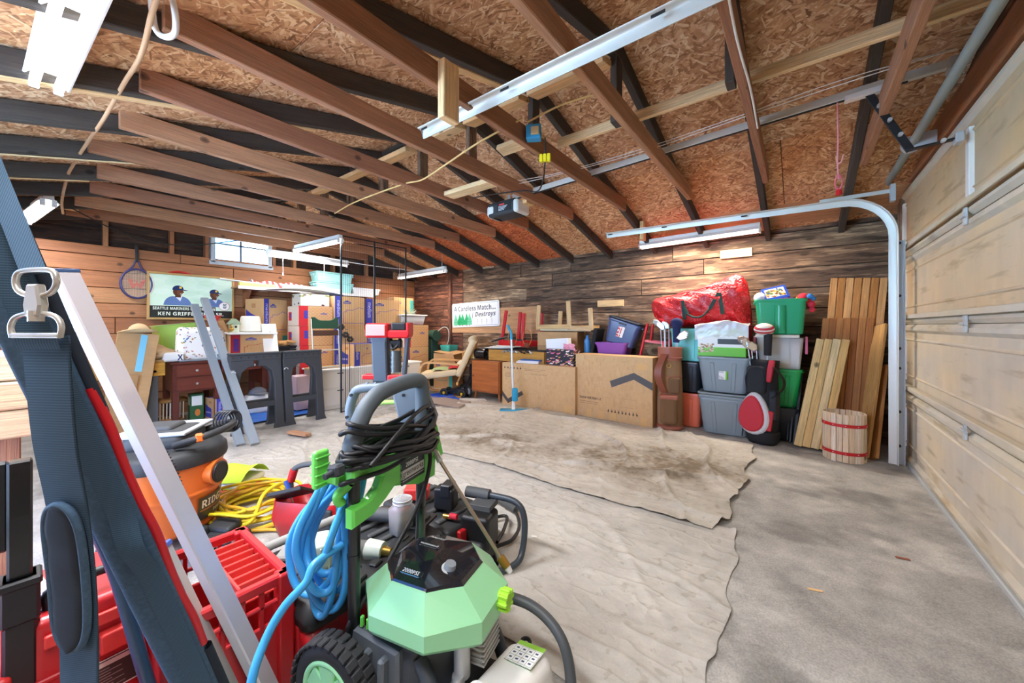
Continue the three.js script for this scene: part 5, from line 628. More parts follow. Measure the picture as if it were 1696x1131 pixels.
// sawhorses ---------------------------------------------------------------
function sawhorse(label, z0, z1) {
  const t = thing('plastic_sawhorse', label, 'sawhorse', [-4.5, 0, (z0 + z1) / 2]), w = z0 - z1, bm = std(0x35373a, { roughness: 0.7 });
  part(t, 'top_beam', [cbox(0.1, 0.06, w, 0.006).translate(0, 0.745, 0), cbox(0.115, 0.02, w, 0.004).translate(0, 0.785, 0)], bm);
  for (let i = 0; i < 7; i++) part(t, 'notch', cbox(0.004, 0.016, 0.016).translate(0.0505, 0.75, -w / 2 + (i + 0.6) * w / 7), M.black);
  for (const s of [-1, 1]) { const o = s * 0.13, leg = (e) => part(t, 'leg', [extr([[e * (w / 2 - 0.005), 0.72], [e * (w / 2 - 0.005), 0.05], [e * (w / 2 + 0.012), 0.0], [e * (w / 2 - 0.09), 0.0], [e * (w / 2 - 0.075), 0.06], [e * (w / 2 - 0.07), 0.5], [e * (w / 2 - 0.09), 0.6], [e * (w / 2 - 0.15), 0.655], [e * (w / 2 - 0.2), 0.66], [e * (w / 2 - 0.2), 0.72]].map(([x, y]) => [x, y]), 0.045, 0.006).applyMatrix4(new THREE.Matrix4().makeRotationY(-Q)).applyMatrix4(new THREE.Matrix4().set(1, -s * 0.13, 0, s * 0.115, 0, 1, 0, 0, 0, 0, 1, 0, 0, 0, 0, 1))], bm); leg(-1); leg(1); part(t, 'cross_brace', cbox(0.03, 0.055, w - 0.12, 0.005).translate(s * 0.085, 0.26, 0), bm); }
  part(t, 'hook', tor(0.018, 0.005, 6, 12, PI).rotateY(Q).translate(0.07, 0.6, w / 2 - 0.02), M.steel); return t;
}
sawhorse('near black plastic sawhorse in front of the desk', -1.24, -1.7); sawhorse('far black plastic sawhorse next to the white cabinet', -1.72, -2.13);
// steel studs leaning on the desk
function stud(label, a, b) { const t = thing('steel_stud', label, 'stud', a); const A = V(0, 0, 0), B = V(b[0] - a[0], b[1] - a[1], b[2] - a[2]); const d = B.clone(), L = d.length(), z = d.clone().normalize(), x = V(0, 0, 1).cross(z).normalize(), y = V(0, 0, 0).crossVectors(z, x); const g = merge([cbox(0.002, 0.065, L, 0.0003), cbox(0.035, 0.002, L, 0.0003).translate(0.017, 0.0325, 0), cbox(0.035, 0.002, L, 0.0003).translate(0.017, -0.0325, 0)]); g.applyMatrix4(new THREE.Matrix4().makeBasis(x, y, z).setPosition(B.multiplyScalar(0.5))); part(t, 'channel', g, std(0x96a2a8, { metalness: 0.35, roughness: 0.45 })); return t; }
stud('longer galvanised steel stud leaning across the desk', [-3.88, 0.02, -1.27], [-5.14, 1.38, -1.2]); stud('shorter galvanised steel stud leaning beside the longer one', [-3.95, 0.02, -1.18], [-5.16, 1.31, -1.12]);
single('wood_offcut', 'short brown wood offcut lying on the cloth', 'offcut', cbox(0.26, 0.025, 0.07, 0.004), M.tie[2], null, [-3.86, 0.028, -1.63], 0.25);
// white lateral cabinet and its load -----------------------------------------
{
  const t = thing('white_cabinet', 'low off-white drawer cabinet under the moving boxes', 'cabinet', [-4.95, 0, -3.02], Q); const wm = std(0xe2ddd0, { roughness: 0.5 }); part(t, 'carcass', cbox(1.56, 0.46, 0.42, 0.004).translate(0, 0.27, 0), wm); part(t, 'plinth', cbox(1.5, 0.05, 0.4).translate(0, 0.025, -0.01), wm); part(t, 'cabinet_top', cbox(1.6, 0.02, 0.46, 0.004).translate(0, 0.51, 0), M.white);
  for (const x of [-0.52, 0, 0.52]) for (const y of [0.16, 0.38]) { const d = part(t, 'drawer', cbox(0.505, 0.21, 0.016, 0.003).translate(x, y, 0.215), wm); part(d, 'pull', cbox(0.08, 0.012, 0.02, 0.003).translate(x, y + 0.08, 0.228), M.black); }
}
{ const c = thing('folding_chair', 'folded chair with a scalloped dark green back on the white cabinet', 'chair', [-4.83, 0.522, -2.38], Q); c.rotation.x = -0.08; const gm = std(0x1e4a34, { roughness: 0.4 }), fr = std(0xc8ccc4, { metalness: 0.4, roughness: 0.4 }); for (const s of [-1, 1]) part(c, 'frame_tube', rod([s * 0.17, 0, 0], [s * 0.17, 0.64, 0], 0.009), fr);
  const sh = new THREE.Shape(); sh.moveTo(-0.17, 0.52); sh.lineTo(-0.17, 0.66); sh.lineTo(-0.13, 0.66); sh.quadraticCurveTo(-0.09, 0.62, -0.05, 0.62); sh.lineTo(0.05, 0.62); sh.quadraticCurveTo(0.09, 0.62, 0.13, 0.66); sh.lineTo(0.17, 0.66); sh.lineTo(0.17, 0.52); part(c, 'back_rest', extr(sh, 0.02, 0.003), gm); part(c, 'seat_slat', cbox(0.33, 0.07, 0.02, 0.003).translate(0, 0.46, 0), woodMat(0x5a3a28)); part(c, 'cross_bar', [rod([-0.17, 0.24, 0], [0.17, 0.24, 0], 0.008), rod([-0.17, 0.02, 0], [0.17, 0.02, 0], 0.008)], fr); }
// columns of moving boxes
const GRP = null, BX = -5.36;
function column(zc, w, list, x = BX, d = 0.36) { let y = 0; list.forEach(([kind, h, label, tw]) => { carton(kind, label, w, h - 0.004, d, [x, y, zc + 0], Q + (tw || 0), GRP); y += h; }); return y; }
column(-2.41, 0.44, [['redline', 0.27, 'lowest box of the red printed column behind the green chair'], ['small', 0.27, 'second box from the floor in the red printed column behind the green chair'], ['small', 0.27, 'third box up in the red printed column behind the green chair', 0.02], ['small', 0.265, 'fourth box up in the red printed column, right behind the green chair back'], ['small', 0.265, 'scalloped red printed box topping the column, under the flowery box', -0.02]]);
column(-2.88, 0.46, [['medium', 0.36, 'lowest box of the column behind the open white-flapped box'], ['medium', 0.36, 'second box up behind the open white-flapped box'], ['medium', 0.36, 'third box up, its blue mark half hidden by the screen pole'], ['medium', 0.42, 'top box with a vertical blue stripe left of the middle screen pole', 0.03]]);
column(-3.46, 0.62, [['medium', 0.36, 'lowest box of the wide column right of the middle screen pole'], ['large', 0.36, 'second box of the wide column behind the red power tool'], ['medium', 0.36, 'third box of the wide column above the red power tool'], ['medium', 0.41, 'top box of the wide column right of the middle screen pole', -0.03]], -5.4);
column(-4.05, 0.5, [['redline', 0.36, 'lowest box of the rightmost column beside the armchair'], ['redline', 0.36, 'middle box of the rightmost column with a roof line print'], ['small', 0.37, 'scalloped red printed box of the rightmost column under the clear lidded bin']], -5.32);
{ const y = 0.682; carton('large', 'teal printed box on the desk corner under the leftmost medium box', 0.36, 0.3, 0.34, [-5.72, y, -2.0], Q + 0.12); carton('medium', 'leftmost high box with a blue printed side on top of the teal box', 0.34, 0.44, 0.32, [-5.72, y + 0.304, -2.0], Q + 0.35); }
single('flowery_box', 'white box with dark flowers on the red printed column', 'box', cartonGeo(0.38, 0.16, 0.26).translate(0, 0.08, 0), std(0xffffff, { map: canvasTex(256, 128, (g) => { g.fillStyle = '#e4dcc6'; g.fillRect(0, 0, 256, 128); for (let i = 0; i < 14; i++) { g.fillStyle = pick(['#3a2c2a', '#5a3a30', '#8a9a4a']); g.beginPath(); g.ellipse(rnd() * 256, rnd() > 0.5 ? rr(4, 30) : rr(95, 124), rr(6, 13), rr(5, 10), rnd() * 3, 0, 7); g.fill(); } }), roughness: 0.6 }), null, [-5.34, 1.342, -2.41], Q);
single('foam_sheet', 'bent white foam sheet lying over the high boxes below the shelf', 'sheet', [uvm(surf(30, 6, (u, v) => V((v - 0.5) * 0.34, 0.02 + 0.05 * Math.sin(u * PI) - 0.02 * u, (0.5 - u) * 1.05))), uvm(surf(30, 6, (u, v) => V((v - 0.5) * 0.34, 0.03 + 0.05 * Math.sin(u * PI) - 0.02 * u, (0.5 - u) * 1.05)))], std(0xeef0ec, { side: 2 }), null, [-5.44, 1.5, -2.38]);
{ const b = thing('open_moving_box', 'open box with pale hanging flaps on the white cabinet', 'box', [-4.97, 0.522, -2.92], Q + 0.1); part(b, 'carton', cartonGeo(0.4, 0.3, 0.3).translate(0, 0.15, 0), cartonM.medium); for (const s of [-1, 1]) part(b, 'flap', put(extr([[-0.19, 0], [0.0, 0], [-0.03, -0.2], [-0.17, -0.16]], 0.005, 0.001), s > 0 ? 0.2 : 0.0, 0.3, 0.16, 0.12), std(0xd8b78c, { map: kraftT, roughness: 0.85 })); part(b, 'upper_flap', put(cbox(0.42, 0.2, 0.005), 0.0, 0.4, -0.13, -0.1), kraft); }
{ const t = thing('clear_lidded_bin', 'clear bin with a white lid on the rightmost box column', 'bin', [-5.3, 1.092, -4.0], Q); part(t, 'tub', uvm(loft([rring(0.44, 0.28, 0.03, 0), rring(0.5, 0.33, 0.03, 0.15)])), phys(0xe9ecec, { transmission: 0.45, roughness: 0.2, thickness: 0 })); part(t, 'lid', rbox(0.54, 0.022, 0.36, 0.008).translate(0, 0.161, 0), M.white); for (let i = 0; i < 3; i++) part(t, 'contents', rbox(0.12, 0.1, 0.2, 0.02).translate(-0.14 + i * 0.14, 0.06, 0), pick([std(0xd88a80), M.white, std(0xc8b090)])); }
carton('large', 'teal edged box topping the rightmost column behind the clear lidded bin', 0.4, 0.3, 0.26, [-5.62, 1.265, -4.05], Q); single('support_crate', 'plain carton behind the clear lidded bin under the teal edged box', 'box', cbox(0.26, 1.26, 0.44, 0.004), kraftDark, null, [-5.66, 0.63, -4.05]);
single('snowy_sprig', 'bunch of silvery artificial fir twigs on the clear lidded bin', 'decoration', Array.from({ length: 40 }, () => rod([rr(-0.03, 0.03), 0.0, rr(-0.1, 0.1)], [rr(-0.06, 0.06), rr(0.03, 0.1), rr(-0.16, 0.16)], 0.004, 0.002, 5)), std(0x8f9a86), null, [-5.26, 1.27, -4.0]);
{ const t = thing('green_hose_reel', 'dark green garden gear with looped hose in the corner', 'reel', [-5.3, 0, -4.52]); part(t, 'stand', [cbox(0.16, 0.9, 0.16, 0.01).translate(0, 0.45, 0)], std(0x24463c)); part(t, 'spool', put(cyl(0.1, 0.1, 0.16, 20), 0.05, 0.9, 0, 0, 0, Q), std(0x2a4a3a)); part(t, 'hose', tube([[0.1, 0.95, 0.0], [0.2, 1.05, -0.1], [0.3, 1.0, -0.12], [0.3, 0.8, -0.12], [0.2, 0.6, -0.1], [0.25, 0.3, -0.08], [0.3, 0.02, -0.05]], 0.009, 60, 8), std(0xb9b2a6)); }
single('teal_tub', 'small teal tub on the shelf pile behind the armchair', 'tub', [uvm(loft([rring(0.2, 0.2, 0.03, 0), rring(0.24, 0.24, 0.03, 0.14)]))], plast(0x2a8c80), null, [-4.85, 0.6, -4.52]); single('green_seed_carton', 'green and tan carton stack behind the armchair', 'box', cartonGeo(0.4, 0.6, 0.3).translate(0, 0.3, 0), cartonM.large, null, [-4.85, 0, -4.5], 0.15); single('bent_flap_board', 'bent tan cardboard lid beside the armchair headrest', 'cardboard', [put(cbox(0.5, 0.01, 0.3), 0, 0, 0, 0.1, 0, -0.06), put(cbox(0.2, 0.22, 0.008), 0.15, -0.12, 0.15, 0.2, 0.2, 0.2)], kraft, null, [-4.74, 0.63, -4.44]);
// screen of fine dark cords between three poles -----------------------------------
{
  const t = thing('cord_screen', 'tall see-through screen of fine dark cords on three black poles', 'screen', [-4.5, 0, 0]); const zs = [-2.393, -2.849, -3.351]; for (const z of zs) part(t, 'pole', rod([0, 0, z], [0, 2.2, z], 0.012), M.black); part(t, 'top_rail', rod([0, 2.19, zs[0]], [0, 2.19, zs[2]], 0.008), M.black); part(t, 'bottom_rail', rod([0, 0.01, zs[0]], [0, 0.01, zs[2]], 0.008), M.black);
  const s = []; for (let z = zs[0] - 0.028; z > zs[2]; z -= 0.028) s.push(rod([0, 0.01, z], [0, 2.19, z], 0.0016, 0.0016, 4)); part(t, 'cords', s, M.blackMatte).userData.kind = 'stuff';
}
for (let i = 0; i < 3; i++) { const t = thing('garden_stake_light', ['left stake of the flower-headed garden stakes before the boxes', 'middle stake of the flower-headed garden stakes before the boxes', 'right stake of the flower-headed garden stakes before the boxes'][i], 'garden stake', [-4.62, 0.0, -2.45 - i * 0.06]); const y = [1.06, 0.96, 0.9][i]; part(t, 'stem', rod([0, 0.0, 0], [0, y, 0], 0.005), M.black); for (let k = 0; k < 6; k++) part(t, 'petal', sph(0.018, 8, 6).translate(0.01, y + 0.025 * Math.sin(k * 1.05), 0.03 * Math.cos(k * 1.05)), std(0x3a342e)); part(t, 'cross_bar', rod([0, y - 0.02, -0.06], [0, y - 0.02, 0.06], 0.003), M.black); }
single('shelf_plank', 'narrow bare plank lying on the white cabinet beneath the green chair', 'plank', cbox(0.14, 0.02, 0.62, 0.003), M.fresh[1], null, [-4.93, 0.532, -2.5 + 0.02], 0.06);
single('wood_tray', 'flat wooden tray lying on the white cabinet behind the garden stakes', 'tray', [cbox(0.2, 0.012, 0.34).translate(0, 0.006, 0), cbox(0.2, 0.035, 0.012).translate(0, 0.018, 0.165), cbox(0.2, 0.035, 0.012).translate(0, 0.018, -0.165)], M.tie[2], null, [-4.86, 0.522, -3.4]);
// ================================================================ DROP CLOTHS
function cloth(label, x0, x1, z0, z1, n, m, amp, seedN, edge, stain, base, y0) {
  const fold = (x, z) => { let h = 0; for (let k = 0; k < 26; k++) { const a = hash2(k, 1, seedN) * PI, px = x0 + hash2(k, 2, seedN) * (x1 - x0), pz = z0 + hash2(k, 3, seedN) * (z1 - z0), u = (x - px) * Math.cos(a) + (z - pz) * Math.sin(a), v = -(x - px) * Math.sin(a) + (z - pz) * Math.cos(a), w = 0.008 + 0.016 * hash2(k, 4, seedN), L = 0.25 + 0.5 * hash2(k, 5, seedN), bend = 0.08 * Math.sin(v * 5 + k); h += Math.exp(-(((u + bend) / w) ** 2)) * Math.exp(-((v / L) ** 2)) * (0.5 + 0.6 * hash2(k, 6, seedN)); } return h; };
  const g = surf(n, m, (u, v) => { const [dx0, dx1, dz0, dz1] = edge(u, v); const x = x0 + dx0 * (1 - u) + (x1 + dx1 - x0 - dx0) * u, z = z0 + dz0 * (1 - v) + (z1 + dz1 - z0 - dz0) * v; const r = 1 - Math.abs(2 * fbm(x * 3.4, z * 3.4, 3, 1e6, 1e6, seedN) - 1), f2 = fbm(x * 14, z * 14, 3, 1e6, 1e6, seedN + 5); return V(x, y0 + amp * (fold(x, z) + 0.35 * Math.pow(r, 12) + 0.22 * Math.pow(1 - Math.abs(2 * fbm(x * 2.2 + z * 4, z * 5 - x, 2, 1e6, 1e6, seedN + 3) - 1), 14) + 0.05 * f2), z); });
  const T = dataTex(1024, 640, (u, v) => { const x = x0 + u * (x1 - x0), z = z0 + v * (z1 - z0); const a = fbm(x * 2, z * 2, 5, 1e6, 1e6, seedN + 9), b = fbm(x * 22, z * 22, 3, 1e6, 1e6, seedN + 12), w = hash2(Math.floor(u * 1024), Math.floor(v * 640), 3); let k = 0.93 + 0.2 * (a - 0.5) + 0.1 * (b - 0.5) + 0.05 * (w - 0.5); let s = stain(x, z) * Math.max(0, Math.min(1, (fbm(x * 6, z * 6, 5, 1e6, 1e6, 33) - 0.32) * 2.2)) ; const sp = fbm(x * 30 + 4, z * 30, 3, 1e6, 1e6, 61); s = Math.min(0.62, s * (0.55 + 0.8 * (sp - 0.3)) + (sp > 0.72 ? 0.12 : 0)); return [k * (1 - 0.55 * s), k * (0.985 - 0.62 * s), k * (0.955 - 0.7 * s)]; }, [1, 1]);
  T.wrapS = T.wrapT = THREE.ClampToEdgeWrapping; g.attributes.uv;
  const B = dataTex(256, 256, (u, v) => { const k = Math.pow(1 - Math.abs(2 * fbm(u * 5, v * 7, 2, 5, 7, 14) - 1), 6) * 0.6 + 0.25 * fbm(u * 40, v * 40, 2, 40, 40, 4); return [k, k, k]; }, [1, 1], false); B.repeat.set(4, 2.4);
  return single('drop_cloth', label, 'drop cloth', flat(g), std(base, { map: T, bumpMap: B, bumpScale: 0.006, roughness: 0.95, side: 2 }));
}
cloth('smoother beige canvas drop cloth in the middle foreground', -3.7, -0.2, -2.32, -0.98, 300, 130, 0.012, 3, (u, v) => [0.12 * fbm(v * 5, 1, 3), 0.05 * v + 0.025 * fbm(v * 4, 4, 2), 0.1 * fbm(u * 4, 7, 3), 0.08 * fbm(u * 3, 9, 3)], () => 0.04, 0xd2d1cd, 0.004);
cloth('crumpled stained canvas drop cloth toward the cartons', -4.0, -0.22, -3.98, -2.16, 320, 170, 0.03, 8, (u, v) => [0.2 * fbm(v * 5, 1, 3), 0.03 * fbm(v * 4, 4, 2), 0.14 * fbm(u * 6, 7, 3) - 0.05, 0.05 * fbm(u * 4, 9, 2)], (x, z) => Math.min(1, Math.exp(-(((x + 0.8) / 0.55) ** 2 + ((z + 2.95) / 0.36) ** 2)) * 1.3 + 0.9 * Math.exp(-(((x + 2.3) / 0.6) ** 2 + ((z + 2.65) / 0.28) ** 2)) + 0.6 * Math.exp(-(((x + 1.4) / 0.3) ** 2 + ((z + 2.9) / 0.25) ** 2)) + 0.1), 0xcfccc4, 0.015);
for (const [i, [x, z]] of [[-0.927, -1.109], [-0.72, -1.013]].entries()) single('rubber_washer', i ? 'black rubber ring on the cloth beside the white jug' : 'dark rubber grommet on the cloth beside the pale green knob', 'washer', tor(0.014, 0.006, 8, 18).rotateX(Q), M.rubber, null, [x, 0.024, z]);
single('paper_scrap', 'small white paper scrap on the drop cloth', 'scrap', cbox(0.025, 0.002, 0.012), M.white, null, [-1.05, 0.022, -1.55], 0.4); single('wood_chip', 'pale wood chip on the bare concrete by the door', 'scrap', cbox(0.05, 0.004, 0.012), M.fresh[0], null, [0.05, 0.003, -1.95], 0.3); single('dry_leaf', 'reddish dry leaf on the bare concrete near the garage door', 'leaf', cbox(0.05, 0.003, 0.015), std(0x9a5a40), null, [0.376, 0.003, -2.46], 0.2);
// ================================================================ PRESSURE WASHER
{
  const lg = phys(0x98dba4, { roughness: 0.35, clearcoat: 0.25 }), bg = phys(0x6ad254, { roughness: 0.4, clearcoat: 0.2 }), dg = std(0x3c4248, { roughness: 0.55 }), sm = phys(0x1c2026, { roughness: 0.12, clearcoat: 0.8 }), hg = std(0x525c62, { roughness: 0.6 }), pole = phys(0x16181a, { roughness: 0.3, clearcoat: 0.3 });
  const t = thing('pressure_washer', 'green and grey electric pressure washer in the foreground', 'pressure washer', [-1.016, 0, -0.702], 13.9 * D2R);
  for (const s of [-1, 1]) { part(t, 'upright', [rod([0, 0.1, s * 0.148], [0, 0.74, s * 0.148], 0.0165, 0.0165, 20), rod([0, 0.43, s * 0.148], [0, 0.44, s * 0.148], 0.0185, 0.0185, 20)], pole); }
  part(t, 'grip_handle', tube([[0, 0.7, 0.165], [0.004, 0.76, 0.152], [0.006, 0.83, 0.115], [0.006, 0.868, 0.06], [0.006, 0.884, -0.03], [0.006, 0.886, -0.11], [0.004, 0.872, -0.145], [0.002, 0.83, -0.155], [0, 0.7, -0.152]], 0.025, 70, 14, false, 0.4), hg);
  const toZ = new THREE.Matrix4().makeBasis(V(0, 0, -1), V(0, 1, 0), V(1, 0, 0));
  part(t, 'bracket', [extr([[-0.178, 0.70], [-0.12, 0.705], [-0.03, 0.68], [0.17, 0.665], [0.187, 0.62], [0.182, 0.545], [0.1, 0.548], [0.03, 0.572], [-0.02, 0.588], [-0.06, 0.565], [-0.11, 0.54], [-0.178, 0.535], [-0.178, 0.575], [-0.12, 0.578], [-0.085, 0.6], [-0.065, 0.632], [-0.09, 0.652], [-0.178, 0.655]], 0.034, 0.006).applyMatrix4(toZ).translate(0.018, 0, 0)], bg);
  const lab = canvasTex(512, 300, (g, w, h) => { g.fillStyle = '#1e2a30'; g.fillRect(0, 0, w, h); g.fillStyle = '#d8e0dc'; g.font = 'bold 74px sans-serif'; g.fillText('2000PSI', 90, 90, 330); g.fillStyle = '#c8ccc8'; g.fillRect(14, 118, w - 28, 112); g.fillStyle = '#22282c'; g.font = 'bold 92px sans-serif'; g.fillText('greenworks', 26, 200, 460); g.fillStyle = '#c8ccc8'; g.fillRect(20, 250, w - 40, 10); });
  const pl = part(t, 'label_plate', flat(new THREE.BoxGeometry(0.115, 0.075, 0.004)), std(0xffffff, { map: lab, roughness: 0.4 })); pl.applyMatrix4(new THREE.Matrix4().makeTranslation(0.037, 0.612, -0.06).multiply(toZ).multiply(new THREE.Matrix4().makeRotationZ(0.03)));
  part(t, 'hose_hook', [rbox(0.02, 0.1, 0.045, 0.008).translate(-0.05, 0.69, 0.215), ...Array.from({ length: 4 }, (_, i) => cbox(0.028, 0.004, 0.043).translate(-0.05, 0.655 + i * 0.023, 0.215)), cbox(0.05, 0.03, 0.05, 0.006).translate(-0.025, 0.66, 0.18), tube([[0, 0.64, 0.165], [-0.02, 0.61, 0.185], [-0.02, 0.585, 0.175]], 0.014, 12, 8)], bg);
  part(t, 'lance_holder', [bar([0.02, 0.72, -0.17], [0.02, 0.6, -0.21], 0.05, 0.035, 0.006)], bg); part(t, 'lance_socket', rod([0.01, 0.7, -0.185], [0.012, 0.6, -0.208], 0.018), M.black);
  // wheels
  for (const s of [1, -1]) { const z = s * 0.215, w = part(t, 'wheel', [uvm(put(new THREE.TorusGeometry(0.098, 0.028, 12, 40), 0, 0.127, z).toNonIndexed()), ...Array.from({ length: 30 }, (_, i) => { const a = i / 30 * 2 * PI; return [-1, 1].map((q) => put(cbox(0.021, 0.009, 0.03, 0.003), Math.cos(a + q * 0.05) * 0.124, 0.127 + Math.sin(a + q * 0.05) * 0.124, z + q * 0.015, 0, 0, a - Q)); })], M.rubber);
    part(w, 'hub_disc', put(cyl(0.078, 0.078, 0.03, 36), 0, 0.127, z + s * 0.004, Q), bg); part(w, 'hub_rim', tor(0.078, 0.008, 8, 40).translate(0, 0.127, z + s * 0.02), lg); for (let i = 0; i < 6; i++) part(w, 'spoke', put(extr([[-0.016, 0.022], [0.016, 0.022], [0.026, 0.066], [-0.026, 0.066]], 0.012, 0.003), 0, 0.127, z + s * 0.018, 0, 0, i * PI / 3), lg); part(w, 'hub_cap', put(cyl(0.02, 0.024, 0.02, 20), 0, 0.127, z + s * 0.024, Q), bg); }
  part(t, 'axle', rod([0, 0.127, -0.2], [0, 0.127, 0.2], 0.01), M.steel);
  // chassis
  const oct = (cx, cz, rx, rz, y, k = 0.42, dy = () => 0) => [[1, k], [k, 1], [-k, 1], [-1, k], [-1, -k], [-k, -1], [k, -1], [1, -k]].map(([a, b]) => V(cx + rx * a, y + dy(a, b), cz + rz * b));
  const facet = (rings, caps = true) => { const g = loft(rings.map((r) => r.slice().reverse()), true, caps).toNonIndexed(); g.computeVertexNormals(); return uvm(g); };
  part(t, 'motor_housing', facet([oct(0.12, 0, 0.17, 0.17, 0.02), oct(0.12, 0, 0.16, 0.155, 0.12), oct(0.13, 0, 0.145, 0.14, 0.22), oct(0.14, 0, 0.16, 0.15, 0.27)]), dg);
  part(t, 'side_fairing', [put(extr([[-0.1, 0.03], [0.1, 0.03], [0.085, 0.22], [-0.07, 0.24]], 0.03, 0.008), 0.07, 0, 0.165, -0.08), ...[-0.04, 0.03, 0.1].map((x) => put(cbox(0.022, 0.17, 0.03, 0.006), 0.05 + x * 0.8, 0.13, 0.18, -0.1, 0, 0.05))], std(0x565d64, { roughness: 0.5 }));
  part(t, 'front_foot', [tube([[0.2, 0.2, 0.12], [0.27, 0.12, 0.14], [0.3, 0.04, 0.13], [0.36, 0.015, 0.1]], 0.02, 24, 8), tube([[0.2, 0.2, -0.12], [0.28, 0.12, -0.14], [0.33, 0.04, -0.13], [0.38, 0.015, -0.1]], 0.02, 24, 8), cbox(0.26, 0.02, 0.26, 0.008).translate(0.28, 0.02, 0)], dg);
  part(t, 'vent_fins', Array.from({ length: 9 }, (_, i) => cbox(0.01, 0.03, 0.012, 0.003).translate(0.03 + i * 0.022, 0.262, 0.148)), bg);
  const sag = (a, b) => (b > 0.6 ? (Math.abs(a) < 0.6 ? 0.0 : 0) : 0) - (a > 0.5 ? 0.015 : 0);
  part(t, 'shroud', facet([oct(0.165, 0, 0.178, 0.165, 0.255, 0.45, sag), oct(0.17, 0, 0.195, 0.178, 0.275, 0.45, sag), oct(0.17, 0, 0.195, 0.178, 0.315, 0.45), oct(0.165, 0, 0.125, 0.125, 0.375, 0.45), oct(0.165, 0, 0.11, 0.11, 0.383, 0.45)]), lg);
  const win = part(t, 'smoked_cover', facet([oct(0.165, 0.0, 0.13, 0.125, 0.372, 0.45), oct(0.165, 0.0, 0.122, 0.117, 0.382, 0.45), oct(0.13, 0.0, 0.06, 0.07, 0.4, 0.5), oct(0.13, 0, 0.05, 0.06, 0.402, 0.5)]), sm);
  const txt = (s, sz) => canvasTex(256, 64, (g) => { g.fillStyle = '#1d2126'; g.fillRect(0, 0, 256, 64); g.fillStyle = '#cfd8dc'; g.font = 'bold ' + sz + 'px sans-serif'; g.textAlign = 'center'; g.fillText(s, 128, 46, 240); if (sz > 46) { g.fillStyle = '#5aa8d0'; g.fillRect(20, 56, 216, 5); } });
  part(win, 'power_mark', flat(new THREE.BoxGeometry(0.075, 0.002, 0.019)), std(0xffffff, { map: txt('2000PSI', 50), roughness: 0.25 })).applyMatrix4(mtx(0.15, 0.3935, 0.092, 0.36, 0, 0));
  part(win, 'name_mark', flat(new THREE.BoxGeometry(0.072, 0.002, 0.017)), std(0xffffff, { map: txt('greenworks', 40), roughness: 0.25 })).applyMatrix4(mtx(0.13, 0.4035, -0.02, 0, PI, 0));
  part(t, 'switch_ring', put(cyl(0.024, 0.026, 0.012, 24), 0.235, 0.385, 0.03, 0, 0, -0.25), std(0xd8dcd4)); part(t, 'switch_knob', put(cyl(0.015, 0.018, 0.016, 20), 0.237, 0.397, 0.03, 0, 0, -0.25), std(0x8f979c));
  part(t, 'lime_knob', [put(cyl(0.024, 0.026, 0.03, 10), 0.375, 0.3, -0.035, 0, 0, -Q), ...Array.from({ length: 8 }, (_, i) => put(cbox(0.03, 0.01, 0.01, 0.002), 0.378, 0.3 + 0.024 * Math.sin(i * PI / 4), -0.035 + 0.024 * Math.cos(i * PI / 4)))], std(0xa6e43a, { roughness: 0.4 }));
  // pump
  const al = std(0xb9bab8, { metalness: 0.6, roughness: 0.45 }); const pm = part(t, 'pump', [cbox(0.1, 0.09, 0.09, 0.008).translate(0.3, 0.2, 0.0), put(cyl(0.022, 0.022, 0.1, 16), 0.3, 0.2, 0.07), put(cyl(0.016, 0.02, 0.05, 14), 0.3, 0.14, 0.09), ...Array.from({ length: 6 }, (_, i) => cbox(0.108, 0.006, 0.098).translate(0.3, 0.168 + i * 0.014, 0))], al); part(pm, 'outlet', [rod([0.3, 0.14, 0.08], [0.24, 0.09, 0.17], 0.014), put(cbox(0.03, 0.03, 0.03, 0.004), 0.28, 0.12, 0.11, 0.4, 0.3)], al); part(pm, 'hose_nut', rod([0.245, 0.095, 0.16], [0.205, 0.055, 0.225], 0.022, 0.022, 12), hg); part(pm, 'inlet_filter', rod([0.205, 0.055, 0.225], [0.185, 0.035, 0.255], 0.018, 0.018, 16), M.black); part(pm, 'detergent_tube', tube([[0.31, 0.14, 0.1], [0.36, 0.14, 0.13], [0.4, 0.1, 0.16], [0.38, 0.06, 0.19], [0.33, 0.05, 0.2]], 0.006, 30, 8), std(0xe8e6dc, { roughness: 0.3 }));
  const jg = part(t, 'detergent_jug', uvm(put(new RoundedBoxGeometry(0.15, 0.15, 0.2, 5, 0.035), 0.43, 0.09, 0.02, 0, -0.25, 0.2)), std(0xeae9e2, { roughness: 0.35 })); part(jg, 'jug_cap', put(cyl(0.028, 0.03, 0.03, 18), 0.36, 0.14, 0.1, 0.5), M.white); part(jg, 'jug_label', flat(new THREE.BoxGeometry(0.09, 0.002, 0.075)), std(0xffffff, { map: canvasTex(160, 128, (g) => { g.fillStyle = '#eef0ec'; g.fillRect(0, 0, 160, 128); g.fillStyle = '#8ec63f'; g.fillRect(0, 0, 160, 26); g.strokeStyle = '#444'; for (let i = 0; i < 4; i++) for (let j = 0; j < 3; j++) { g.strokeRect(4 + i * 38, 30 + j * 31, 38, 31); g.fillStyle = '#3a4a6a'; g.fillRect(14 + i * 38, 40 + j * 31, 16, 9); } }), roughness: 0.5 })).applyMatrix4(mtx(0.44, 0.172, -0.03, 0, -0.25, 0.2)); part(jg, 'jug_mark', flat(new THREE.BoxGeometry(0.002, 0.06, 0.07)), std(0xffffff, { map: canvasTex(96, 80, (g) => { g.fillStyle = '#4a4e4c'; g.fillRect(0, 0, 96, 80); g.fillStyle = '#dfe2dc'; g.font = 'bold 34px sans-serif'; g.fillText('2X', 24, 52); }) })).applyMatrix4(mtx(0.508, 0.1, 0.04, 0, -0.25, 0.2));
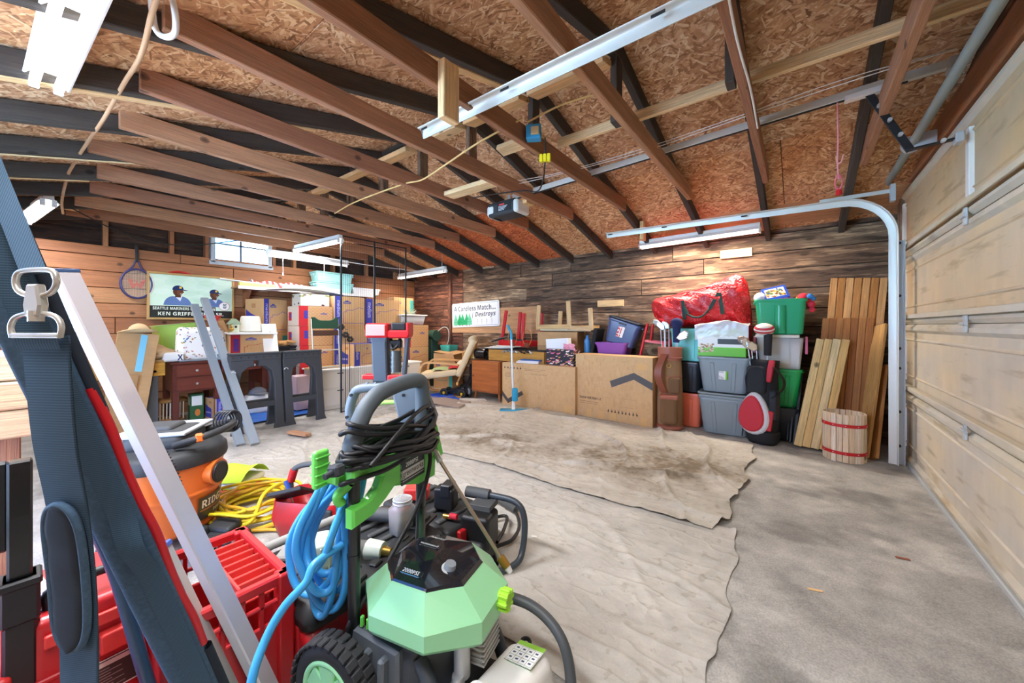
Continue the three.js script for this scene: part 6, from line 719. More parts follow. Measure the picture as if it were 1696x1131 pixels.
  part(t, 'front_bumper', tube([[0.28, 0.24, -0.12], [0.42, 0.23, -0.13], [0.52, 0.19, -0.1], [0.56, 0.1, -0.06], [0.55, 0.025, 0.0], [0.5, 0.015, 0.1], [0.4, 0.015, 0.14]], 0.015, 50, 10), std(0x4a4f52, { roughness: 0.5 }));
  part(t, 'power_lead', tube([[0.02, 0.7, -0.13], [0.05, 0.62, -0.135], [0.045, 0.5, -0.09], [0.03, 0.4, 0.0], [0.02, 0.32, 0.1], [0.0, 0.26, 0.16], [0.0, 0.22, 0.17], [0.03, 0.2, 0.16]], 0.007, 60, 8), M.black);
  // cord wrapped round the grip
  const cord = []; for (let k = 0; k < 13; k++) { const y = 0.672 + (k % 7) * 0.014 + rr(-0.008, 0.01), rz = rr(0.165, 0.2), rx = rr(0.05, 0.095), ti = rr(-0.16, 0.2), pts = []; for (let i = 0; i < 14; i++) { const a = i / 14 * 2 * PI; pts.push(V(0.01 + rx * Math.cos(a), y + ti * 0.25 * Math.sin(a) + rr(-0.008, 0.008), rz * Math.sin(a) + rr(-0.008, 0.008))); } cord.push(tube(pts, 0.0068, 70, 7, true)); }
  for (let k = 0; k < 1; k++) cord.push(tube([[0.08, 0.7 + k * 0.02, 0.17], [0.09, 0.76 + k * 0.012, 0.08], [0.08, 0.8 + k * 0.015, -0.02], [0.05, 0.8, -0.12], [-0.02, 0.75, -0.18], [-0.06, 0.71, -0.1]], 0.0062, 40, 7));
  const wr = thing('wrapped_power_cord', 'black power cord wound round the pressure washer handle', 'cord', [-1.016, 0, -0.702], 13.9 * D2R); part(wr, 'cord_coils', cord, M.black); part(wr, 'plug', [put(cbox(0.04, 0.03, 0.03, 0.006), 0.02, 0.7, 0.225, 0, 0, 0.2), rod([0.02, 0.7, 0.23], [0.02, 0.695, 0.26], 0.008)], std(0x2c3034));
}
{ // blue hose
  const hs = [], c = [-1.1, 0.475, -0.55], e = [0.793, 0, -0.609], n = [0.609, 0, 0.793]; const P = (u, y, w) => V(c[0] + e[0] * u + n[0] * w, c[1] + y, c[2] + e[2] * u + n[2] * w);
  const bm = phys(0x3c9bd6, { roughness: 0.4, clearcoat: 0.15 });
  const t = thing('blue_hose', 'coiled bright blue hose hanging on the pressure washer', 'hose');
  [[0, 0.215, 0.052, 0.02, -0.015], [0.012, 0.18, 0.075, 0.03, 0.0], [-0.018, 0.2, 0.06, 0.05, 0.03], [-0.03, 0.165, 0.05, 0.055, 0.035], [0.02, 0.15, 0.055, -0.01, -0.02], [-0.008, 0.17, 0.085, 0.01, -0.03], [0.03, 0.12, 0.045, 0.06, -0.04]].forEach(([u0, ry, rx, w, dx], k) => { const pts = []; for (let i = 0; i < 18; i++) { const a = i / 18 * 2 * PI, ca = Math.cos(a), top = ca > 0 ? ca : 0; pts.push(P(u0 + dx * (1 - ca) * 0.6 + rx * Math.sin(a) * (1 - 0.55 * top) + 0.05 * top, 0.185 - ry + ry * ca - 0.012 * k * 0.3, w + 0.025 * Math.sin(a + k) - 0.04 * top)); } part(t, 'hose_loop', tube(pts, 0.0105, 90, 9, true), bm); });
  part(t, 'hose_tail', tube([P(0.06, -0.02, 0.05), [-1.02, 0.44, -0.47], [-1.013, 0.407, -0.445], [-1.027, 0.366, -0.4], [-1.028, 0.314, -0.36], [-1.003, 0.25, -0.32], [-0.97, 0.15, -0.3], [-0.9, 0.05, -0.28], [-0.8, 0.012, -0.2]], 0.0105, 70, 10), bm);
}
{ const t = thing('spray_lance', 'steel spray lance with a brass tip hanging off the washer', 'lance'); part(t, 'lance_tube', rod([-1.024, 0.616, -0.891], [-0.765, 0.298, -0.954], 0.0065), std(0xb8ac98, { metalness: 0.85, roughness: 0.3 })); part(t, 'socket', rod([-1.03, 0.63, -0.889], [-1.005, 0.592, -0.895], 0.011), M.steel); part(t, 'brass_collar', rod([-0.778, 0.314, -0.951], [-0.755, 0.287, -0.957], 0.014), M.brass); part(t, 'nozzle', rod([-0.755, 0.287, -0.957], [-0.743, 0.272, -0.96], 0.012, 0.009), M.white); }
{ // spray gun with D grip
  const gm = std(0x6c7982, { roughness: 0.5 }), t = thing('spray_gun', 'grey spray gun with a D-shaped grip and lime trigger', 'spray gun', [-1.2, 0.24, -0.82], 0); const B = new THREE.Matrix4().makeBasis(V(0.793, 0, -0.609), V(0, 1, 0), V(0.609, 0, 0.793));
  const D = [[0.1, 0.6], [0.02, 0.605], [-0.1, 0.6], [-0.13, 0.575], [-0.145, 0.51], [-0.12, 0.44], [-0.09, 0.425], [0.0, 0.445], [0.07, 0.47]].map(([x, y]) => V(x, y, 0)); const g1 = tube(D, 0.017, 60, 10), g2 = merge([extr([[0.02, 0.6], [0.12, 0.63], [0.17, 0.5], [0.14, 0.38], [0.08, 0.4], [0.05, 0.48]], 0.045, 0.008), ...[-0.08, -0.05, -0.02, 0.01].map((x) => sph(0.008, 8, 6).translate(x, 0.617, 0))]); part(t, 'd_grip', g1.applyMatrix4(B), gm); part(t, 'gun_body', g2.applyMatrix4(B), gm); part(t, 'trigger', tube([[0.07, 0.545, 0], [0.0, 0.55, 0], [-0.08, 0.54, 0], [-0.105, 0.515, 0]].map((p) => V(...p)), 0.009, 24, 8).applyMatrix4(B), std(0xbcec7a, { roughness: 0.4 })); part(t, 'barrel', [rod([0.13, 0.4, 0], [0.11, 0.0, 0.0], 0.016), rod([0.14, 0.45, 0], [0.13, 0.36, 0], 0.022)].map((g) => g.applyMatrix4(B)), std(0x4a5056)); for (const [x, y] of [[-0.13, 0.58], [0.06, 0.58], [-0.145, 0.5], [0.1, 0.45]]) part(t, 'screw', put(cyl(0.006, 0.006, 0.006, 8), x, y, 0.024, Q).applyMatrix4(B), M.black);
}
{ // red and grey cordless tool standing up
  const rd = phys(0xd8242a, { roughness: 0.35, clearcoat: 0.2 }), gy = std(0x4e5b68, { roughness: 0.55 }), t = thing('cordless_tool', 'red and grey cordless tool with an open motor frame standing upright', 'power tool', [-1.22, 0.868, -0.83], -52 * D2R + Q - 0.02); t.rotation.y = 37.5 * D2R;
  part(t, 'head', [rbox(0.085, 0.055, 0.06, 0.01).translate(-0.035, 0.185, 0), cbox(0.08, 0.03, 0.06, 0.006).translate(0.045, 0.172, 0), cbox(0.012, 0.05, 0.06, 0.004).translate(0.08, 0.19, 0)], rd); part(t, 'battery', rbox(0.055, 0.03, 0.05, 0.006).translate(0.045, 0.2, 0), M.black); part(t, 'face_panel', rbox(0.068, 0.04, 0.004, 0.002).translate(-0.036, 0.187, 0.031), std(0xe8a8a0, { roughness: 0.4 })); part(t, 'side_post', extr([[-0.055, 0.16], [-0.05, 0.14], [-0.045, 0.0], [0.0, 0.0], [-0.005, 0.14], [0.0, 0.16]], 0.05, 0.005), gy); part(t, 'rear_post', bar([0.075, 0.17, 0], [0.06, 0.02, 0], 0.012, 0.03), gy); part(t, 'foot', [rbox(0.06, 0.022, 0.06, 0.005).translate(0.035, 0.011, 0), rbox(0.05, 0.018, 0.05, 0.005).translate(-0.065, 0.014, 0)], rd); part(t, 'motor', [put(cyl(0.02, 0.02, 0.08, 18), 0.028, 0.07, 0), ...Array.from({ length: 3 }, (_, i) => put(cyl(0.022, 0.022, 0.006, 18), 0.028, 0.05 + i * 0.018, 0))], std(0x6a6e6c, { metalness: 0.5, roughness: 0.4 })); part(t, 'wiring', [tube([[0.01, 0.155, 0], [0.02, 0.12, 0.02], [0.035, 0.125, 0.015], [0.045, 0.155, 0]], 0.006, 20, 6), cbox(0.04, 0.03, 0.03).translate(0.03, 0.135, 0)], M.black);
}
// ================================================================ TOOLBOXES
const tRed = phys(0xb4181e, { roughness: 0.42, clearcoat: 0.15 }), tBlk = std(0x2a2c2e, { roughness: 0.6 }), tGry = std(0x4a4c4c, { roughness: 0.65 });
{ const t = thing('modular_toolbox', 'red toolbox with a dusty black lid and long grey handle', 'toolbox', [-1.345, 0, -0.775]);
  part(t, 'body', [uvm(loft([rring(0.38, 0.5, 0.03, 0.03), rring(0.41, 0.54, 0.03, 0.17)])), ...[-1, 1].map((s) => cbox(0.06, 0.13, 0.02, 0.004).translate(s * 0.12, 0.1, 0.265)), ...[-0.2, 0, 0.2].map((z) => cbox(0.02, 0.13, 0.05, 0.004).translate(0.2, 0.1, z))], tRed); part(t, 'lid', [uvm(loft([rring(0.42, 0.55, 0.03, 0.17), rring(0.425, 0.555, 0.03, 0.2), rring(0.4, 0.53, 0.03, 0.232), rring(0.34, 0.47, 0.03, 0.234)]))], tBlk); part(t, 'lid_panel', [cbox(0.16, 0.012, 0.2, 0.004).translate(-0.07, 0.238, 0.12), cbox(0.12, 0.012, 0.16, 0.004).translate(0.08, 0.238, 0.14), ...[-0.13, -0.07, 0.0, 0.06, 0.12].map((x) => cbox(0.022, 0.014, 0.14, 0.004).translate(x, 0.24, -0.12))], tGry); part(t, 'latch', [rbox(0.07, 0.1, 0.03, 0.008).translate(0.1, 0.17, 0.285), rbox(0.07, 0.1, 0.03, 0.008).translate(-0.1, 0.17, 0.285)], tRed); part(t, 'top_handle', [rod([-0.2, 0.262, 0.24], [-0.2, 0.262, -0.02], 0.016), tube([[-0.2, 0.225, 0.25], [-0.2, 0.255, 0.25], [-0.2, 0.262, 0.22]], 0.017, 10, 8), tube([[-0.2, 0.225, -0.04], [-0.2, 0.255, -0.04], [-0.2, 0.262, -0.01]], 0.017, 10, 8)], std(0x9a9a96, { roughness: 0.5 })); for (const x of [-0.16, 0.16]) for (const z of [-0.22, 0.22]) part(t, 'caster', put(cyl(0.028, 0.028, 0.03, 16), x, 0.028, z, 0, 0, Q), M.black); }
{ const t = thing('tool_organizer', 'low black organizer with red side latches behind the toolbox', 'organizer', [-1.42, 0, -1.24]); part(t, 'case', rbox(0.48, 0.19, 0.3, 0.02).translate(0, 0.1, 0), tBlk); part(t, 'latch', [rbox(0.03, 0.12, 0.07, 0.008).translate(0.245, 0.12, 0.06), rbox(0.03, 0.12, 0.07, 0.008).translate(0.245, 0.12, -0.08)], tRed); part(t, 'lid_rail', [-0.15, -0.05, 0.05, 0.15].map((x) => cbox(0.03, 0.016, 0.26, 0.005).translate(x, 0.2, 0)), tGry); }
{ const t = thing('clear_jar', 'clear plastic jar of sawdust on the toolbox lid', 'jar', [-1.27, 0.246, -0.93]); part(t, 'jar_wall', [uvm(loft([rring(0.085, 0.085, 0.02, 0), rring(0.09, 0.09, 0.02, 0.09), rring(0.07, 0.07, 0.03, 0.105), rring(0.07, 0.07, 0.03, 0.13)]))], phys(0xdfe2e2, { transmission: 0.6, roughness: 0.1, thickness: 0 })); part(t, 'thread_ring', [tor(0.036, 0.003, 6, 24).rotateX(Q).translate(0, 0.115, 0), tor(0.036, 0.003, 6, 24).rotateX(Q).translate(0, 0.128, 0)], std(0xc8ccc8, { roughness: 0.3 })); part(t, 'filling', rbox(0.07, 0.06, 0.07, 0.015).translate(0, 0.034, 0), std(0x8a6a4c)); }
{ const t = thing('impact_driver', 'grey and red angle driver lying on the toolbox lid', 'power tool', [-1.36, 0.285, -0.92], 0.5); part(t, 'body', [put(cyl(0.026, 0.028, 0.16, 18), -0.06, 0, 0, 0, 0, Q)], tGry); part(t, 'red_collar', [rbox(0.05, 0.075, 0.06, 0.01).translate(0.05, 0, 0), rbox(0.03, 0.09, 0.05, 0.008).translate(0.08, -0.005, 0)], std(0xb8402c, { roughness: 0.4 })); part(t, 'battery', rbox(0.05, 0.08, 0.08, 0.01).translate(0.12, 0.0, 0), M.black); }
{ const t = thing('rotary_cutter', 'grey tool with a clear head lying across the toolbox rails', 'power tool', [-1.24, 0.275, -0.74], 0.45); part(t, 'body', put(cyl(0.024, 0.026, 0.17, 18), -0.07, 0, 0, 0, 0, Q), std(0x5a5a56)); part(t, 'clear_head', [put(cyl(0.034, 0.03, 0.06, 18), 0.05, 0, 0, 0, 0, Q)], std(0xc4cabc, { roughness: 0.3 })); part(t, 'collet', put(cyl(0.012, 0.018, 0.03, 12), 0.095, 0, 0, 0, 0, -Q), M.brass); }
single('black_saw_rail', 'long black slotted guide rail lying on the toolbox lid', 'rail', [cbox(0.06, 0.018, 0.5, 0.004), ...Array.from({ length: 6 }, (_, i) => cbox(0.03, 0.024, 0.04, 0.004).translate(0, 0.006, -0.2 + i * 0.08))], M.black, null, [-1.18, 0.256, -0.84], 0.35);
single('green_dust_cup', 'pale green ribbed dust cup behind the blue hose', 'cup', [lathe([[0, 0], [0.05, 0], [0.055, 0.03], [0.055, 0.09], [0.045, 0.1], [0, 0.1]]), ...Array.from({ length: 14 }, (_, i) => put(cbox(0.006, 0.08, 0.006), 0.056 * Math.cos(i * 0.449), 0.05, 0.056 * Math.sin(i * 0.449)))], std(0xbcc8b4), null, [-1.3, 0.246, -0.62]);
{ // tool bag
  const t = thing('tool_bag', 'open red and black tool bag full of hand tools', 'tool bag', [-2.0, 0.0, -0.94], 0.5); part(t, 'bag_body', uvm(loft([rring(0.34, 0.2, 0.05, 0), rring(0.4, 0.25, 0.06, 0.1), rring(0.38, 0.23, 0.06, 0.19), rring(0.36, 0.21, 0.05, 0.19), rring(0.34, 0.19, 0.05, 0.1)], true, true)), tRed); part(t, 'black_panel', [rbox(0.12, 0.15, 0.02, 0.008).translate(0.1, 0.1, 0.122), rbox(0.02, 0.14, 0.16, 0.008).translate(0.2, 0.1, 0)], tBlk); part(t, 'flap', put(rbox(0.16, 0.02, 0.16, 0.006), -0.1, 0.22, 0.07, -0.5, 0.2, 0.2), M.black); part(t, 'frame_bar', tube([[-0.16, 0.17, 0.0], [-0.15, 0.3, 0.0], [-0.05, 0.345, 0.0], [0.08, 0.33, 0.0], [0.15, 0.29, 0], [0.17, 0.18, 0.0]], 0.014, 40, 10), tGry); part(t, 'red_grip', rod([-0.14, 0.31, 0], [-0.16, 0.25, 0], 0.02), tRed); part(t, 'red_grip', rod([0.1, 0.32, 0], [0.16, 0.25, 0], 0.02), tRed);
  [['screwdriver', 'blue handled screwdriver sticking out of the tool bag', 0x2a4a9a, -0.1, 0.02], ['box_cutter', 'orange and red packaged blade set in the tool bag', 0xd8482c, 0.05, 0.06], ['pliers', 'grey pliers standing in the tool bag', 0x707478, -0.03, -0.05], ['drill_case', 'dark drill case in the back of the tool bag', 0x2c2e32, 0.1, -0.06]].forEach(([n, l, c, x, z], i) => { const w = thing(n, l, n.replace('_', ' '), [-2.0 + x * 0.88 + z * 0.48, 0.06, -0.94 - x * 0.48 + z * 0.88], 0.5 + i * 0.3); w.rotation.z = [0.35, -0.4, 0.1, 0.05][i]; const m = std(c, { roughness: 0.5 }); if (i === 0) { part(w, 'shaft', rod([0, 0, 0], [0, 0.12, 0], 0.004), M.steel); part(w, 'handle', rod([0, 0.12, 0], [0, 0.21, 0], 0.014, 0.012), m); } else if (i === 2) { part(w, 'jaw', extr([[-0.02, 0], [0.02, 0], [0.012, 0.2], [-0.012, 0.2]], 0.015, 0.003), m); part(w, 'pivot', put(cyl(0.012, 0.012, 0.02, 12), 0, 0.15, 0, Q), M.steel); } else { part(w, 'pack', rbox(0.09, 0.18, 0.06, 0.006).translate(0, 0.1, 0), m); part(w, 'pack_label', rbox(0.07, 0.06, 0.062, 0.004).translate(0, 0.13, 0), i === 1 ? std(0xe8e0d0) : tRed); } }); }
{ // yellow cord
  const t = thing('yellow_extension_cord', 'big loose coil of yellow extension cord on the floor', 'cord', [-2.45, 0, -0.8]); const ym = phys(0xd8c21a, { roughness: 0.45 }), yo = phys(0xd8a82a, { roughness: 0.45 }); for (let k = 0; k < 13; k++) { const R = rr(0.14, 0.22), y = 0.012 + k * 0.009, pts = [], ox = rr(-0.03, 0.03), oz = rr(-0.03, 0.03); for (let i = 0; i < 12; i++) { const a = i / 12 * 2 * PI; pts.push(V(ox + R * 1.15 * Math.cos(a) + rr(-0.02, 0.02), y + rr(-0.004, 0.012), oz + R * Math.sin(a) + rr(-0.02, 0.02))); } part(t, 'cord_loop', tube(pts, 0.0085, 70, 7, true), k % 3 ? ym : yo); } part(t, 'raised_loop', tube([[0.05, 0.1, -0.18], [0.1, 0.17, -0.1], [0.18, 0.17, 0.02], [0.22, 0.08, 0.08], [0.16, 0.02, 0.14]], 0.01, 40, 8), ym); part(t, 'cord_end', tube([[0.2, 0.02, 0.1], [0.3, 0.014, 0.0], [0.42, 0.014, -0.02]], 0.008, 20, 7), yo); }
{ const g = surf(24, 16, (u, v) => V((u - 0.5) * 0.3, 0.05 + 0.1 * Math.sin(v * PI * 0.8 + 0.3) + 0.03 * fbm(u * 5, v * 5, 3), (v - 0.5) * 0.26)); const t = thing('safety_vest', 'folded lime safety vest with a silver stripe', 'vest', [-2.92, 0, -0.83], 0.6); part(t, 'vest_cloth', [uvm(g), rbox(0.28, 0.06, 0.22, 0.02).translate(0, 0.032, 0)], std(0xbfe03a, { side: 2, roughness: 0.8 })); part(t, 'reflective_stripe', [rbox(0.285, 0.035, 0.225, 0.012).translate(0, 0.08, 0.01)], std(0xe4e0c0, { roughness: 0.4 })); part(t, 'orange_stripe', rbox(0.29, 0.015, 0.23, 0.005).translate(0, 0.045, 0.01), std(0xd8602a)); }
{ // shop vacuum
  const om = phys(0xe0712c, { roughness: 0.4, clearcoat: 0.15 }), t = thing('shop_vacuum', 'orange wet and dry vacuum with a dusty black lid', 'vacuum', [-2.535, 0, -0.44], 0.95);
  part(t, 'drum', lathe([[0, 0.06], [0.19, 0.06], [0.2, 0.08], [0.215, 0.24], [0.228, 0.245], [0.228, 0.262], [0.218, 0.268], [0.232, 0.4], [0.22, 0.4], [0, 0.4]], 48), om); part(t, 'lid', lathe([[0.243, 0.395], [0.247, 0.41], [0.243, 0.45], [0.22, 0.475], [0.0, 0.48]], 48), tBlk);
  part(t, 'motor_cover', [uvm(put(new RoundedBoxGeometry(0.26, 0.1, 0.24, 5, 0.045), 0, 0.51, 0)), uvm(put(new RoundedBoxGeometry(0.15, 0.05, 0.15, 4, 0.02), -0.02, 0.555, 0))], std(0x3a3b3c, { roughness: 0.75 })); part(t, 'grey_top', put(rbox(0.3, 0.018, 0.3, 0.008), -0.02, 0.545, -0.03), std(0xaab0b6, { roughness: 0.6 })); part(t, 'carry_handle', tube([[0.1, 0.5, -0.15], [0.2, 0.53, -0.16], [0.26, 0.545, -0.08], [0.265, 0.545, 0.06], [0.2, 0.53, 0.15], [0.1, 0.5, 0.15]], 0.017, 50, 10), tBlk); part(t, 'handle_accent', put(cbox(0.03, 0.038, 0.038, 0.006), 0.2, 0.532, 0.148, 0, 0.5), om);
  const port = part(t, 'port', [put(cyl(0.055, 0.062, 0.05, 26), 0.228 * Math.cos(0.1), 0.335, 0.228 * Math.sin(0.1) + 0.04, 0, -0.25, Q)], om); part(port, 'port_ring', put(new THREE.TorusGeometry(0.043, 0.009, 10, 26).rotateY(Q), 0.255, 0.335, 0.07, 0, -0.25), M.black); part(port, 'port_mouth', put(cyl(0.04, 0.04, 0.03, 22), 0.247, 0.335, 0.068, 0, -0.25, Q), M.black);
  const lab = canvasTex(384, 192, (g, w, h) => { g.fillStyle = '#3a322a'; g.fillRect(0, 0, w, h); g.fillStyle = '#e2ddd2'; g.font = 'bold 88px sans-serif'; g.fillText('RIDGID', 24, 92, 330); g.fillStyle = '#b46a34'; g.fillRect(20, 108, 344, 8); g.fillStyle = '#d8d2c6'; g.font = 'bold 40px sans-serif'; g.fillText('POWER', 150, 164); g.fillStyle = '#b08a5a'; g.fillText('MAX', 296, 164); });
  const lg2 = new THREE.CylinderGeometry(0.219, 0.208, 0.115, 18, 1, true, 1.0, 1.1); part(t, 'label_band', flat(lg2.translate(0, 0.165, 0)), std(0xffffff, { map: lab, roughness: 0.4, side: 2 }));
  for (let i = 0; i < 4; i++) { const a = i * Q + 0.6, f = part(t, 'caster_foot', put(rbox(0.13, 0.06, 0.08, 0.02), 0.19 * Math.cos(a), 0.06, 0.19 * Math.sin(a), 0, -a), tBlk); part(f, 'caster', put(cyl(0.024, 0.024, 0.025, 14), 0.235 * Math.cos(a), 0.025, 0.235 * Math.sin(a), Q, 0, 0), M.black); }
  const hp = []; const n = 200; const hc = new THREE.CatmullRomCurve3([V(0.02, 0.5, 0.2), V(0.1, 0.53, 0.3), V(0.17, 0.42, 0.33), V(0.21, 0.25, 0.33), V(0.25, 0.1, 0.3), V(0.3, 0.04, 0.2)]); const rings = []; for (let i = 0; i <= n; i++) { const p = hc.getPoint(i / n), tg = hc.getTangent(i / n), a = V(0, 1, 0).cross(tg).normalize(), b = V(0, 0, 0).crossVectors(tg, a), r = 0.028 + 0.005 * Math.sin(i * PI * 0.5); rings.push(Array.from({ length: 14 }, (_, j) => p.clone().addScaledVector(a, r * Math.cos(j / 14 * 2 * PI)).addScaledVector(b, r * Math.sin(j / 14 * 2 * PI)))); } part(t, 'ribbed_hose', uvm(loft(rings)), M.black);
  part(t, 'cord_wrap', Array.from({ length: 5 }, (_, i) => tor(0.055, 0.006, 7, 24).scale(0.7, 1, 1).rotateY(0.3 + i * 0.1).translate(0.2 + i * 0.013, 0.55, -0.1)), std(0x2a2c30, { roughness: 0.4 }));
}
single('floor_nozzle', 'black wide floor nozzle beside the vacuum', 'nozzle', [rbox(0.28, 0.05, 0.1, 0.02), put(rbox(0.14, 0.05, 0.09, 0.02), 0, 0.03, -0.02, 0.2)], tBlk, null, [-2.3, 0.026, -0.6], 0.5);
single('clear_wrap', 'crumpled clear plastic wrapper on the floor by the toolbox', 'wrapper', [uvm(surf(16, 12, (u, v) => V((u - 0.5) * 0.16, 0.02 + 0.05 * fbm(u * 6, v * 6, 3), (v - 0.5) * 0.1)))], phys(0xf0f2f2, { transmission: 0.4, roughness: 0.15, thickness: 0, side: 2 }), null, [-1.72, 0.0, -0.66], 0.5);
{ const t = thing('compressor_pump', 'black caged compressor with a tube roll bar and red valve', 'compressor', [-1.1, 0, -1.27], 0.3); part(t, 'motor_block', [rbox(0.14, 0.15, 0.13, 0.02).translate(-0.05, 0.16, 0), rbox(0.11, 0.12, 0.14, 0.03).translate(-0.04, 0.075, 0.02), put(cyl(0.045, 0.045, 0.14, 20), -0.05, 0.08, 0.06, Q)], M.black); part(t, 'cooling_fin', Array.from({ length: 6 }, (_, i) => cbox(0.1, 0.006, 0.1).translate(-0.05, 0.235, -0.05 + i * 0.0) .translate(0, i * 0.004, 0)), tGry); part(t, 'roll_bar', tube([[-0.16, 0.27, -0.09], [0.0, 0.27, -0.09], [0.1, 0.26, -0.08], [0.14, 0.2, -0.07], [0.14, 0.08, -0.05], [0.12, 0.03, 0.0], [0.02, 0.016, 0.08], [-0.12, 0.016, 0.09]], 0.014, 60, 10), std(0x3c444a, { roughness: 0.4 })); part(t, 'foam_grip', rod([-0.16, 0.27, -0.09], [-0.04, 0.27, -0.09], 0.026), tGry); part(t, 'red_valve', put(cyl(0.013, 0.013, 0.035, 12), -0.15, 0.22, 0.06, 0, 0, Q), std(0xc8283c)); part(t, 'brass_fitting', put(cyl(0.011, 0.011, 0.04, 10), -0.18, 0.215, 0.06, 0, 0, Q), M.brass); }
single('black_air_hose', 'black hose looping over the drop cloth behind the washer', 'hose', [tube([[-1.2, 0.05, -1.3], [-1.4, 0.03, -1.42], [-1.5, 0.035, -1.57], [-1.45, 0.035, -1.7], [-1.306, 0.035, -1.7], [-1.164, 0.035, -1.579], [-1.105, 0.035, -1.443], [-1.13, 0.032, -1.34], [-1.05, 0.03, -1.26]], 0.009, 110, 8), tube([[-1.25, 0.1, -1.35], [-1.32, 0.04, -1.5], [-1.27, 0.035, -1.6], [-1.2, 0.035, -1.5], [-1.15, 0.035, -1.38]], 0.009, 50, 8)], M.black); single('hose_sleeve', 'dark foam sleeve on the black hose', 'sleeve', rod([-1.42, 0.04, -1.72], [-1.26, 0.04, -1.68], 0.02), tGry);
// ================================================================ LEFT FOREGROUND
{ // red crate
  const t = thing('red_crate', 'open red plastic crate beside the silver box beam', 'crate', [-1.41, 0, -0.345]); const W = 0.38, D = 0.27, H = 0.34; part(t, 'floor_panel', cbox(W, 0.01, D).translate(0, 0.03, 0), tRed);
  for (const s of [-1, 1]) { part(t, 'wall', [cbox(W, 0.19, 0.012, 0.003).translate(0, 0.115, s * D / 2), cbox(W + 0.02, 0.03, 0.025, 0.005).translate(0, H - 0.015, s * D / 2), ...Array.from({ length: 8 }, (_, i) => cbox(0.012, 0.13, 0.014, 0.002).translate(-W / 2 + 0.02 + i * 0.049, 0.265, s * D / 2)), cbox(W, 0.01, 0.014).translate(0, 0.265, s * D / 2)], tRed); part(t, 'wall', [cbox(0.012, 0.19, D, 0.003).translate(s * W / 2, 0.115, 0), cbox(0.025, 0.03, D + 0.02, 0.005).translate(s * W / 2, H - 0.015, 0), ...Array.from({ length: 6 }, (_, i) => cbox(0.014, 0.13, 0.012, 0.002).translate(s * W / 2, 0.265, -D / 2 + 0.02 + i * 0.046)), cbox(0.014, 0.01, D).translate(s * W / 2, 0.265, 0)], tRed); for (const q of [-1, 1]) part(t, 'corner_post', rbox(0.045, H, 0.045, 0.008).translate(s * (W / 2 - 0.005), H / 2, q * (D / 2 - 0.005)), tRed); }
  part(t, 'rim_tray', [cbox(W - 0.06, 0.008, 0.1).translate(0, H - 0.06, -D / 2 + 0.06), cbox(W - 0.06, 0.05, 0.008).translate(0, H - 0.035, -D / 2 + 0.11), ...Array.from({ length: 7 }, (_, i) => cbox(0.008, 0.045, 0.1).translate(-W / 2 + 0.06 + i * 0.044, H - 0.035, -D / 2 + 0.06))], std(0xd8423c, { roughness: 0.45 }));
}
{ const t = thing('red_tool_case', 'red tool case with a dark warning sticker behind the blue tube', 'tool case', [-1.52, 0, -0.1], 0.05); part(t, 'case', [uvm(put(new RoundedBoxGeometry(0.3, 0.4, 0.2, 3, 0.02), 0, 0.2, 0)), cbox(0.31, 0.012, 0.21).translate(0, 0.26, 0)], tRed); part(t, 'latch', [rbox(0.03, 0.05, 0.07, 0.006).translate(0.16, 0.29, -0.04), rbox(0.012, 0.03, 0.12, 0.004).translate(0.158, 0.35, 0.02)], std(0xd83a34, { roughness: 0.4 })); part(t, 'carry_handle', tube([[0.1, 0.4, -0.07], [0.1, 0.44, -0.06], [0.1, 0.44, 0.06], [0.1, 0.4, 0.07]], 0.012, 24, 8), M.black); part(t, 'sticker', flat(new THREE.BoxGeometry(0.002, 0.085, 0.11)), std(0xffffff, { map: canvasTex(192, 144, (g) => { g.fillStyle = '#e6e2dc'; g.fillRect(0, 0, 192, 144); g.fillStyle = '#3a2e2c'; g.fillRect(5, 5, 182, 134); g.fillStyle = '#cfc4bc'; g.fillRect(10, 10, 172, 20); g.fillStyle = '#8a7a74'; for (let i = 0; i < 8; i++) g.fillRect(12, 40 + i * 12, 90 + (i * 37) % 70, 4); }) })).position.set(0.152, 0.2, -0.02); }
single('low_red_tray', 'low red plastic tray on the floor at the bottom edge', 'tray', [uvm(loft([rring(0.2, 0.26, 0.02, 0.0), rring(0.22, 0.28, 0.02, 0.1), rring(0.235, 0.295, 0.02, 0.1), rring(0.235, 0.295, 0.02, 0.115), rring(0.205, 0.265, 0.02, 0.115), rring(0.19, 0.25, 0.02, 0.012)])), ...Array.from({ length: 4 }, (_, i) => cbox(0.2, 0.07, 0.01).translate(0, 0.04, -0.09 + i * 0.06))], std(0xd8423c, { roughness: 0.45 }), null, [-1.2, 0, -0.06], 0.1);
{ const t = thing('rolling_toolbox', 'red rolling toolbox with a tall black telescopic handle', 'toolbox', [-1.55, 0, 0.24]); part(t, 'body', [uvm(put(new RoundedBoxGeometry(0.42, 0.25, 0.44, 3, 0.02), 0, 0.165, 0))], tRed); part(t, 'lid', rbox(0.43, 0.04, 0.45, 0.012).translate(-0.02, 0.29, 0), std(0xd8342e, { roughness: 0.4 })); for (const z of [-0.235, 0.2]) { part(t, 'handle_sleeve', cbox(0.05, 0.42, 0.05, 0.006).translate(0.16, 0.22, z), M.black); part(t, 'handle_tube', cbox(0.032, 0.42, 0.036, 0.004).translate(0.16, 0.56, z), phys(0x101113, { roughness: 0.3, clearcoat: 0.4 })); part(t, 'handle_collar', [cbox(0.06, 0.1, 0.058, 0.006).translate(0.16, 0.46, z), cbox(0.066, 0.02, 0.064, 0.004).translate(0.16, 0.5, z)], M.black); } part(t, 'handle_panel', cbox(0.02, 0.2, 0.4, 0.005).translate(0.15, 0.67, -0.02), M.black); for (const z of [-0.2, 0.2]) part(t, 'wheel', put(cyl(0.05, 0.05, 0.03, 20), -0.2, 0.05, z, Q), M.rubber); }
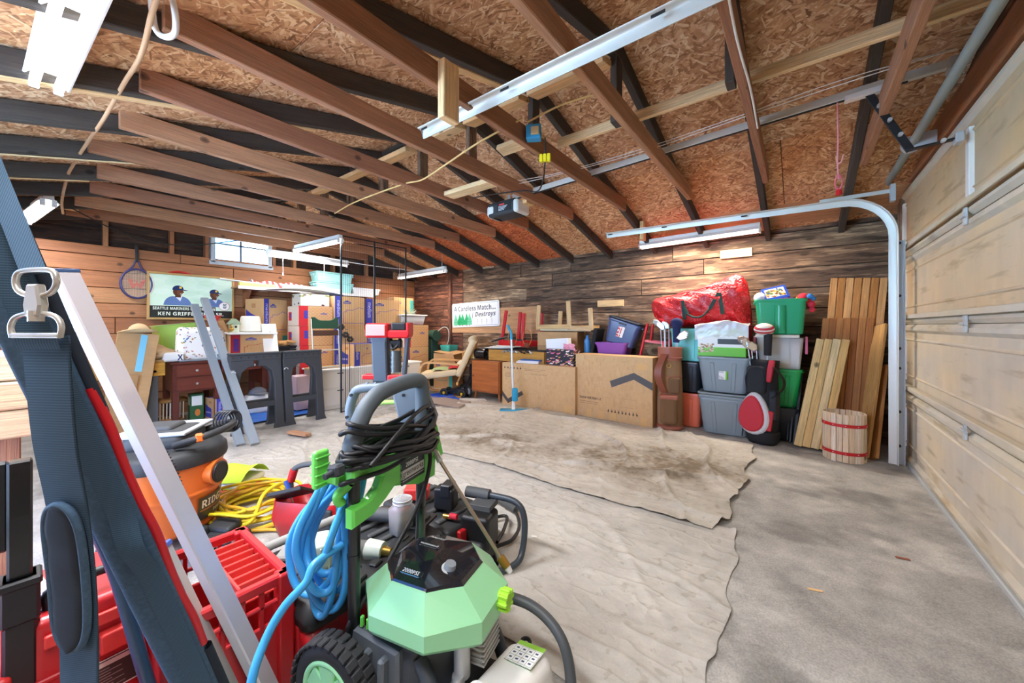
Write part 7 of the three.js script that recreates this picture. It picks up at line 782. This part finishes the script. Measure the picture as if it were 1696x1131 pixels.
{ const t = thing('timber_trestle', 'rough timber trestle with stacked pale beams at the left edge', 'trestle', [-2.02, 0, 0.27]); const bm = [0xe2c198, 0xd4b48c, 0xe8cda8].map((c) => woodMat(c)); for (let i = 0; i < 3; i++) part(t, 'beam', cbox(0.24, 0.085, 0.62, 0.006).translate((i % 2) * 0.008, 0.77 + i * 0.088, 0), bm[i]); for (const z of [-0.22, 0.22]) part(t, 'leg', cbox(0.09, 0.73, 0.09).translate(0, 0.365, z), M.tie[1]); part(t, 'brace', cbox(0.05, 0.08, 0.5).translate(0, 0.3, 0), M.tie[0]); }
{ // silver box beam
  const t = thing('box_beam_level', 'long silver box-section straightedge leaning on the red crate', 'straightedge'); const a = [-1.13, 0.0, -0.43], b = [-1.325, 1.19, -0.055]; const al = std(0xcfcbd0, { metalness: 0.3, roughness: 0.4 }); part(t, 'beam', bar(a, b, 0.05, 0.026, 0.003, -0.9), al); const A = V(...a), B = V(...b), m = A.clone().lerp(B, 0.30); part(t, 'end_cap', bar([b[0] - 0.0, b[1] - 0.002, b[2]], [b[0] - 0.0013, b[1] + 0.006, b[2] + 0.0025], 0.052, 0.028, 0.001, -0.9), std(0x24426a)); const q = A.clone().lerp(B, 0.275), q2 = A.clone().lerp(B, 0.30); const off = V(0.0105, 0.003, 0.0085); part(t, 'vial_window', bar(q.clone().add(off).toArray(), q2.clone().add(off).toArray(), 0.022, 0.004, 0.0005, -0.9), std(0xb08a2a, { roughness: 0.2 }));
  const s = thing('short_level', 'scuffed grey level with a blue end cap in the red crate', 'level'); const c = [-1.09, 0.0, -0.36], d = [-1.265, 0.51, -0.21]; part(s, 'blade', bar(c, d, 0.062, 0.022, 0.002, -0.5), std(0xb4bab4, { metalness: 0.35, roughness: 0.5 })); part(s, 'blue_cap', bar([-1.2645, 0.508, -0.2104], [-1.269, 0.522, -0.2064], 0.066, 0.027, 0.003, -0.5), plast(0x1f4fa0)); part(s, 'red_mark', bar([-1.125, 0.117, -0.3135], [-1.132, 0.137, -0.3075], 0.02, 0.026, 0.001, -0.5), M.red);
  single('blue_tube', 'thin dark blue tube leaning in front of the red tool case', 'tube', tube([[-1.12, 0.83, -0.06], [-1.17, 0.681, -0.085], [-1.165, 0.529, -0.123], [-1.172, 0.261, -0.172], [-1.189, 0.027, -0.222]], 0.0125, 50, 12), phys(0x2c4a68, { roughness: 0.3 }));
}
{ // long padded bag
  const webT = canvasTex(128, 128, (g) => { g.fillStyle = '#44617a'; g.fillRect(0, 0, 128, 128); for (let i = 0; i < 16; i++) { g.fillStyle = i % 2 ? '#385469' : '#527189'; g.fillRect(i * 8, 0, 5, 128); } for (let j = 0; j < 32; j++) { g.fillStyle = 'rgba(20,32,46,0.35)'; g.fillRect(0, j * 4, 128, 1.4); } }, [0.025, 0.025]), fab = std(0x4d6b86, { roughness: 0.9, map: dataTex(128, 128, (u, v) => { const k = 0.9 + 0.2 * (fbm(u * 30, v * 30, 3, 30, 30, 3) - 0.5); return [k, k, k]; }, [0.12, 0.12]) }), web = std(0xffffff, { map: webT, roughness: 0.9, side: 2, bumpMap: webT, bumpScale: 0.0004 }), dk = std(0x232c38, { roughness: 0.9 });
  const t = thing('long_padded_bag', 'long navy blue padded carry bag with a red edge leaning at the left', 'bag'); const ax = (h) => V(-1.006 + 0.172 * h, h, -0.324 + 0.291 * h), e1 = V(0.4, 0, -0.917), n = V(0.917, 0.12, 0.4).normalize();
  const ring = (h, w, d, q = 24) => Array.from({ length: q }, (_, j) => { const a = j / q * 2 * PI, c = Math.cos(a), s = Math.sin(a), f = (v) => Math.sign(v) * Math.pow(Math.abs(v), 0.55); const wob = 1 + 0.05 * (fbm(h * 9, j * 0.5, 3) - 0.5); return ax(h).addScaledVector(e1, w / 2 * f(c) * wob).addScaledVector(n, d / 2 * f(s) * wob); });
  const R = []; for (let i = 0; i <= 60; i++) { const h = 0.01 + i / 60 * 1.45; R.push(ring(h, 0.06 + 0.008 * Math.sin(h * 3), 0.046).map((p) => p.addScaledVector(e1, -0.008))); } part(t, 'bag_body', uvm(loft(R)), fab);
  const strip = (h0, h1, off, w, lift, mat, name, bump = 0) => part(t, name, uvm(surf(90, 4, (u, v) => { const h = h0 + (h1 - h0) * u; const l = lift + bump * Math.exp(-(((h - 0.71) / 0.035) ** 2)) - bump * 0.5 * Math.exp(-(((h - 0.78) / 0.03) ** 2)) * 0 ; return ax(h).addScaledVector(e1, off + (v - 0.5) * w).addScaledVector(n, 0.0235 + l - 0.004 * Math.abs(v - 0.5)); })), mat);
  strip(0.02, 1.42, 0.004, 0.032, 0.003, web, 'webbing', 0.018);
  part(t, 'red_edge', [tube(Array.from({ length: 9 }, (_, i) => ax(0.46 + i * 0.065).addScaledVector(e1, 0.026 + 0.002 * Math.sin(i * 2)).addScaledVector(n, 0.008)), 0.0065, 50, 10)], std(0xd01622, { roughness: 0.45 })); part(t, 'dark_edge', [tube([0.02, 0.15, 0.3, 0.45].map((h) => ax(h).addScaledVector(e1, 0.027).addScaledVector(n, 0.004)), 0.009, 30, 10), tube([1.0, 1.15, 1.3, 1.44].map((h) => ax(h).addScaledVector(e1, 0.026).addScaledVector(n, 0.004)), 0.007, 30, 10), tube([0.94, 1.0, 1.06].map((h) => ax(h).addScaledVector(e1, 0.027).addScaledVector(n, 0.006)), 0.007, 20, 10)], dk);
  // shoulder strap hanging in front
  const s = thing('shoulder_strap', 'wide blue webbing strap with a padded dark shoulder rest', 'strap'); const C = new THREE.CatmullRomCurve3([[-0.64, 1.06, -0.013], [-0.653, 1.004, -0.016], [-0.679, 0.932, -0.021], [-0.707, 0.85, -0.031], [-0.73, 0.756, -0.039], [-0.749, 0.66, -0.043], [-0.777, 0.544, -0.047], [-0.83, 0.3, -0.08], [-0.9, 0.06, -0.15], [-0.97, 0.01, -0.22]].map((p) => V(...p)));
  const wd = V(0.86, 0, -0.5).normalize(), nn = V(0.5, 0, 0.86); part(s, 'webbing', uvm(loft(Array.from({ length: 61 }, (_, i) => { const p = C.getPoint(i / 60), w = 0.029; return [p.clone().addScaledVector(wd, -w), p.clone().addScaledVector(wd, w), p.clone().addScaledVector(wd, w).addScaledVector(nn, -0.003), p.clone().addScaledVector(wd, -w).addScaledVector(nn, -0.003)]; }))), web); part(s, 'stitched_fold', uvm(surf(4, 6, (u, v) => V(-0.6415 - v * 0.004, 1.062 - v * 0.017, -0.0115).addScaledVector(wd, (u - 0.5) * 0.058).addScaledVector(nn, 0.003 + 0.001 * Math.sin(v * PI)))), web);
  const pc = (v) => C.getPoint(0.325 + v * 0.24), pr = []; for (let i = 0; i <= 30; i++) { const v = i / 30, w = 0.026 * Math.pow(Math.max(0.02, 1 - Math.pow(Math.abs(2 * v - 1), 5)), 0.5), p = pc(v); pr.push(Array.from({ length: 20 }, (_, j) => { const a = j / 20 * 2 * PI, f = (q) => Math.sign(q) * Math.pow(Math.abs(q), 0.6); return p.clone().addScaledVector(wd, w * f(Math.cos(a))).addScaledVector(nn, 0.001 + 0.009 * f(Math.sin(a)) * (1 + 0.3 * fbm(v * 12, j * 0.3, 2))); })); } part(s, 'shoulder_pad', uvm(loft(pr)), dk);
  const pip = []; for (let i = 0; i < 40; i++) { const a = i / 40 * 2 * PI, v = 0.5 + 0.5 * Math.sin(a), w = 0.026 * Math.pow(Math.max(0.02, 1 - Math.pow(Math.abs(2 * v - 1), 5)), 0.5); pip.push(pc(v).addScaledVector(wd, w * Math.sign(Math.cos(a)) * Math.min(1, Math.abs(Math.cos(a)) * 6)).addScaledVector(nn, 0.006)); } part(s, 'pad_piping', tube(pip, 0.0042, 120, 8, true), fab);
  const mt = std(0xd6d6d0, { metalness: 0.7, roughness: 0.28 }); const B = new THREE.Matrix4().makeBasis(wd, V(0, 1, 0), nn).setPosition(-0.638, 1.07, -0.008); part(s, 'buckle_loop', tube([[-0.03, -0.012, 0], [-0.032, 0.0, 0], [-0.024, 0.01, 0], [0, 0.014, 0], [0.024, 0.01, 0], [0.032, 0.0, 0], [0.03, -0.012, 0]].map((p) => V(...p)), 0.0026, 50, 8).applyMatrix4(B), mt); part(s, 'buckle_bar', rod([-0.03, -0.01, 0], [0.03, -0.01, 0], 0.003).applyMatrix4(B), mt); part(s, 'snap_hook', [extr([[-0.007, 0.012], [0.007, 0.012], [0.009, 0.022], [0.005, 0.042], [-0.005, 0.042], [-0.009, 0.022]], 0.009, 0.002), rod([0, 0.005, 0], [0, 0.016, 0], 0.006)].map((g) => g.applyMatrix4(B)), mt); part(s, 'd_ring', tube([[-0.026, 0.048, 0], [-0.02, 0.036, 0], [0, 0.031, 0], [0.02, 0.036, 0], [0.026, 0.048, 0], [0.018, 0.058, 0], [-0.018, 0.058, 0]].map((p) => V(...p)), 0.0028, 60, 8, true).applyMatrix4(B), mt);
  part(s, 'anchor_webbing', uvm(surf(20, 3, (u, v) => V(-0.645 - u * 0.13, 1.125 + u * 0.16, -0.007 + u * 0.036).addScaledVector(wd, (v - 0.5) * 0.036))), web);
}
single('battery_charger', 'black battery charger standing on the organizer behind the toolbox', 'charger', [rbox(0.1, 0.1, 0.07, 0.012).translate(0, 0.05, 0), cbox(0.05, 0.06, 0.075, 0.005).translate(0.01, 0.09, 0)], M.black, null, [-1.33, 0.21, -1.22], 0.4);
single('red_battery_pack', 'red and white battery pack lying by the black charger', 'battery', [rbox(0.12, 0.06, 0.08, 0.012).translate(0, 0.03, 0), cbox(0.02, 0.062, 0.082, 0.004).translate(0.03, 0.031, 0)], std(0xd8362e, { roughness: 0.4 }), null, [-1.52, 0.21, -1.2], 0.7);
single('trim_router_base', 'grey dusty router plate lying on the toolbox lid', 'plate', [cbox(0.2, 0.02, 0.12, 0.006), cbox(0.08, 0.03, 0.06, 0.006).translate(0.03, 0.01, 0)], std(0x8a8a86, { roughness: 0.7 }), null, [-1.42, 0.258, -0.64], 0.8);
// ================================================================ OVERHEAD
{ // opener
  const t = thing('door_opener', 'white and black garage door opener unit hanging from the ties', 'opener', [-2.22, 2.13, -2.82]); part(t, 'motor_case', uvm(put(new RoundedBoxGeometry(0.34, 0.14, 0.2, 4, 0.03), 0, 0.05, 0)), tBlk); part(t, 'light_lens', [uvm(put(new RoundedBoxGeometry(0.13, 0.13, 0.205, 4, 0.045), -0.125, 0.045, 0))], std(0xe8e8e2, { roughness: 0.3 })); part(t, 'front_lens', uvm(put(new RoundedBoxGeometry(0.06, 0.12, 0.205, 4, 0.025), 0.165, 0.045, 0)), std(0xe0e0da, { roughness: 0.3 })); part(t, 'face_label', flat(new THREE.BoxGeometry(0.17, 0.09, 0.002)), std(0xffffff, { map: canvasTex(192, 96, (g) => { g.fillStyle = '#1a1c1e'; g.fillRect(0, 0, 192, 96); g.fillStyle = '#d8443c'; g.fillRect(30, 18, 70, 14); g.fillStyle = '#d8dcdc'; for (let i = 0; i < 4; i++) g.fillRect(20, 42 + i * 12, 120 - i * 14, 5); }) })).position.set(0.04, 0.055, 0.102);
  part(t, 'hanger_strap', [bar([-0.1, 0.12, -0.06], [-0.28, 0.12, -0.06], 0.025, 0.004), bar([0.02, 0.12, 0.0], [0.02, 0.19, 0.0], 0.03, 0.004), bar([-0.27, 0.12, -0.06], [-0.27, 0.18, -0.06], 0.025, 0.004)], M.galv);
  const r = thing('opener_rail', 'long steel opener rail running from the unit to the door header', 'rail'); part(r, 'rail_bar', [bar([-2.15, 2.29, -2.82], [0.6, 2.38, -2.82], 0.03, 0.045, 0.003)], M.track); part(r, 'chain', bar([-2.1, 2.268, -2.82], [0.45, 2.352, -2.82], 0.014, 0.012), M.black); part(r, 'header_bracket', cbox(0.05, 0.06, 0.08, 0.006).translate(0.61, 2.37, -2.82), M.galv); part(r, 'trolley', bar([0.2, 2.345, -2.82], [0.36, 2.35, -2.82], 0.045, 0.03), M.white);
  const a = thing('lift_linkage', 'bent black steel arm joining the opener rail to the door', 'arm'); part(a, 'arm_bar', [bar([0.3, 2.345, -2.82], [0.46, 1.985, -2.82], 0.035, 0.008), bar([0.445, 1.99, -2.82], [0.61, 2.0, -2.82], 0.035, 0.008)].map((g) => g), M.black); for (const [x, y] of [[0.34, 2.255], [0.38, 2.165], [0.42, 2.075], [0.57, 1.998]]) part(a, 'bolt', put(cyl(0.01, 0.01, 0.02, 10), x, y, -2.8, Q), M.steel); part(a, 'door_bracket', cbox(0.03, 0.05, 0.06, 0.004).translate(0.625, 2.0, -2.82), M.galv);
  const c = thing('release_cord', 'red and white release cord hanging from the opener rail', 'cord'); part(c, 'cord', tube([[0.17, 2.33, -2.8], [0.172, 2.15, -2.8], [0.17, 1.98, -2.8], [0.175, 1.9, -2.8]], 0.0045, 30, 6), std(0xe08a90)); part(c, 'loop', tor(0.022, 0.005, 6, 20).scale(0.7, 1.8, 1).translate(0.175, 1.88, -2.8), std(0xd86a74)); part(c, 'pull_knob', put(cyl(0.012, 0.016, 0.03, 10), 0.175, 1.825, -2.8), M.red); part(c, 'knot_tail', tube([[0.172, 1.99, -2.8], [0.185, 1.99, -2.795], [0.195, 2.03, -2.79]], 0.004, 10, 6), std(0xe6a0a0));
}
single('tan_cable', 'tan cable draped along the ends of the roof ties', 'cable', tube([[-1.3, 2.21, -0.3], [-1.686, 2.17, -0.272], [-2.072, 2.15, -0.285], [-2.45, 2.18, -0.28], [-2.931, 2.16, -0.256], [-3.436, 2.19, -0.238], [-3.964, 2.17, -0.205], [-4.4, 2.19, -0.2], [-5.0, 2.14, -0.2], [-5.35, 2.1, -0.22]], 0.009, 120, 8), std(0xb8926c));
single('white_cable_loop', 'white plastic cable loop hanging at the top edge of the roof', 'cable', tube([[-1.8, 2.25, -0.27], [-1.86, 2.16, -0.29], [-1.83, 2.12, -0.31], [-1.78, 2.12, -0.33], [-1.74, 2.16, -0.325], [-1.74, 2.25, -0.31]], 0.01, 40, 8), M.white);
single('yellow_house_cable', 'yellowish electric cable strung across the roof ties', 'cable', [tube([[-3.7, 2.2, -1.9], [-3.3, 2.21, -1.86], [-2.871, 2.19, -1.818], [-2.5, 2.21, -1.86], [-2.285, 2.19, -1.857], [-1.941, 2.195, -1.787], [-1.613, 2.22, -1.74], [-1.3, 2.3, -1.8]], 0.006, 80, 7), tube([[-1.3, 2.3, -1.85], [-1.15, 2.42, -2.0], [-0.9, 2.46, -2.1]], 0.006, 20, 7)], std(0xd8b878));
for (let k = 0; k < 2; k++) single('sensor_wire', k ? 'lower thin white wire strung along the opener rail' : 'upper thin white wire strung along the opener rail', 'wire', tube([[-1.98, 2.33 - k * 0.03, -2.6], [-1.51, 2.3 - k * 0.012, -2.617], [-0.89, 2.31 - k * 0.02, -2.637], [-0.264, 2.3 - k * 0.015, -2.55], [0.18, 2.3 - k * 0.02, -2.49], [0.57, 2.34, -2.6]], 0.0025, 80, 5), M.white);
single('white_tie_cable', 'white cable stapled down a roof tie near the door', 'cable', tube([[-0.19, 2.2, -1.3], [-0.195, 2.195, -1.7], [-0.185, 2.195, -2.1], [-0.19, 2.2, -2.55]], 0.005, 40, 6), M.white);
{ const t = thing('outlet_box', 'blue electric outlet box fixed to the roof ties', 'outlet', [-1.29, 2.25, -1.9], 0.5); part(t, 'box', cbox(0.09, 0.085, 0.06, 0.004), std(0x2a86b0, { roughness: 0.5 })); part(t, 'receptacle', cbox(0.05, 0.05, 0.01).translate(0.01, 0, 0.033), std(0xb89a68)); const y = thing('yellow_splitter', 'yellow three-way splitter plugged under the outlet box', 'splitter', [-1.31, 2.16, -2.06], 0.4); part(y, 'block', [-1, 0, 1].map((i) => cbox(0.022, 0.05, 0.03, 0.004).translate(i * 0.025, 0, 0)), std(0xe8d81a)); part(y, 'drop_lead', tube([[0, -0.02, 0], [-0.03, -0.1, -0.1], [-0.1, -0.12, -0.25], [-0.25, -0.05, -0.4], [-0.6, 0.02, -0.62], [-0.76, 0.03, -0.68]], 0.005, 40, 6), M.black); part(y, 'upper_lead', tube([[0, 0.02, 0], [0.01, 0.07, 0.05], [0.02, 0.07, 0.12]], 0.005, 16, 6), M.black); }
{ const t = thing('junction_box', 'grey junction box with plugged leads beside the small corner light', 'junction box', [-5.5, 2.24, -0.12]); part(t, 'box', cbox(0.1, 0.09, 0.16, 0.005), std(0x3a4a52)); part(t, 'cover', cbox(0.012, 0.05, 0.06).translate(0.052, 0, 0), std(0xb09a78)); part(t, 'mount_strip', cbox(0.06, 0.02, 0.4).translate(0.02, -0.06, 0), M.fresh[1]); part(t, 'white_lead', tube([[0.06, -0.06, 0.05], [0.08, -0.14, 0.06], [0.06, -0.2, 0.1], [0.04, -0.22, 0.22]], 0.009, 24, 8), M.white); }
single('black_ceiling_cable', 'black cable sagging across the end wall above the racket', 'cable', tube([[-5.3, 2.16, -0.25], [-5.5, 2.03, -0.6], [-5.7, 2.0, -0.95], [-5.8, 2.06, -1.3], [-5.75, 2.18, -1.7]], 0.006, 60, 6), M.black);
for (let i = 0; i < 2; i++) { const t = thing('pull_chain', i ? 'right white pull cord below the strip lights near the teal bins' : 'left white pull cord below the strip lights near the teal bins', 'pull cord', [-5.4, 0, i ? -2.62 : -2.08]); part(t, 'cord', rod([0, 2.0, 0], [0, 1.77 + i * 0.04, 0], 0.003), M.white); part(t, 'tassel', put(cyl(0.006, 0.012, 0.04, 10), 0, 1.755 + i * 0.04, 0), M.white); }
single('white_lamp_cable', 'white cable running from the lit lights toward the corner light', 'cable', tube([[-5.4, 2.06, -2.55], [-5.2, 2.0, -2.9], [-5.1, 1.98, -3.4], [-5.05, 1.99, -4.0]], 0.006, 40, 6), M.white);
for (const [i, [x, y, z, h]] of [[-5.7, 2.0, -4.11, 0.18], [-4.5, 2.0, -4.04, 0.2]].entries()) single('hanging_chain', i ? 'right short chain holding the far corner strip light' : 'left short chain holding the far corner strip light', 'chain', rod([0, 0, 0], [0, h, 0], 0.004), M.steel, null, [x, y, z]);
renderer.render(scene, camera);
